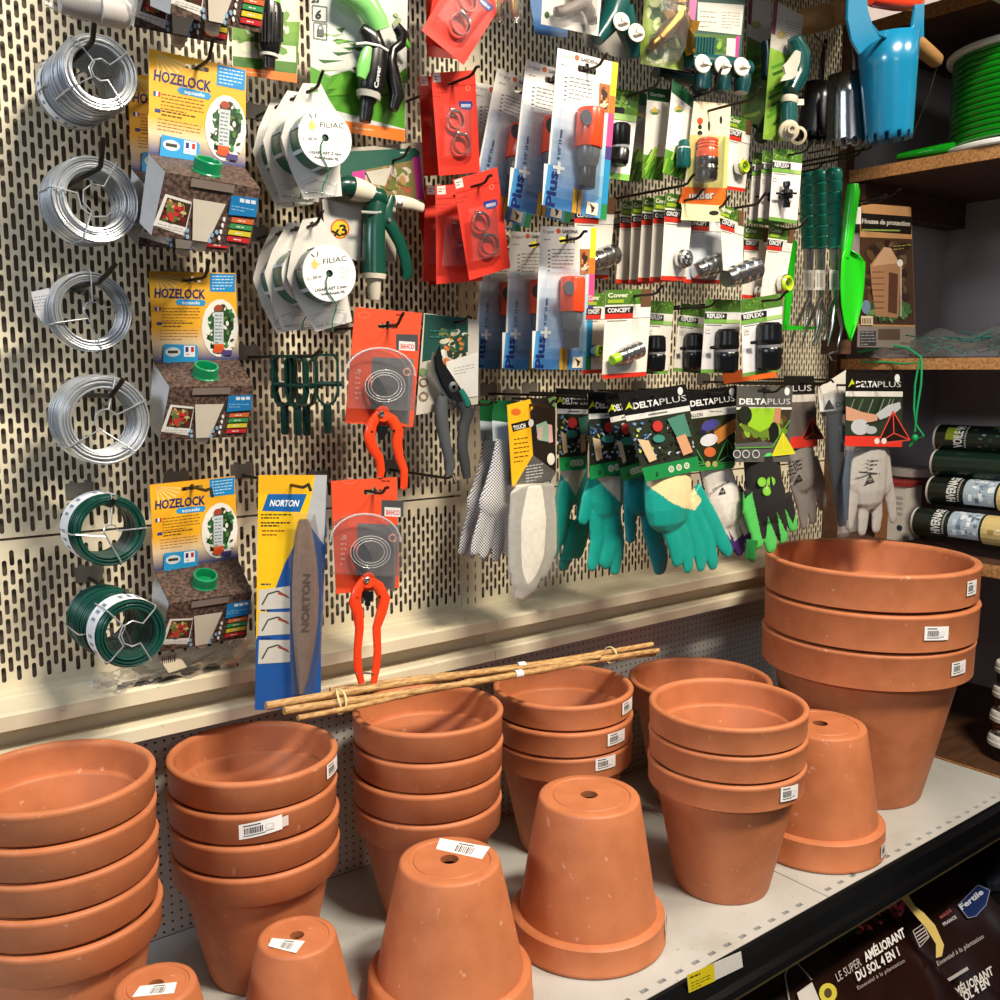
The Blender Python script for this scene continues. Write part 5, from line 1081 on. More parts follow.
def dsp(f):
    f.poly([(698, 2), (744, 5), (741, 35), (697, 30)], 'cfcac0'); f.lines(700, 11, 16, 5, 4, '77736c', 1, .05); f.lines(722, 12, 18, 3, 6, '8a867e', .9, .05); f.poly([(694, 33), (741, 36), (738, 60), (692, 56)], '4a6a2c'); f.blobs(694, 34, 740, 60, ['86aa3c', '2f5a1c', '5c8a2c'], 20, 8, 8); f.poly([(727, 38), (738, 38.6), (736, 57), (726, 56)], 'd0ccc8'); f.poly([(736, 36), (740, 36), (738, 58), (735, 57)], 'b83a86')
def exsp(root, f):
    b = MB(); fprism(b, f, [(694, 36), (717, 38), (714, 54), (692, 52)], .01, .02, '12504f'); b.build('inlet_nut', GLOSS, root)
    b = MB()
    for i in range(7): fprism(b, f, [(696+i*3, 37), (697+i*3, 37), (696+i*3, 53), (695+i*3, 53)], .03, .0015, '0c3a3a')
    b.build('nut_rib', GLOSS, root)
    b = MB(); ftube(b, f, [(688, 60), (705, 63), (725, 66), (748, 69)], [8, 10, 10, 8], .02, 14, 1, '0f4547'); b.build('manifold', GLOSS, root, smooth=50)
    for (x, y) in ((702, 64), (722, 66), (741, 67)):
        p = f.at(x, y, .045); ax = (f.n+Vector((-.3, 0, .1))).normalized(); R = pxs(p, 9); b = MB(); b.lathe(p, ax, [(.0001, -.006), (R*.5, -.004), (R, 0), (R, .0025), (R*.8, .003), (R*.4, .001), (.0001, .001)], 24, 'd8cdb8'); b.build('cream_knob', MATTE, root, smooth=40)
        b = MB(); b.obox(p+ax*.006+Vector((.006, 0, 0)), Vector((.009, 0, 0)), Vector((0, .0015, 0)), Vector((0, 0, .0018)), 'ded4c0'); b.build('knob_lever', MATTE, root)
        b = MB(); ftube(b, f, [(x+2, y+8), (x+1, y+16), (x, y+26)], [8, 9, 7], .02, 12, 1, '0c3d40'); b.build('outlet', GLOSS, root, smooth=50)
card('four_way_splitter', 'teal hose splitter with three cream knobs hanging under a white header card', 'hose splitter', None, [(697, -14), (746, -14), (741, 62), (690, 57)], 1.06, '1f4a44', None, 0, draw=dsp, extra=exsp)
def dlong(q):
    def g(f):
        uvrect(f, q, 0, 0, 1, .34, 'b9b4aa'); uvrect(f, q, 0, 0, .14, .24, '6a1f4a'); p = BL(q, .35, .22); f.ell(p[0], p[1], 5, 4, '9a946c'); f.poly([(p[0], p[1]-5), (p[0]+2, p[1]), (p[0]-2, p[1])], 'c9a82c')
        if q[0][0] > 765: f.lines(786, 20, 14, 3, 7, '8a867c', .9, .3)
        rnd = random.Random(3)
        for i in range(12): u = rnd.uniform(0, .5); v = .4+.045*i; a, b = BL(q, u, min(1, v+.08)), BL(q, min(.75, u+.5), v); f.line([a, b], 3, rnd.choice(['86ac34', '4f8a24', 'a9c84a', '2f5c18']))
    return g
ql = [(774, 0), (804, 16), (783, 142), (763, 139)]
def exl(root, f):
    D_ = '0e4644'; L = .02
    b = MB(); ftube(b, f, [(794, 38), (800, 55), (798, 76), (790, 92)], [7, 11, 11, 8], L, 12, 1, D_); b.build('valve_body', GLOSS, root, smooth=50)
    b = MB(); fprism(b, f, [(797, 50), (801, 52), (800, 62), (797, 70), (799, 74), (792, 79), (782, 81), (786, 74), (784, 66), (789, 61)], L+.018, .004, 'cfc6b4'); b.build('cream_lever', MATTE, root)
    b = MB(); alathe(b, f, (790, 97), (789, 104), [(0, 8), (.5, 9), (1, 8)], L, 16, 'c4bda9'); fprism(b, f, [(797, 99), (804, 99), (804, 105), (797, 105)], L, .005, 'd8d2c0'); b.build('cream_collar', MATTE, root, smooth=40)
    b = MB(); alathe(b, f, (789, 104), (788, 128), [(0, 8), (.2, 8.4), (1, 8)], L, 16, '124c49'); b.build('valve_stem', GLOSS, root, smooth=40)
    b = MB(); p = f.at(788, 131, L+.004); ax = (f.n+Vector((-.75, 0, -.1))).normalized(); b.lathe(p-ax*.004, ax, [(pxs(p, 9), 0), (pxs(p, 10), .003), (pxs(p, 10), .012), (pxs(p, 6), .014), (pxs(p, 6), .02), (pxs(p, 4.5), .02), (pxs(p, 4.5), .028), (pxs(p, 2.4), .028), (pxs(p, 2.4), .02)], 24, 'b5aa92'); b.build('ribbed_nut', MATTE, root, smooth=30)
    b = MB(); p = f.at(797, 136, L-.004); b.lathe(p, ax, [(pxs(p, 8), -.006), (pxs(p, 9), 0), (pxs(p, 9), .006), (pxs(p, 6), .008)], 20, 'a89d86'); b.build('ribbed_nut', MATTE, root, smooth=30)
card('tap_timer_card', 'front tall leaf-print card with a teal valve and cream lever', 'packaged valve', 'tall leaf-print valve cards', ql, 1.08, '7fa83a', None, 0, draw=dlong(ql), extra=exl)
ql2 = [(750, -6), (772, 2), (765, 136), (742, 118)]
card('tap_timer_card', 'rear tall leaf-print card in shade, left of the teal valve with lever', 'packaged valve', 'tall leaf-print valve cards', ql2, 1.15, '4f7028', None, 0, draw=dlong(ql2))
valve('dark teal valve between the two tall leaf-print cards', 1.13, [([(768, 40), (770, 56), (768, 78)], [6, 8, 7]), ([(768, 120), (764, 132), (760, 138)], [7, 8, 7])], [], '0b3536')
valve('dark green connector body hanging low behind the brass valve pack', 1.10, [([(656, 72), (670, 74), (690, 78)], [6, 8, 8]), ([(690, 78), (696, 84), (700, 92)], [7, 7, 6])], [], '0a2e30')
for i, (x, Y_, lb) in enumerate(((498, 1.12, 'clear bag of brass fittings at the top edge, left one'), (515, 1.10, 'clear bag of brass fittings at the top edge, right one'))):
    f = Face(x, 5, Y_); rt_ = thing('fitting_bag', f.at(x, 20), lb, 'bag', 'clear bags of brass fittings'); b = MB(); ftube(b, f, [(x, -14), (x, 0), (x+1, 14), (x+1, 22)], [9, 10, 9, 4], 0, 8, .5); b.build('film', BAGP, rt_); b = MB(); ftube(b, f, [(x-1, -4), (x, 8), (x+1, 17)], [4, 4.5, 3], 0, 10, 1); b.build('brass_fitting', BRASS, rt_, smooth=True)
hook(640, 100, 1.20, 'empty in the shade under the green valves', .07, .012); hook(660, 190, 1.09, 'with an orange tip of card, above the thin cards', .06, .014)
# ================================================================== GLOVES
def glove_mesh(name, f, caps, m, parent, voxel=.0022, lift=.0, flat=.33, colf=None, smooth_n=3):
    """caps: (points, radii, colour). One continuous stuffed shape; colour taken from colf(px, py) or the nearest limb"""
    b = MB()
    for pts, rs, c in caps:
        dx, dy = pts[-1][0]-pts[-2][0], pts[-1][1]-pts[-2][1]; dl = math.hypot(dx, dy); re_ = rs[-1]; pts = list(pts)+[(pts[-1][0]+dx/dl*re_*.55, pts[-1][1]+dy/dl*re_*.55), (pts[-1][0]+dx/dl*re_*.85, pts[-1][1]+dy/dl*re_*.85)]; rs = list(rs)+[re_*.8, re_*.42]
        ftube(b, f, [pts[0]]+list(pts)+[(pts[-1][0]+(pts[-1][0]-pts[-2][0])*.12, pts[-1][1]+(pts[-1][1]-pts[-2][1])*.12)] if 0 else pts, [r*1.2 for r in rs], lift, 12, flat, c)
        
    tmp = b.build('tmp', m, None); tmp.data.calc_loop_triangles()
    md = tmp.modifiers.new('r', 'REMESH'); md.mode = 'VOXEL'; md.voxel_size = voxel
    s2 = tmp.modifiers.new('s', 'SMOOTH'); s2.iterations = smooth_n; s2.factor = .5
    me = bpy.data.meshes.new_from_object(tmp.evaluated_get(bpy.context.evaluated_depsgraph_get()))
    off = Vector(tmp['_org'])-Vector(parent['_org']); me.transform(Matrix.Translation(off)); bpy.data.objects.remove(tmp)
    while len(me.attributes) and me.attributes.get('col'): me.attributes.remove(me.attributes['col'])
    at = me.attributes.new('col', 'FLOAT_COLOR', 'FACE'); P0 = Vector(parent['_org']); cols = []
    for p in me.polygons:
        x, y = proj(Vector(p.center)+P0)
        if colf: c = colf(x, y)
        else: c = caps[0][2]
        cols += [*hexc(c), 1]
    at.data.foreach_set('color', cols); me.materials.clear(); me.materials.append(m); me.shade_smooth()
    o = bpy.data.objects.new(name, me); COL.objects.link(o); o.parent = parent; o['_org'] = tuple(parent['_org']); return o
LATEX = mat('crinkled_latex', None, .42, noise=.12, nscale=60, bump=.5, bscale=420)
KNIT = mat('knitted_cloth', None, .85, noise=.15, nscale=120, bump=.5, bscale=700)
def pip(poly, x, y):
    r = False; n = len(poly)
    for i in range(n):
        (x1, y1), (x2, y2) = poly[i], poly[i-1]
        if (y1 > y) != (y2 > y) and x < (x2-x1)*(y-y1)/(y2-y1)+x1: r = not r
    return r
def header(f, q, col='0c0c0d', word=True, u0=.14, tri='c9d62c', vw=.19, h=6.4):
    uvrect(f, q, 0, 0, 1, vw+.06, col)
    if word:
        a, b = BL(q, u0, vw), BL(q, .55, vw); f.text('DELTA', *a, *b, h, 'f4f4f2'); a, b = BL(q, .56, vw), BL(q, .97, vw); f.text('PLUS', *a, *b, h, 'c9c9c9', False)
        if tri: p = BL(q, u0-.07, vw); f.poly([(p[0]-4, p[1]+.5), (p[0], p[1]-8), (p[0]+4, p[1]-.5), (p[0], p[1]-2.5)], tri)
    p = BL(q, .9, .07); f.ell(p[0], p[1], 2.6, 4, 'eeeeea')
# dotted white gloves
DOT = bpy.data.materials.new('dotted_cotton'); DOT.use_nodes = True
nt = DOT.node_tree; bs = nt.nodes['Principled BSDF']; bs.inputs['Roughness'].default_value = .85
tc = nt.nodes.new('ShaderNodeTexCoord'); mp = nt.nodes.new('ShaderNodeMapping'); mp.inputs['Rotation'].default_value = (0, math.radians(45), 0); mp.inputs['Scale'].default_value = (1, .0001, 1)
vo = nt.nodes.new('ShaderNodeTexVoronoi'); vo.inputs['Scale'].default_value = 300; vo.inputs['Randomness'].default_value = 0; vo.voronoi_dimensions = '3D'
mr = nt.nodes.new('ShaderNodeMapRange'); mr.inputs[1].default_value = .34; mr.inputs[2].default_value = .44
mx = nt.nodes.new('ShaderNodeMix'); mx.data_type = 'RGBA'; mx.inputs[6].default_value = (.03, .035, .06, 1); mx.inputs[7].default_value = (.72, .70, .68, 1)
for a, b in ((tc.outputs['Object'], mp.inputs[0]), (mp.outputs[0], vo.inputs['Vector']), (vo.outputs['Distance'], mr.inputs[0]), (mr.outputs[0], mx.inputs[0]), (mx.outputs[2], bs.inputs['Base Color'])): nt.links.new(a, b)
def cotton(label, dx, Y, extra=()):
    f = Face(500+dx, 400, Y); root = thing('cotton_glove', f.at(495+dx, 402), label, 'glove', 'dotted cotton gloves')
    f.board([(482+dx, 400), (506+dx, 401), (506+dx, 424), (482+dx, 421)], color='0d5a2c').build('header_card', CARDB, root); f.poly([(482+dx, 420.5), (506+dx, 423.5), (506+dx, 446), (483+dx, 441)], 'c7d3da'); f.done(root, 'card_foot')
    glove_mesh('glove', f, [([(495+dx, 440), (492+dx, 465), (487+dx, 490), (481+dx, 505)], [10, 12, 14, 14], 'ffffff'), ([(484+dx, 480), (476+dx, 510), (467+dx, 540), (464+dx, 552)], [6, 6, 5.5, 4.5], 'ffffff'), ([(490+dx, 485), (484+dx, 515), (476+dx, 545), (473+dx, 555)], [6.5, 6.5, 6, 5], 'ffffff'), ([(496+dx, 485), (492+dx, 520), (487+dx, 548), (486+dx, 558)], [6.5, 6.5, 6, 5], 'ffffff'), ([(501+dx, 470), (502+dx, 500), (500+dx, 530), (499+dx, 552)], [6, 6.5, 7, 6], 'ffffff')], DOT, root, lift=.004)
    return root
cotton('dark-dotted white cotton glove, left of the two, green header', -2, 1.20); cotton('dark-dotted white cotton glove, right of the two, green header', 10, 1.16)
hook(492, 405, 1.16, 'holding the dotted cotton gloves', .0, .004)
# clear bag of white gloves
def dbg(f):
    f.poly([(507, 405), (530, 399), (533, 408), (530, 412), (533, 455), (514, 487), (512, 486)], 'f7b81c'); f.poly([(533, 408), (554, 395), (556, 472), (533, 455)], '241a12'); f.poly([(514, 487), (533, 455), (556, 472), (551, 480), (520, 486)], '5c5852')
    f.lines(526, 466, 17, 3, 6, 'd5d2cc', .9, -.15); f.poly([(511, 424), (529, 419.5), (530, 427), (513, 432)], '17120c'); f.text('TOUCH', 514, 430.4, 526, 427.4, 4.6, 'f2efe6'); f.ell(531, 423, 2.6, 4, 'eeeae0'); f.ell(516, 412, 5, 3.6, 'd86a20'); f.lines(514, 439, 15, 4.5, 6, '6a4a10', 1.2, -.15)
    f.poly([(536, 425), (546, 421), (552, 432), (550, 442), (538, 440)], '8fae96'); f.poly([(538, 428), (543, 426), (542, 440), (537, 438)], 'c9a8a0'); f.poly([(548, 424), (552, 425), (553, 442), (549, 443)], 'd8a8a4'); f.ell(551, 459, 3.8, 6, 'ece4d4'); f.poly([(548, 399), (555, 396), (556, 408), (550, 404)], '5f8a52')
def exbg(root, f):
    glove_mesh('white_glove', f, [([(531, 484), (530, 520), (529, 555), (524, 585), (520, 594)], [17, 21, 20, 15, 8], 'd9d4c8'), ([(544, 484), (545, 520), (545, 550), (540, 570)], [11, 13, 13, 10], 'd9d4c8'), ([(518, 490), (516, 530), (514, 570)], [8, 9, 7], 'd9d4c8')], KNIT, root, lift=.010, voxel=.0028, colf=lambda x, y: 'dcd6c8')
    b = MB(); o = [(505, 486), (530, 480), (558, 470), (560, 578), (536, 597), (514, 606), (508, 602), (504, 520)]; i_ = [(508, 490), (530, 484), (555, 474), (557, 573), (534, 592), (516, 600), (512, 597), (508, 520)]
    v = [f.at(*p, .001) for p in o]+[f.at(*p, .019) for p in i_]; n = 8; b.add(v, [(i, (i+1) % n, (i+1) % n+n, i+n) for i in range(n)]+[tuple(range(n, 2*n))]); b.build('film', BAGP, root)
card('bagged_gloves', 'clear bag of whitish gloves under a yellow and black card', 'bagged gloves', None, [(507, 405), (555, 395), (556, 472), (551, 481), (514, 488)], 1.13, '241a12', None, 0, draw=dbg, extra=exbg); hook(530, 405, 1.13, 'holding the bagged white gloves', .05, .006)
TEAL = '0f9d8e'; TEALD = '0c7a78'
def tealpack(label, q, Y, caps, colf, clip=None, word=True, gcol=TEAL):
    def dr(f):
        header(f, q, '101011', word, .16); uvrect(f, q, 0, .25, 1, .31, 'e9e6e2'); 
        if word: uvrect(f, q, .35, .27, .65, .29, '7a7a78')
        uvrect(f, q, 0, .31, 1, .84, '2c3226'); x0, y0 = BL(q, .04, .33); x1, y1 = BL(q, .96, .82)
        rnd = random.Random(int(x0*7))
        for i in range(110):
            u, v = rnd.uniform(.04, .96), rnd.uniform(.34, .80); p = BL(q, u, v); c = rnd.choice(['20241c', '1a1512', '3a4a2c', '30261c', 'c9c8d0'] if u > .3 else ['7fa0d8', '5a86c8', 'c9d458', 'a9c2e6', '3a5a88']); f.ell(p[0], p[1], rnd.uniform(.9, 2.4), rnd.uniform(.7, 1.6), c, rnd.uniform(0, 3), 6)
        p = BL(q, .45, .42); f.ell(p[0], p[1], 5, 5.5, 'cf3a36'); p = BL(q, .42, .56); f.ell(p[0], p[1], 6, 4, '3f8f80')
        f.poly([BL(q, .62, .36), BL(q, .9, .33), BL(q, .95, .6), BL(q, .72, .6)], '4f8a78'); f.poly([BL(q, .7, .58), BL(q, .86, .56), BL(q, .93, .78), BL(q, .76, .8)], 'dba57c'); f.poly([BL(q, .08, .52), BL(q, .25, .56), BL(q, .3, .78), BL(q, .16, .8)], 'e2c69a')
        uvrect(f, q, 0, .84, 1, 1, '1b8f4a')
        for u in (.5, .64, .78): p = BL(q, u, .92); f.ell(p[0], p[1], 2.9, 3.4, 'd4e2c2'); f.ring(p[0], p[1], 1.2, 1.4, .5, '2f7a40', 8)
        p = BL(q, .2, .96); f.text('5', p[0], p[1], p[0]+3, p[1], 4, '0f5a2c')
    def ex(root, f): glove_mesh('latex_glove', f, caps, LATEX, root, lift=-.015, colf=colf)
    return card('garden_glove', label, 'glove', 'teal latex gloves on printed headers', q, Y, '1d1e1c', (*BL(q, .5, .09), 8, 2.5), 0, draw=dr, extra=ex)[0]
cream = [(640, 470), (698, 460), (690, 478), (697, 494), (702, 500), (695, 510), (684, 508), (672, 503), (660, 494), (648, 486)]
tc_ = lambda x, y: 'ecd9a4' if pip(cream, x, y) else TEAL
tealpack('front teal latex glove with cream back, under the largest printed header', [(618, 394), (686, 384), (700, 470), (646, 482)], 1.03,
  [([(668, 460), (668, 490), (668, 508)], [26, 28, 27], TEAL), ([(655, 490), (668, 520), (676, 545), (678, 560)], [12, 10.5, 9.5, 7.5], TEAL), ([(668, 500), (683, 535), (688, 560), (688, 568)], [10, 8.5, 7, 6], TEAL), ([(680, 500), (697, 540), (701, 562), (701, 567)], [9, 8, 6.5, 5.5], TEAL), ([(690, 500), (707, 540), (713, 562), (713, 565)], [9, 8, 7, 6], TEAL), ([(694, 490), (712, 520), (724, 545), (728, 551)], [9, 8, 7.5, 6], TEAL)], tc_)
hook(652, 396, 1.03, 'holding the front teal gloves', .03, .01)
tealpack('teal latex glove second from the front, header edge-on', [(606, 396), (640, 390), (646, 474), (622, 482)], 1.08,
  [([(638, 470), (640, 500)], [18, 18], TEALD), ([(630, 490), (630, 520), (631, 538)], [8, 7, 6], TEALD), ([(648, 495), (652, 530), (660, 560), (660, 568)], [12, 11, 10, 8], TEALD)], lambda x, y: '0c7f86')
cr2 = [(596, 476), (626, 476), (626, 508), (612, 494), (600, 482)]
tealpack('teal latex glove with pale grey cuff, under the partly seen header with yellow triangle', [(588, 392), (636, 392), (632, 470), (590, 480)], 1.10,
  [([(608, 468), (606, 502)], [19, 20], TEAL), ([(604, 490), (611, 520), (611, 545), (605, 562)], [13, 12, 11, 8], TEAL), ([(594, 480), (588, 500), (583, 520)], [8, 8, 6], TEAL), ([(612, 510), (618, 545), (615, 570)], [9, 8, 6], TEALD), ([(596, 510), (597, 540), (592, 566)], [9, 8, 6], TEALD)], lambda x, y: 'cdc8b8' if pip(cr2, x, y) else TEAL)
hook(610, 402, 1.08, 'holding the middle teal gloves', .05, .006)
cr3 = [(558, 470), (586, 470), (576, 496), (570, 486)]
tealpack('rear teal latex glove with pale cuff, beside the bagged white gloves', [(556, 388), (594, 390), (586, 468), (560, 471)], 1.16,
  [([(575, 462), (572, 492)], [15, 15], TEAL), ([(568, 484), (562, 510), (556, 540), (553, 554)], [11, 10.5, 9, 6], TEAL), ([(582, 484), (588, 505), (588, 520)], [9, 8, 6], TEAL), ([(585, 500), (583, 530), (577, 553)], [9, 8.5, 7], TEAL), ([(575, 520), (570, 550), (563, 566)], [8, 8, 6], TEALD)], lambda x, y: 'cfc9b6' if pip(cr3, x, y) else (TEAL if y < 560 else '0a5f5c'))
hook(568, 396, 1.12, 'holding the rear teal gloves', .04, .006)
# purple and white glove
def triads(f, cx, cy, r, c, inner='0c0c0c'):
    f.poly([(cx, cy-r), (cx+r, cy+r*.7), (cx-r*.9, cy+r*.9)], inner); f.line([(cx, cy-r), (cx+r, cy+r*.7), (cx-r*.9, cy+r*.9), (cx, cy-r)], 1.1, c); f.line([(cx, cy-r), (cx+.06*r, cy+r*.3)], 1, c); f.line([(cx+r, cy+r*.7), (cx+.06*r, cy+r*.3)], 1, c); f.line([(cx-r*.9, cy+r*.9), (cx+.06*r, cy+r*.3)], 1, c)
q = [(686, 392), (737, 385), (734, 468), (690, 472)]
def drp(f, q=q):
    header(f, q, '0c0c0d', True, .08, None, .19, 6); uvrect(f, q, 0, .25, 1, .34, 'e4e0d8'); uvtext(f, q, 'BALLON', .02, .32, .325, 3.6, '3a3a38'); f.lines(710, 411, 20, 3, 1, '66645e', 1)
    uvrect(f, q, 0, .34, 1, 1, '26301c'); f.blobs(690, 415, 735, 440, ['3c4a22', '5a4a2a', '2c2418'], 25, 7, 6); f.poly([(714, 432), (735, 418), (737, 430), (718, 444), (716, 440)], 'd88a3c'); f.ell(710, 425, 9, 5, '4a4a9a', -.4); f.ell(709, 440, 9, 6, 'e4e2ea', -.3); f.ell(702, 432, 4, 2.5, '24243c'); f.ell(710, 452, 6, 5, 'd8703a')
    triads(f, 692, 455, 13, '3f9a4a', '14100c'); triads(f, 727, 452, 13, '3f9a4a', '14100c'); uvrect(f, q, 0, .94, 1, 1, '1f8a3c'); f.ell(708, 464, 2.6, 3, 'b9b46a'); f.ell(715, 464, 2.6, 3, 'b9b46a')
wh = [(698, 466), (730, 466), (742, 500), (756, 545), (750, 548), (745, 533), (740, 524), (737, 545), (730, 548), (722, 530), (714, 520), (706, 498)]
white_tip = lambda x, y: 'e6dfd6' if pip([(698, 460), (731, 462), (744, 500), (752, 530), (744, 536), (737, 520), (742, 535), (735, 541), (728, 530), (731, 540), (718, 522), (707, 500)], x, y) else '4a2c7c'
def exp_(root, f):
    glove_mesh('knit_glove', f, [([(713, 462), (721, 492), (727, 508)], [18, 20, 20], 'fff'), ([(712, 505), (722, 530), (730, 548)], [8, 7.5, 6], 'fff'), ([(724, 508), (734, 532), (740, 550)], [7.5, 7, 6], 'fff'), ([(732, 506), (743, 528), (749, 542)], [7, 6.5, 5], 'fff'), ([(736, 490), (748, 508), (754, 522)], [7, 6, 4.5], 'fff'), ([(706, 500), (720, 535), (724, 550)], [6, 6, 5], 'fff')], KNIT, root, lift=-.014, colf=white_tip)
    g = Face(0, 0, 0, o=f.at(722, 495, -.001), n=f.n); triads(g, 722.5, 491, 3.4, '22222a', 'e6dfd6'); g.text('DELTAPLUS', 713, 491, 730, 482, 2, '55555a'); g.mb.build('glove_print', PRINT, root, normals=False)
card('garden_glove', 'purple and white knitted glove between the teal and the clover glove', 'glove', None, q, 1.06, '14110e', None, 0, draw=drp, extra=exp_, holes=[euro(708, 393, 8, 2.5)]); hook(708, 393, 1.06, 'holding the purple and white glove', .04, .012)
# clover glove
q = [(737, 386), (793, 386), (789, 462), (735, 462)]
def drc(f, q=q):
    uvrect(f, q, 0, 0, 1, 1, '5a5a58'); header(f, q, '55544f', True, .05, None, .24, 6); uvrect(f, q, 0, .28, 1, .31, 'e2dfd8'); f.poly(euro(764, 391, 14, 3), '1a1a18'); f.poly([BL(q, 0, .31), BL(q, 1, .31), BL(q, .92, .7), BL(q, 0, .76)], '3c3420')
    f.blobs(738, 410, 790, 445, ['8fb83a', '6a8a2c', '4a3420', '2c2014', '5c4428'], 60, 8, 6); f.poly([(750, 408), (776, 408), (776, 424), (760, 432), (748, 426)], '9ccf2c'); f.ell(745, 415, 7, 9, '20261c'); f.poly([(775, 408), (781, 408), (780, 424), (773, 422)], 'c98a6a'); f.ell(774, 432, 5, 10, '161a14')
    f.line([(736, 448), (772, 447), (790, 420)], 1, '5fae3a'); triads(f, 783, 445, 12, 'e6e23a', 'd9d62a'); [f.ring(x, 454, 3.4, 3.8, .8, 'dcdcd8') or f.ell(x, 454, 2.6, 3, 'c9c9c5') for x in (737, 746, 756)]
def cc_(x, y):
    for (a, b, r) in ((758, 522, 1),):
        pass
    tips = ((751, 545), (766, 556), (776, 546), (795, 536))
    if x < 751 and y > 486+(751-x)*.4 and y < 545 and x < 742+(y-486)*.22: return '4fc456'
    bl = [(741, 462), (783, 462), (789, 480), (795, 512), (792, 520), (786, 508), (784, 512), (788, 528), (783, 532), (776, 514), (779, 538), (776, 544), (768, 516), (764, 538), (760, 534), (757, 510), (748, 486)]
    bl = [(735, 456), (784, 456), (796, 512), (793, 524), (785, 508), (789, 528), (786, 532), (777, 512), (781, 540), (778, 542), (768, 516), (766, 539), (762, 539), (752, 492), (744, 500)]
    return '14110f' if pip(bl, x, y) else '52c65a'
def exc(root, f):
    glove_mesh('knit_glove', f, [([(761, 452), (764, 485), (768, 502)], [22, 23, 23], 'f'), ([(750, 490), (756, 520), (758, 542)], [9, 9, 7.5], 'f'), ([(764, 505), (768, 530), (771, 546)], [9, 9, 7.5], 'f'), ([(775, 505), (780, 525), (783, 537)], [8.5, 8.5, 6.5], 'f'), ([(785, 495), (790, 515), (793, 526)], [8, 7.5, 6], 'f'), ([(748, 490), (748, 510), (753, 530)], [6.5, 6.5, 5], 'f')], KNIT, root, lift=-.014, colf=cc_)
    g = Face(0, 0, 0, o=f.at(767, 484, .0012), n=f.n)
    for (x, y, r) in ((762, 482, 0), (771, 481.5, 0), (767, 491, 0)): g.ell(x, y, 4.4, 4.8, '7fce3c'); g.ell(x, y, 3, 3.4, '93da50')
    g.line([(767, 484), (767, 490)], .8, 'dff0c8'); g.mb.build('clover_print', PRINT, root, normals=False)
    b = MB(); ftube(b, f, [(752, 540), (750, 556), (754, 558)], [8, 7, 5], .004, 10, .6, '1f7a38'); b.build('rear_fingers', LATEX, root, smooth=True)
card('garden_glove', 'black and bright green glove with a clover print', 'glove', None, q, 1.03, '4a4a46', None, 0, draw=drc, extra=exc); hook(764, 392, 1.03, 'holding the clover glove', .03, .01)
# grey glove behind, long clear bag, grey cut-resistant glove
q = [(784, 376), (814, 376), (818, 446), (780, 450)]
def drg(f, q=q):
    uvrect(f, q, 0, 0, 1, .24, '15110f'); uvtext(f, q, 'PLUS', .1, .9, .21, 6, 'cfcfcf', False); uvrect(f, q, 0, .26, 1, .36, 'd9d2c8'); uvrect(f, q, 0, .36, 1, .84, '6a5f5a'); uvrect(f, q, 0, .84, 1, 1, 'e03a2c'); triads(f, 812, 430, 12, 'e8402e', '3a1a18')
def exg(root, f):
    glove_mesh('grey_glove', f, [([(800, 440), (803, 478)], [16, 17], 'f'), ([(795, 480), (802, 505), (804, 525)], [8, 7, 5], 'f'), ([(805, 475), (811, 500), (813, 520)], [8, 7, 5], 'f'), ([(812, 460), (820, 485), (822, 505)], [8, 7.5, 6], 'f')], KNIT, root, lift=-.012, colf=lambda x, y: '8d8782')
    g = Face(0, 0, 0, o=f.at(800, 470, -.001), n=f.n); g.lines(788, 462, 16, 4, 4, '3c3a38', 1.6, -.2); triads(g, 799, 478, 3.4, '26262a', '8d8782'); g.mb.build('glove_print', PRINT, root, normals=False)
card('garden_glove', 'smooth grey glove under a red-edged header, behind the clover glove', 'glove', None, q, 1.09, '2a2420', None, 0, draw=drg, extra=exg); hook(800, 383, 1.09, 'above the smooth grey glove', .06, .002)
f = Face(830, 380, 1.05); rt_ = thing('bagged_glove', f.at(832, 382), 'long clear bag with a white-headed label and dark gloves, between two grey gloves', 'bagged gloves')
f.board([(818, 388), (846, 370), (846, 402), (820, 412)], color='e2ddd2').build('header_card', CARDB, rt_); f.poly([(819, 400), (846, 396), (846, 411), (822, 413)], 'e9e9ea'); triads(f, 829, 405, 5, '101010', '101010'); f.text('DE', 836, 407, 845, 406.5, 5, '1a1a1a'); f.poly([(821, 412), (846, 410), (846, 414), (822, 417)], '2c2c30'); f.done(rt_)
b = MB(); ftube(b, f, [(834, 415), (836, 450), (840, 490), (843, 525)], [10, 11, 8, 6], .004, 12, .5, '26303a'); ftube(b, f, [(840, 425), (842, 442)], [6, 6], .010, 10, .5, '8fa4b4'); b.build('folded_gloves', KNIT, rt_, smooth=True)
b = MB(); ftube(b, f, [(833, 392), (834, 420), (836, 455), (840, 495), (844, 535)], [13, 14, 13, 10, 7], .006, 12, .6); b.build('film', BAGP, rt_, smooth=True)
hook(832, 385, 1.06, 'holding the long clear glove bag', .06, -.002)
q = [(846, 373), (903, 373), (902, 447), (845, 446)]
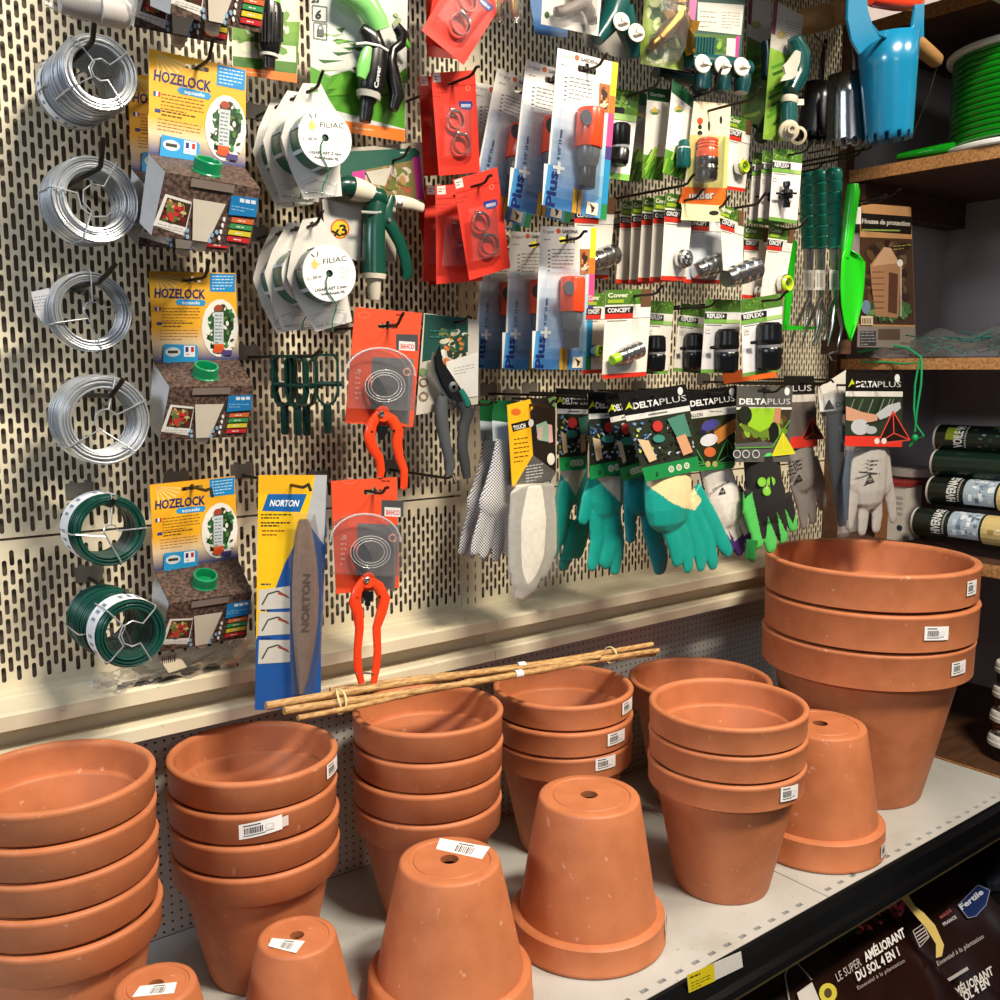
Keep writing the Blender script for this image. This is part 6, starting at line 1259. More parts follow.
def drl(f, q=q):
    header(f, q, '0c0c0d', True, .18, 'c9d62c', .19, 6); uvrect(f, q, 0, .25, 1, .32, 'e6e2da'); f.lines(864, 398, 14, 3, 1, '77756f', 1); uvrect(f, q, 0, .32, 1, .85, '2c3a28'); rnd = random.Random(2)
    for i in range(14): x = rnd.uniform(850, 900); f.line([(x, 399), (x-8, 420)], .9, rnd.choice(['5a6a52', '8a9484', '1a2218']))
    f.poly([(846, 406), (862, 412), (878, 415), (877, 422), (858, 422), (846, 420)], 'd8a082'); f.ell(860, 427, 9, 8, 'c6c9ce'); f.ell(871, 430, 6, 4, 'b9bcc2'); f.poly([(876, 414), (888, 405), (900, 402), (901, 408), (894, 414), (880, 420)], 'c2c6c9'); f.line([(866, 424), (890, 418)], 1.6, '2a2a28')
    uvrect(f, q, 0, .86, 1, 1, 'e8382a'); triads(f, 893, 428, 17, 'e8503e', '20100e'); f.ell(877, 441, 2.6, 3, 'f0e6e2'); f.ell(884, 441, 2.6, 3, 'f0e6e2')
def exl2(root, f):
    glove_mesh('knit_glove', f, [([(871, 446), (870, 470), (869, 490)], [22, 23.5, 23], 'f'), ([(860, 452), (856, 485)], [10, 12], 'f'), ([(882, 452), (884, 485)], [10, 12], 'f'), ([(854, 488), (851, 512), (849, 526)], [8, 7, 5.5], 'f'), ([(865, 492), (863, 518), (862, 531)], [8, 7.5, 6], 'f'), ([(876, 492), (877, 516), (876, 528)], [8, 7.5, 6], 'f'), ([(886, 480), (891, 502), (893, 518)], [8.5, 7, 5.5], 'f')], KNIT, root, lift=-.021, colf=lambda x, y: 'b3aea8')
    g = Face(0, 0, 0, o=f.at(870, 475, -.0035), n=f.n); g.lines(867, 460, 12, 4, 3, '55555a', 1.2); g.line([(859, 472), (880, 474)], 1.6, '3a3a3e'); triads(g, 870, 479, 4, '26262a', 'b3aea8'); g.mb.build('glove_print', PRINT, root, normals=False)
    b = MB(); ftube(b, f, [(849, 450), (846, 480), (846, 520)], [4, 6, 3], .0, 8, .5, '4a5662'); b.build('dark_palm', LATEX, root, smooth=True)
card('garden_glove', 'speckled grey glove hanging into the very large pot, rightmost glove', 'glove', None, q, 1.02, '16140f', None, 0, draw=drl, extra=exl2, holes=[euro(873, 381, 12, 3)]); hook(873, 380, 1.02, 'holding the rightmost speckled glove', .03, .02)
# ================================================================== HAND TOOLS
f = Face(818, 300, 1.20)
def fork(label, x, x2, top, Y):
    f = Face(x, 260, Y); root = thing('hand_fork', f.at(x, 250), label, 'hand fork', 'green-handled hand forks'); b = MB(); n = 9
    pr = [(0, 5.5), (.02, 7)]
    for i in range(7): pr += [(.05+i*.135, 8.1-.13*i), (.14+i*.135, 8.0-.13*i), (.16+i*.135, 6.9-.13*i), (.18+i*.135, 8.1-.13*i)]
    pr += [(1, 6)]
    alathe(b, f, (x, top), (x+.5, 249), pr, 0, 20, '1f8272'); b.build('handle', GLOSS, root, smooth=50)
    b = MB(); alathe(b, f, (x+.5, 249), (x+1, 300), [(0, 5.2), (.5, 4.4), (.9, 3.6), (1, 3)], 0, 14); b.build('ferrule', STEEL, root, smooth=40)
    g = Face(0, 0, 0, o=f.at(x, 280, .013), n=f.n); g.rect(x-4.5, 270, x+5.5, 290, 'e4e0da'); g.barcode(x-2.5, 273, x+3.6, 287, '8f8b88', 0, 4); g.mb.build('barcode_label', STICK, root, normals=False)
    for dx, e in ((-7, -18), (0, -6), (6, 4)):
        b = MB(); ftube(b, f, [(x+1, 298), (x+dx*.8, 312), (x+dx*1.1+e*.3, 328), (x+e, 346)], [2, 1.8, 1.5, .8], .002, 8, 1); b.build('tine', STEEL, root, smooth=True)
    return root
fork('green-handled hand fork, left of three', 808, 812, 172, 1.22); fork('green-handled hand fork, middle of three', 819.5, 821, 170, 1.18); fork('green-handled hand fork, right of three', 834, 836, 168, 1.13)
hook(836, 160, 1.12, 'above the green-handled forks', .05, .014); hook(812, 170, 1.2, 'above the left fork', .02, .01)
root = thing('plastic_trowel', Face(850, 260, 1.10).at(850, 342), 'bright green plastic trowel hanging point-down beside the forks', 'trowel'); f = Face(850, 260, 1.10)
LIME = mat('bright_green_plastic', '1ebf12', .3, noise=.06, coat=.3)
b = MB(); ftube(b, f, [(853, 184), (853, 192), (851, 208), (849, 225), (847, 242), (845, 258)], [6, 8, 7.5, 7, 6.5, 4.5], .004, 14, .8); b.build('handle', LIME, root, smooth=50)
rows = []
for y, xl, xr in ((248, 845, 849), (255, 842, 860), (262, 841, 865), (285, 840, 864), (305, 841, 862), (325, 844, 857), (336, 848, 853), (342, 850, 851)):
    for k_ in range(7): t = k_/6; rows.append(f.at(xl+(xr-xl)*t, y, .012-.009*math.sin(PI*t)))
b = MB(); b.add(rows, [(i*7+j, i*7+j+1, (i+1)*7+j+1, (i+1)*7+j) for i in range(7) for j in range(6)]); o = b.build('blade', LIME, root, smooth=True); s_ = o.modifiers.new('s', 'SOLIDIFY'); s_.thickness = .002
g = Face(0, 0, 0, o=f.at(858, 215, .012), n=f.n); g.rect(856, 207, 861, 224, 'e2ded6'); g.mb.build('label', STICK, root, normals=False)
hook(858, 205, 1.13, 'above the bright green trowel', .05, .012)
f = Face(800, 310, 1.20); root = thing('green_leaf_trowel', f.at(795, 330), 'second green trowel seen edge-on behind the connector cards', 'trowel')
b = MB(); fprism(b, f, [(795, 240), (797, 242), (793, 290), (789, 326), (784, 330), (786, 300), (790, 262)], 0, .004); b.build('blade_edge', LIME, root); b = MB(); fprism(b, f, [(784, 325), (800, 326), (823, 327), (812, 329.6), (786, 330)], 0, .004); b.build('cross_edge', LIME, root)
f = Face(830, 350, 1.15); root = thing('coat_hook', f.at(833, 345), 'brown wooden block with a bright wire hook below the forks', 'hook'); b = MB(); b.tube([f.at(838, 346, .02), f.at(837, 352, .03), f.at(833, 352, .035), f.at(829, 354, .03), f.at(832, 360, .02), f.at(836, 361, .015)], .0016, 8); b.build('wire_hook', STEEL, root, smooth=True)
b = MB(); b.obox(f.at(836, 347, 0), Vector((.018, 0, 0)), Vector((0, .022, 0)), Vector((0, 0, .014))); b.build('block', WOOD, root)
# bulb planters
PB = mat('blue_enamel', '0f7299', .25, noise=.06, coat=.5)
def toothed(b, f, a, c, r0, r1, lift, col=None, teeth=12, a0=0, a1=2*PI, depth=.09):
    A, B = f.at(*a, lift), f.at(*c, lift); ax = (B-A).normalized(); L = (B-A).length; u = Vector((1, 0, 0)); u = (u-ax*u.dot(ax)).normalized(); w_ = ax.cross(u); n = teeth*6; vs = []; fs = []
    ts = (0, .3, .6, .82, 1-depth-.02, 1-depth, 1); m_ = len(ts)
    for k_ in range(n+1):
        an = a0+(a1-a0)*k_/n; d = u*math.cos(an)+w_*math.sin(an)
        vs += [A+ax*L*t+d*pxs(A, r0+(r1-r0)*t) for t in ts]
    for k_ in range(n):
        for j in range(m_-1):
            if j == m_-2 and k_ % 6 in (0, 1): continue
            fs.append((k_*m_+j, k_*m_+j+1, k_*m_+j+1+m_, k_*m_+j+m_))
    b.add(vs, fs, col)
def planter(label, segs, Y, m, handle=None, name='bulb_planter', inner='0b0b0c'):
    f = Face(segs[0], segs[1], Y); root = thing(name, f.at(segs[2], segs[3]), label, 'bulb planter', 'bulb planters'); b = MB()
    toothed(b, f, (segs[0], segs[1]), (segs[2], segs[3]), segs[4], segs[5], 0, None); o = b.build('cone', m, root, smooth=35); s_ = o.modifiers.new('s', 'SOLIDIFY'); s_.thickness = .0016
    return root, f
root, f = planter('polished steel bulb planter with toothed rim, left of the blue one', (846, 74, 847, 147, 17, 22), 1.06, mat('polished_steel', '9a9ca0', .2, 1, noise=.15, nscale=20))
b = MB(); ftube(b, f, [(854, 76), (854, 60), (852, 45)], [2.4, 2.4, 2.4], 0, 8, 1); b.build('shank', DARKM, root, smooth=True)
root, f = planter('dull steel bulb planter in shade, leftmost of the three', (818, 84, 812, 140, 13, 16), 1.14, mat('dull_steel', '5c5e64', .3, 1, noise=.2, nscale=20))
b = MB(); ftube(b, f, [(820, 86), (822, 60), (826, 40)], [2, 2, 2], 0, 8, 1); b.build('shank', DARKM, root, smooth=True)
for (x0, y0, x1, y1, r, Y_, lb) in ((803, 22, 832, 16, 13, 1.10, 'wooden tool handle lying across at the top, left of two'), (834, 10, 856, 14, 12, 1.08, 'wooden tool handle at the top edge, behind the blue planter'), (908, 36, 938, 62, 8.5, 1.02, 'pale wooden tool handle sticking out right of the blue planter')):
    f = Face(x0, y0, Y_); root = thing('wooden_handle', f.at(x0, y0), lb, 'tool handle', 'turned wooden tool handles'); b = MB(); alathe(b, f, (x0, y0), (x1, y1), [(0, r*.7), (.08, r*.95), (.3, r), (.7, r*.97), (.94, r*.9), (1, r*.6)], 0, 20); b.build('grip', mat('turned_ash_wood', '9c7444', .5, noise=.3, nscale=30, stretch=(1, 8, 8)), root, smooth=40)
    b = MB(); (b.tube([f.at(x1 if x0 > 900 else x0+5, y1 if x0 > 900 else y0+5, -.005), f.at(x1-8 if x0 > 900 else x0+22, y1+30, -.02), f.at(x1-24 if x0 > 900 else x0+20, y1+70, -.04), Vector((min(f.at(x1-24 if x0 > 900 else x0+20, y1+70, -.04).x, 2.0), YW-.022, f.at(x1-24 if x0 > 900 else x0+20, y1+70, -.04).z))], .0018, 8)); b.build('wire_shank', DARKM, root, smooth=True)
Y_ = .98; f = Face(888, 60, Y_); root = thing('bulb_planter', f.at(888, 140), 'blue enamelled bulb planter with an orange grip and toothed rim', 'bulb planter', 'bulb planters')
b = MB(); toothed(b, f, (888, 36), (889, 141), 30, 22.5, 0, None, 12, 0, 2*PI, .07); o = b.build('tapered_tube', PB, root, smooth=35); s_ = o.modifiers.new('s', 'SOLIDIFY'); s_.thickness = .0016
b = MB(); arm = [(849, -14), (848, 10), (851, 34), (857, 52), (866, 60), (872, 40), (882, 36), (873, 28), (868, 8), (866, -14)]
fprism(b, f, [(849, -14), (848, 20), (852, 40), (860, 54), (870, 44), (880, 38), (873, 26), (868, 10), (866, -14)], .02, .004); b.build('handle_frame', PB, root)
b = MB(); fprism(b, f, [(913, -14), (925, -14), (924, 20), (924, 36), (908, 46), (902, 38), (912, 28), (915, 10)], .02, .004); b.build('handle_frame', PB, root)
b = MB(); ftube(b, f, [(872, 26), (878, 34), (888, 38), (900, 39), (908, 33), (913, 26)], 1.8, .022, 8, 1); b.build('frame_rim', PB, root, smooth=True)
b = MB(); alathe(b, f, (870, -4), (918, 2), [(0, 8), (.1, 10), (.5, 11), (.9, 10), (1, 8)], .01, 20, 'e8421f'); b.build('orange_grip', GLOSS, root, smooth=40)
hook(838, 155, 1.1, 'pointing up under the steel bulb planter', .07, .02)
# ================================================================== TIMBER BAY GOODS
c = Vector((2.158, .985, 1.2405)); root = thing('hose_spool', c, 'white-flanged spool wound with transparent bright green hose on the top shelf', 'hose spool')
Rf = .166; Hs = .205
for z0 in (0, Hs-.012): b = MB(); b.lathe(c+Vector((0, 0, z0)), (0, 0, 1), [(.02, 0), (Rf-.003, 0), (Rf, .003), (Rf, .009), (Rf-.003, .012), (.02, .012), (.02, 0)], 72, 'e9e7e2'); b.build('flange', MATTE, root, smooth=40)
HG = mat('green_translucent_hose', '078a12', .12, noise=.35, nscale=8, coat=.8)
b = MB(); b.lathe(c+Vector((0, 0, .012)), (0, 0, 1), [(.1, 0), (.1, Hs-.024)], 40); b.build('core', HG, root, smooth=True)
n_ = 15; rr = (Hs-.024)/n_/2
b = MB()
for i in range(n_): z = .012+rr+2*rr*i; b.tube([c+Vector(((Rf-.012-rr)*math.cos(a), (Rf-.012-rr)*math.sin(a), z+(2*rr)*j/72)) for j, a in enumerate([2*PI*k_/72 for k_ in range(72)])]+[c+Vector(((Rf-.012-rr), 0, z+2*rr*.98))], rr*1.02, 10)
b.build('wound_hose', HG, root, smooth=True); b = MB(); p = PZ(905, 160, 1.25); b.tube([c+Vector((-Rf*.6, .08, .02)), Vector((2.03, 1.10, 1.256)), Vector((2.01, 1.19, 1.252))], [.012, .011, .007], 10); b.build('hose_end', HG, root, smooth=True)
# printed cover pack
q = [(861, 203), (911, 207), (916, 348), (857, 347)]
def drh(f):
    f.rect(861, 213, 911.5, 231, '17120f', .07); f.text('Housse de protection', 862, 223, 910, 226, 5, 'cfc6ba'); f.rect(862, 229, 900, 230.6, '8aa04a', .02)
    f.poly([(860, 237), (912, 239), (915, 325), (858.5, 324)], '47301f'); f.blobs(861, 238, 913, 322, ['5c3f28', '38241a', '6b5238', '4a3a28', '2c1c14'], 70, 7, 6); f.blobs(860, 300, 914, 324, ['3f6a34', '2c5228', '6a8a52', '5a7a48'], 30, 6, 6)
    f.poly([(870, 265), (884, 247), (891, 248), (899, 262), (902, 268), (898, 318), (876, 316), (872, 290)], 'a87c58'); f.poly([(884, 247), (891, 248), (899, 263), (872, 266)], 'c79f7c'); 
    for yy in range(272, 312, 6): f.line([(872, yy), (884, yy)], 1, '6e4a30')
    f.poly([(889, 272), (898, 274), (897, 314), (888, 312)], '5c3724'); f.line([(901, 264), (901, 316)], .8, 'e6ddd0'); f.ell(900, 263, 3, 3.6, 'e8e4dc'); f.ell(866, 307, 4.6, 7, '6f8aa0'); f.rect(861, 316, 873, 325, 'e0cfae'); f.barcode(862, 318, 872, 324, '6a4a30', 0, 6); f.lines(893, 246, 18, 3, 2, '9a8a4a', 1, -.1)
    f.poly([(858, 326), (915, 327), (916, 348), (857, 347)], '8a8078'); f.rect(860, 331, 876, 346, '3c3c42'); f.lines(861, 332, 14, 3, 5, 'a5a2a0', .8); f.rect(878, 329, 900, 340, '5c4a3a')
card('furniture_cover_pack', 'brown printed pack for a protective cover, picturing a wooden cabinet', 'packaged cover', None, q, 1.18, 'b98a5c', None, 0, draw=drh)
hook(868, 200, 1.16, 'above the brown cover pack', .06, .012, plate=False)
# bag of green netting on the middle shelf
c = Vector((2.14, 1.05, .8268)); root = thing('netting_bag', c, 'clear bag of dark green netting lying on the middle timber shelf', 'bag'); rnd = random.Random(5); b = MB()
for i in range(90):
    a = rnd.uniform(0, 2*PI); r_ = rnd.uniform(.02, .10); p0 = c+Vector((math.cos(a)*r_*.9, math.sin(a)*r_*1.6, .012+rnd.uniform(0, .025))); d = Vector((rnd.uniform(-1, 1), rnd.uniform(-1, 1), rnd.uniform(-.2, .2))).normalized()*.05
    b.tube([p0-d, p0+Vector((0, 0, .01)), p0+d*.6+Vector((d.y, -d.x, 0))*.4], .0013, 4, rnd.choice(['0b5a52', '0f7064', '084840']))
o = b.build('netting', MATTE, root); o['kind'] = 'stuff'
def bagmesh(c, lx, ly, h, seed, nx=26, ny=34):
    r_ = random.Random(seed); ph = [r_.uniform(0, 6) for _ in range(6)]; b = MB(); vs = []
    for i in range(nx+1):
        for j in range(ny+1):
            u, v = 2*i/nx-1, 2*j/ny-1; e = max(0, 1-max(abs(u), abs(v))**2.6)**.5
            z = h*e*(.55+.16*math.sin(6*u+ph[0]+3*v)+.14*math.sin(9*v+ph[1]-4*u)+.1*math.sin(15*u+11*v+ph[2]))+.001
            vs.append(c+Vector((u*lx*(1-.06*math.sin(7*v+ph[3])), v*ly*(1-.05*math.sin(8*u+ph[4])), z)))
    b.add(vs, [(i*(ny+1)+j, (i+1)*(ny+1)+j, (i+1)*(ny+1)+j+1, i*(ny+1)+j+1) for i in range(nx) for j in range(ny)]); return b
bagmesh(c, .135, .21, .075, 3).build('film', BAGP, root, smooth=60)
root = thing('green_string', Vector((2.0, 1.11, .80)), 'bright green string hanging in a knotted loop over the middle timber shelf edge', 'string'); GS = mat('green_cord', '0c9a5a', .45)
b = MB(); Xs = 1.985; b.tube([PX(858, 352, Xs), PX(872, 350, 2.0), PX(890, 345, 2.01), PX(908, 348, 2.01), PX(921, 357, 2.0), PX(922, 366, Xs), PX(921, 385, Xs), PX(917, 410, Xs), PX(915, 432, Xs)], .0022, 8); b.tube([PX(862, 362, Xs), PX(885, 362, 2.0), PX(905, 364, 1.99), PX(919, 362, Xs), PX(915, 385, Xs), PX(914, 408, Xs), PX(916, 425, Xs), PX(924, 436, Xs), PX(914, 440, Xs)], .0022, 8); b.build('cord', GS, root, smooth=True)
b = MB(); b.ball(PX(915, 438, Xs), .007, (1, 1, 1.2)); b.tube([PX(915, 440, Xs), PX(910, 446, Xs)], .003, 6); b.build('knot', GS, root, smooth=True)
# fleece rolls
def roll(label, px, py, X, col, white=True, photo='fleece', L=.46, r=.031):
    p = PX(px, py, X); root = thing('fleece_roll', (p.x, p.y, p.z-r), label, 'fabric roll', 'dark-wrapped fleece rolls'); a = Vector((0, -1, 0))
    b = MB(); b.lathe(p, a, [(r*.97, 0), (r, .004), (r, L)], 36, col, cap1=True); b.build('wrapper', GLOSS, root, smooth=40)
    b = MB(); b.lathe(p-a*.001, a, [(.0005, 0), (r*.9, 0), (r*.99, .002), (r*1.01, .007)], 36, 'c9c5be'); b.build('end_cap', MATTE, root, smooth=40)
    b = MB()
    def band(y0, y1, a0, a1, c_, n=10, l=.0006):
        vs = []
        for k_ in range(n+1): an = math.radians(a0+(a1-a0)*k_/n); d = Vector((-math.cos(an), 0, math.sin(an))); vs += [p+a*y0+d*(r+l), p+a*y1+d*(r+l)]
        b.add(vs, [(2*i, 2*i+1, 2*i+3, 2*i+2) for i in range(n)], c_)
    if photo == 'fleece':
        band(.085, .150, -40, 110, 'a9b8c4'); band(.155, .46, -60, 120, 'd8bf80'); rnd = random.Random(int(py))
        for i in range(40): a0 = rnd.uniform(-30, 95); y0 = rnd.uniform(.087, .142); band(y0, y0+.008, a0, a0+rnd.uniform(6, 25), rnd.choice(['dfe8f0', '7f94a6', 'c4d2de', '5f7488', 'f2f5f8']), 3, .0009)
        for i in range(30): a0 = rnd.uniform(-50, 100); y0 = rnd.uniform(.16, .44); band(y0, y0+.012, a0, a0+rnd.uniform(6, 20), rnd.choice(['e6d29a', 'c2a25c', 'f0e0b0', 'b08f4c']), 3, .0009)
        band(.25, .29, 10, 45, '2a2418', 5, .0012); band(.29, .38, -10, 40, 'd8c22c', 5, .0011)
    elif photo == 'voile':
        rnd = random.Random(9)
        for i in range(90): a0 = rnd.uniform(-40, 100); y0 = rnd.uniform(.085, .40); band(y0, y0+.008, a0, a0+rnd.uniform(5, 16), rnd.choice(['1c3a30', '2f5a4a', '4a6a60', '6a8a9a', '14241c', '5a5a3a']), 3, .0009)
        band(.03, .06, 0, 55, '8a9a2a', 6)
    word = {'fleece': 'HIVERNAGE', 'voile': 'VOILE H'}.get(photo)
    if word:
        g, fs = glyphs(word, True); vs = []
        for u, v in g: an = math.radians(-32+u*(118 if photo == 'fleece' else 95)); d = Vector((-math.cos(an), 0, math.sin(an))); vs.append(p+a*(.068-v*.020)+d*(r+.001))
        b.add(vs, fs, 'e8e8e4'); 
        for k_ in range(12): band(.072, .076, -30+k_*9, -25+k_*9, 'b9b9b4', 2)
    b.build('wrapper_print', PRINT, root, normals=False); return root
roll('dark fleece roll marked HIVERNAGE, bottom of the pile', 917, 521, 2.04, '17201a'); roll('dark fleece roll marked HIVERNAGE, second from the bottom', 932, 490, 2.075, '131a16'); roll('plain dark green roll, third in the pile', 936, 463, 2.10, '0f241c', photo='none'); roll('dark green roll marked VOILE, top of the pile', 939, 438, 2.12, '0e1a15', photo='voile')
c = PX(918, 528, 2.12); zf = .4125
root = thing('paper_carton', Vector((2.11, 1.20, zf)), 'white and brown carton with a red lid behind the speckled glove', 'carton'); b = MB(); b.box((2.08, 1.17, zf), (2.15, 1.24, zf+.125), 'c9c2b8'); b.box((2.0795, 1.21, zf), (2.085, 1.2405, zf+.125), '8a5a34'); b.build('carton', MATTE, root); b = MB(); b.box((2.077, 1.167, zf+.125), (2.153, 1.243, zf+.133), '8a1f1f'); b.build('lid', MATTE, root); b = MB(); b.ball(Vector((2.0795, 1.18, zf+.03)), .007, (.1, 1, 1), '22324a'); [b.box((2.0793, 1.176, zf+.06+.012*i), (2.08, 1.20, zf+.066+.012*i), 'a8a8a8') for i in range(4)]; b.build('print', PRINT, root)
root = thing('white_lidded_tin', Vector((2.2, 1.22, zf)), 'dark tin with a white lid behind the fleece rolls', 'tin'); b = MB(); b.lathe((2.2, 1.22, zf), (0, 0, 1), [(.05, 0), (.05, .14)], 32, '4a2420', cap0=True); b.build('tin', GLOSS, root, smooth=40); b = MB(); b.lathe((2.2, 1.22, zf+.14), (0, 0, 1), [(.053, 0), (.053, .016), (.05, .018), (.0005, .018)], 32, 'b9b5b0'); b.build('lid', MATTE, root, smooth=40)
# small tubs at the right edge
p = PZ(1001, 786, 0)
for i in range(4):
    hh = .0505; z = i*hh+.0005; root = thing('lidded_tub', Vector((2.035+.004*i, .885, z)), f'white-lidded dark tub, {("bottom", "second from the bottom", "third from the bottom", "top")[i]} of the four stacked at the right edge', 'tub', 'white-lidded tubs stacked at the right edge'); c = Vector((2.035+.004*i, .885, z))
    b = MB(); b.lathe(c, (0, 0, 1), [(.034, 0), (.036, .002), (.040, .034)], 32, '3a1512' if i in (1, 2) else '1a1412', cap0=True); b.build('tub', GLOSS, root, smooth=40); b = MB(); b.lathe(c+Vector((0, 0, .034)), (0, 0, 1), [(.043, -.004), (.0435, 0), (.0435, .004), (.042, .006), (.042, .012), (.040, .0155), (.0005, .0155)], 36, 'd9d4ca'); b.build('lid', MATTE, root, smooth=35)
    b = MB(); rnd = random.Random(i); [b.obox(c+Vector((-.0385*math.cos(a), -.0385*math.sin(a), .006+rnd.uniform(0, .022))), Vector((-math.sin(a), math.cos(a), 0))*.004, Vector((0, 0, .0015)), Vector((math.cos(a), math.sin(a), 0))*.0004, rnd.choice(['c9b9a0', 'a83a2c', '7a6a5a'])) for a in [rnd.uniform(-.4, 1.6) for _ in range(16)]]; b.build('label_print', PRINT, root)
# ================================================================== BAMBOO CANES lying over the pots
BAM = mat('bamboo', 'c8a066', .5, noise=.35, nscale=25, stretch=(3, 14, 14), color2='94683c')
ytie = []
canes = [((266, 706), (652, 645), 4.3, .372, .330), ((284, 712), (658, 651), 4.3, .368, .326), ((298, 717), (520, 674), 3.0, .364, .336), ((330, 690), (600, 657), 3.0, .362, .342), ((470, 674), (655, 655), 2.8, .326, .318)]
for i, (a, c_, r_, Ya, Yb) in enumerate(canes):
    A, B = PZ(*a, Ya), PZ(*c_, Yb); lb = ('upper left bamboo cane of the bundle across the pots', 'lower front bamboo cane of the bundle, palest', 'short thin bamboo cane ending over the middle pots', 'thin bamboo cane at the back of the bundle', 'thin dark bamboo cane at the right end of the bundle')[i]
    root = thing('bamboo_cane', A, lb, 'bamboo cane', 'bamboo cane bundle'); n_ = 40; R = pxs(A, r_); rnd = random.Random(i); pts = []; rs = []; nodes = [rnd.uniform(.1, .2)+k_*.23 for k_ in range(4)]
    for j in range(n_+1): t = j/n_; d = min(abs(t-nn) for nn in nodes); pts.append(A.lerp(B, t)+Vector((0, 0, .0016*math.sin(7*t+i*2)))); rs.append(R*(1-.18*t)*(1.28 if d < .013 else .97 if d < .04 else 1))
    b = MB(); b.tube(pts, rs, 12); b.build('cane', BAM, root, smooth=35)
    if i in (0, 1): 
        b = MB(); t = (.59, .555)[i]; pp = A.lerp(B, t); b.lathe(pp, (B-A), [(R*1.1, -.006), (R*1.1, .008)], 14, 'eceae4'); b.build('white_sticker', MATTE, root, smooth=True)
RUB = mat('pale_rubber_band', 'ddcf9c', .5)
for (a, bb, Y_, lb) in (((337, 687), (342, 716), PZ(340, 702, .362).y-.012, 'pale rubber band round the left end of the canes'), ((608, 646), (612, 664), PZ(610, 655, .33).y-.012, 'pale rubber band round the right end of the canes')):
    A = P((a[0]+bb[0])/2, (a[1]+bb[1])/2, Y_+.012); root = thing('rubber_band', A, lb, 'rubber band', 'rubber bands on the canes'); R = .017 if a[0] < 400 else .014; b = MB()
    for k_, tl in ((0, .2), (1, -.35)) if a[0] < 400 else ((0, .2),):
        b.tube([A+Vector((tl*.012*math.sin(t)+.008*k_*math.cos(t), R*1.05*math.cos(t), R*.92*math.sin(t))) for t in [2*PI*j/28 for j in range(28)]], .0013, 6, closed=True)
    b.build('band', RUB, root, smooth=True)
# ================================================================== UNDER THE SHELF: price label and soil bags
f = Face(700, 970, .787); root = thing('price_label', f.at(715, 975), 'yellow and white price label clipped to the black shelf rail', 'price label'); f.board([(687, 975), (741, 951.5), (743, 967), (689, 993)], color='e6e0da').build('paper', CARDB, root)
f.poly([(687, 975), (714, 963), (715, 981), (689, 993)], 'e8d21a'); f.lines(690, 977, 17, 3, 1, '5a5210', 2, -.42); f.lines(691, 983, 20, 3, 3, '6a6014', 1, -.44); f.done(root)
BAGM = mat('brown_soil_bag_plastic', '200c07', .25, noise=.25, nscale=12, coat=.3)
def pillow(c, ax, ay, az, nx=36, ny=16, seed=1, m=BAGM, name='bag_body', root=None, wr=.06):
    """plump sack: ax long half-axis, ay half-width, az half-thickness; two continuous skins"""
    r_ = random.Random(seed); ph = [r_.uniform(0, 6) for _ in range(5)]; b = MB()
    for sg in (1, -1):
        vs = []
        for i in range(nx+1):
            for j in range(ny+1):
                u, v = 2*i/nx-1, 2*j/ny-1; e = (max(0, 1-abs(u)**5)**.5)*(max(0, 1-abs(v)**2.6)**.5)
                vs.append(c+ax*u*(1-.03*(1-abs(v))*0)+ay*v*(.94+.06*(1-u*u))+az*sg*e*(1+wr*math.sin(9*u+4*v+ph[0])+wr*math.sin(17*u-7*v+ph[1])*.6))
        b.add(vs, [((i*(ny+1)+j), ((i+1)*(ny+1)+j), ((i+1)*(ny+1)+j+1), (i*(ny+1)+j+1))[::sg] for i in range(nx) for j in range(ny)])
    return b.build(name, m, root, smooth=60)
def soil(label, c, rx=0, seed=1, L=.36, tilt=32, main=True, slopex=0, wd=.17):
    a = math.radians(tilt); ax = Vector((L, 0, slopex)); ay = Vector((0, math.cos(a), math.sin(a)))*wd; az = Vector((0, -math.sin(a), math.cos(a)))*.045; root = thing('soil_bag', c, label, 'soil bag', 'brown soil bags under the shelf'); pillow(c, ax, ay, az, seed=seed, root=root)
    g = Face(0, 0, 0, o=c+az*1.10, n=az)
    return root, g
cA = Vector((1.235, .80, -.245)); root, g = soil('brown soil bag with white lettering and a pale strap, under the shelf front', cA, seed=2)
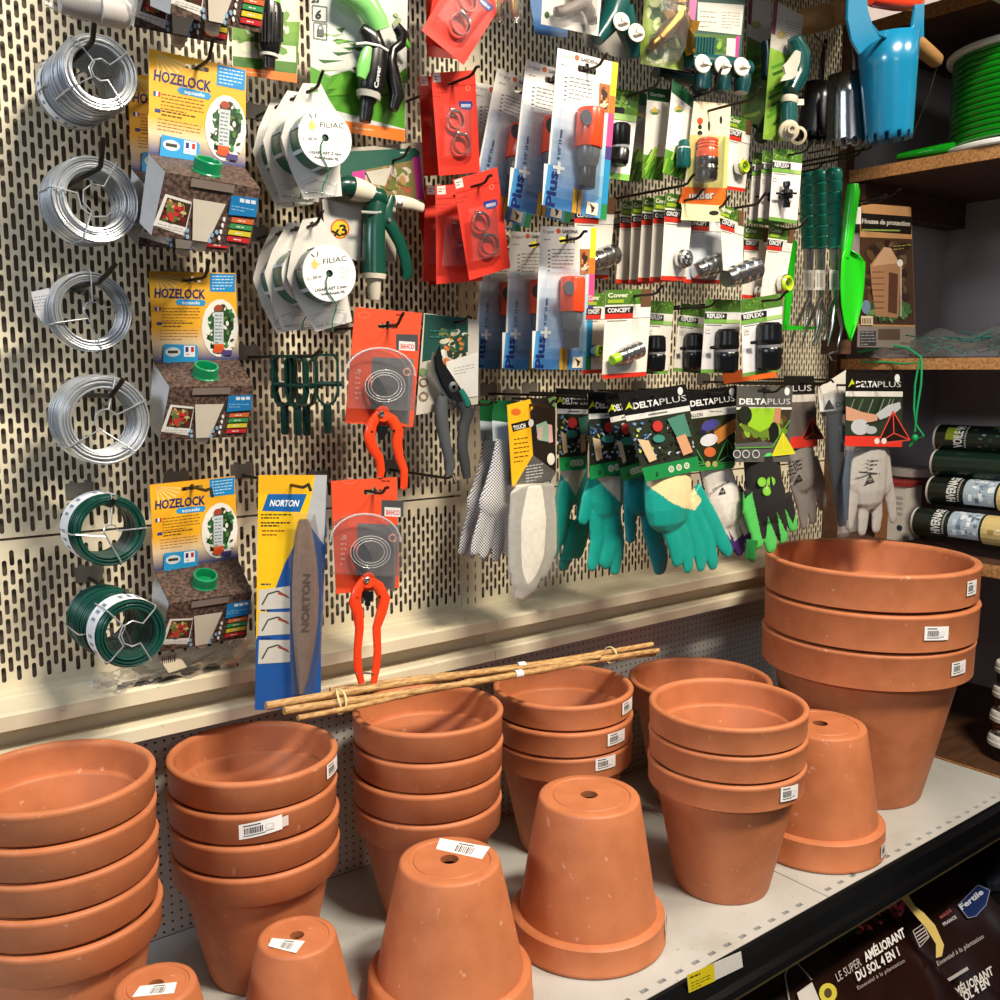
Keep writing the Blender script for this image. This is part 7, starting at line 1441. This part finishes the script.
def bagprint(g, dx=0, dy=0, full=True):
    T = lambda x, y: (x+dx, y+dy)
    W_ = 'd9d2cc'; g.text('LE SUPER', *T(838, 982), *T(862, 965), 9, 'b9aea8', False, up=(-.35, -.94)); g.text('AMÉLIORANT', *T(866, 962), *T(906, 936), 9.5, 'ece8e4', True, up=(-.35, -.94)); g.text('DU SOL 4 EN 1', *T(858, 981), *T(900, 955), 9.5, 'e4dfda', True, up=(-.35, -.94)); g.text('Essentiel à la plantation', *T(858, 990), *T(905, 962), 4.2, 'a89c94', False, up=(-.35, -.94))
    g.line([T(913, 931), T(923, 924), T(929, 937), T(920, 947), T(913, 931)], .8, 'b9b0aa')
    for i in range(4): g.line([T(915+i*1.4, 934+i*3), T(925+i*1.1, 927+i*3)], 1.2, 'b9b0aa')
    if full:
        rnd = random.Random(1)
        for i in range(60): x = rnd.uniform(856, 906); y = 925-(x-856)*.5+rnd.uniform(-5, 11); g.ell(x, y, rnd.uniform(1.5, 3.4), rnd.uniform(1, 2), rnd.choice(['c8384a', 'e05a6a', '8a2030', 'd84a58', '3a1016']), rnd.uniform(0, 3), 7)
        g.poly([T(830, 925), T(852, 914), T(858, 932), T(840, 944)], '14281a'); g.poly([T(797, 993), T(812, 982), T(822, 1006), T(803, 1012)], 'c9c2bc'); g.ell(828, 993, 9, 10, 'c8b83a'); g.ell(828, 993, 4, 5, '4a3a12'); g.line([T(790, 1004), T(785, 975), T(793, 958), T(812, 980)], 1.4, '9a918c')
        g.poly([T(899, 896), T(907, 893), T(915, 906), T(924, 913), T(935, 925), T(944, 945), T(942, 956), T(936, 958), T(936, 944), T(926, 928), T(914, 914)], 'd2b86a')
bagprint(g); g.mb.build('bag_print', PRINT, root, normals=False)
cB = Vector((1.66, .86, -.31)); root, g = soil('dark soil bag behind the strapped one, with a blue badge', cB, seed=5, L=.40, wd=.2)
g.poly([(958, 905), (978, 885), (990, 890), (986, 905), (976, 916), (968, 918)], '12285c'); g.line([(958, 905), (978, 885), (990, 890), (986, 905), (976, 916), (968, 918), (958, 905)], .8, '8a94b0'); g.text('Fertile', 962, 910, 984, 893, 6, 'd5dbe8'); g.text('MARQUE', 941, 919, 952, 911, 3.4, 'b05a5a'); g.text('FRANCE', 944, 926, 957, 918, 3.4, 'd0ccd0'); g.text('Essentiel à la plantation', 938, 966, 984, 938, 5, 'c9c0ba', False, up=(-.35, -.94)); g.line([(968, 862), (980, 853), (986, 858), (974, 866), (968, 862)], .7, '6a625c')
g.mb.build('bag_print', PRINT, root, normals=False)
cC = Vector((1.36, .73, -.375)); root, g = soil('lower brown soil bag with white lettering, at the bottom right corner', cC, seed=8, L=.42, wd=.14)
g.text('SUPER AMÉLIORANT', 932, 1012, 994, 974, 9, 'dcd6d0', True, up=(-.35, -.94)); g.text('SOL 4 EN', 962, 1004, 990, 985, 9, 'e4dfda', True, up=(-.35, -.94)); g.line([(915, 1000), (930, 990), (952, 978), (968, 968)], 3.4, 'b9b0ae'); g.poly([(899, 978), (905, 977), (914, 992), (912, 1000), (907, 1000)], 'd2b86a')
g.mb.build('bag_print', PRINT, root, normals=False)
cD = Vector((.76, .80, -.28)); root, g = soil('dark brown bag at the left end below the shelf rail, beside the price label', cD, seed=11, L=.12, wd=.12)

if 0:
    pass
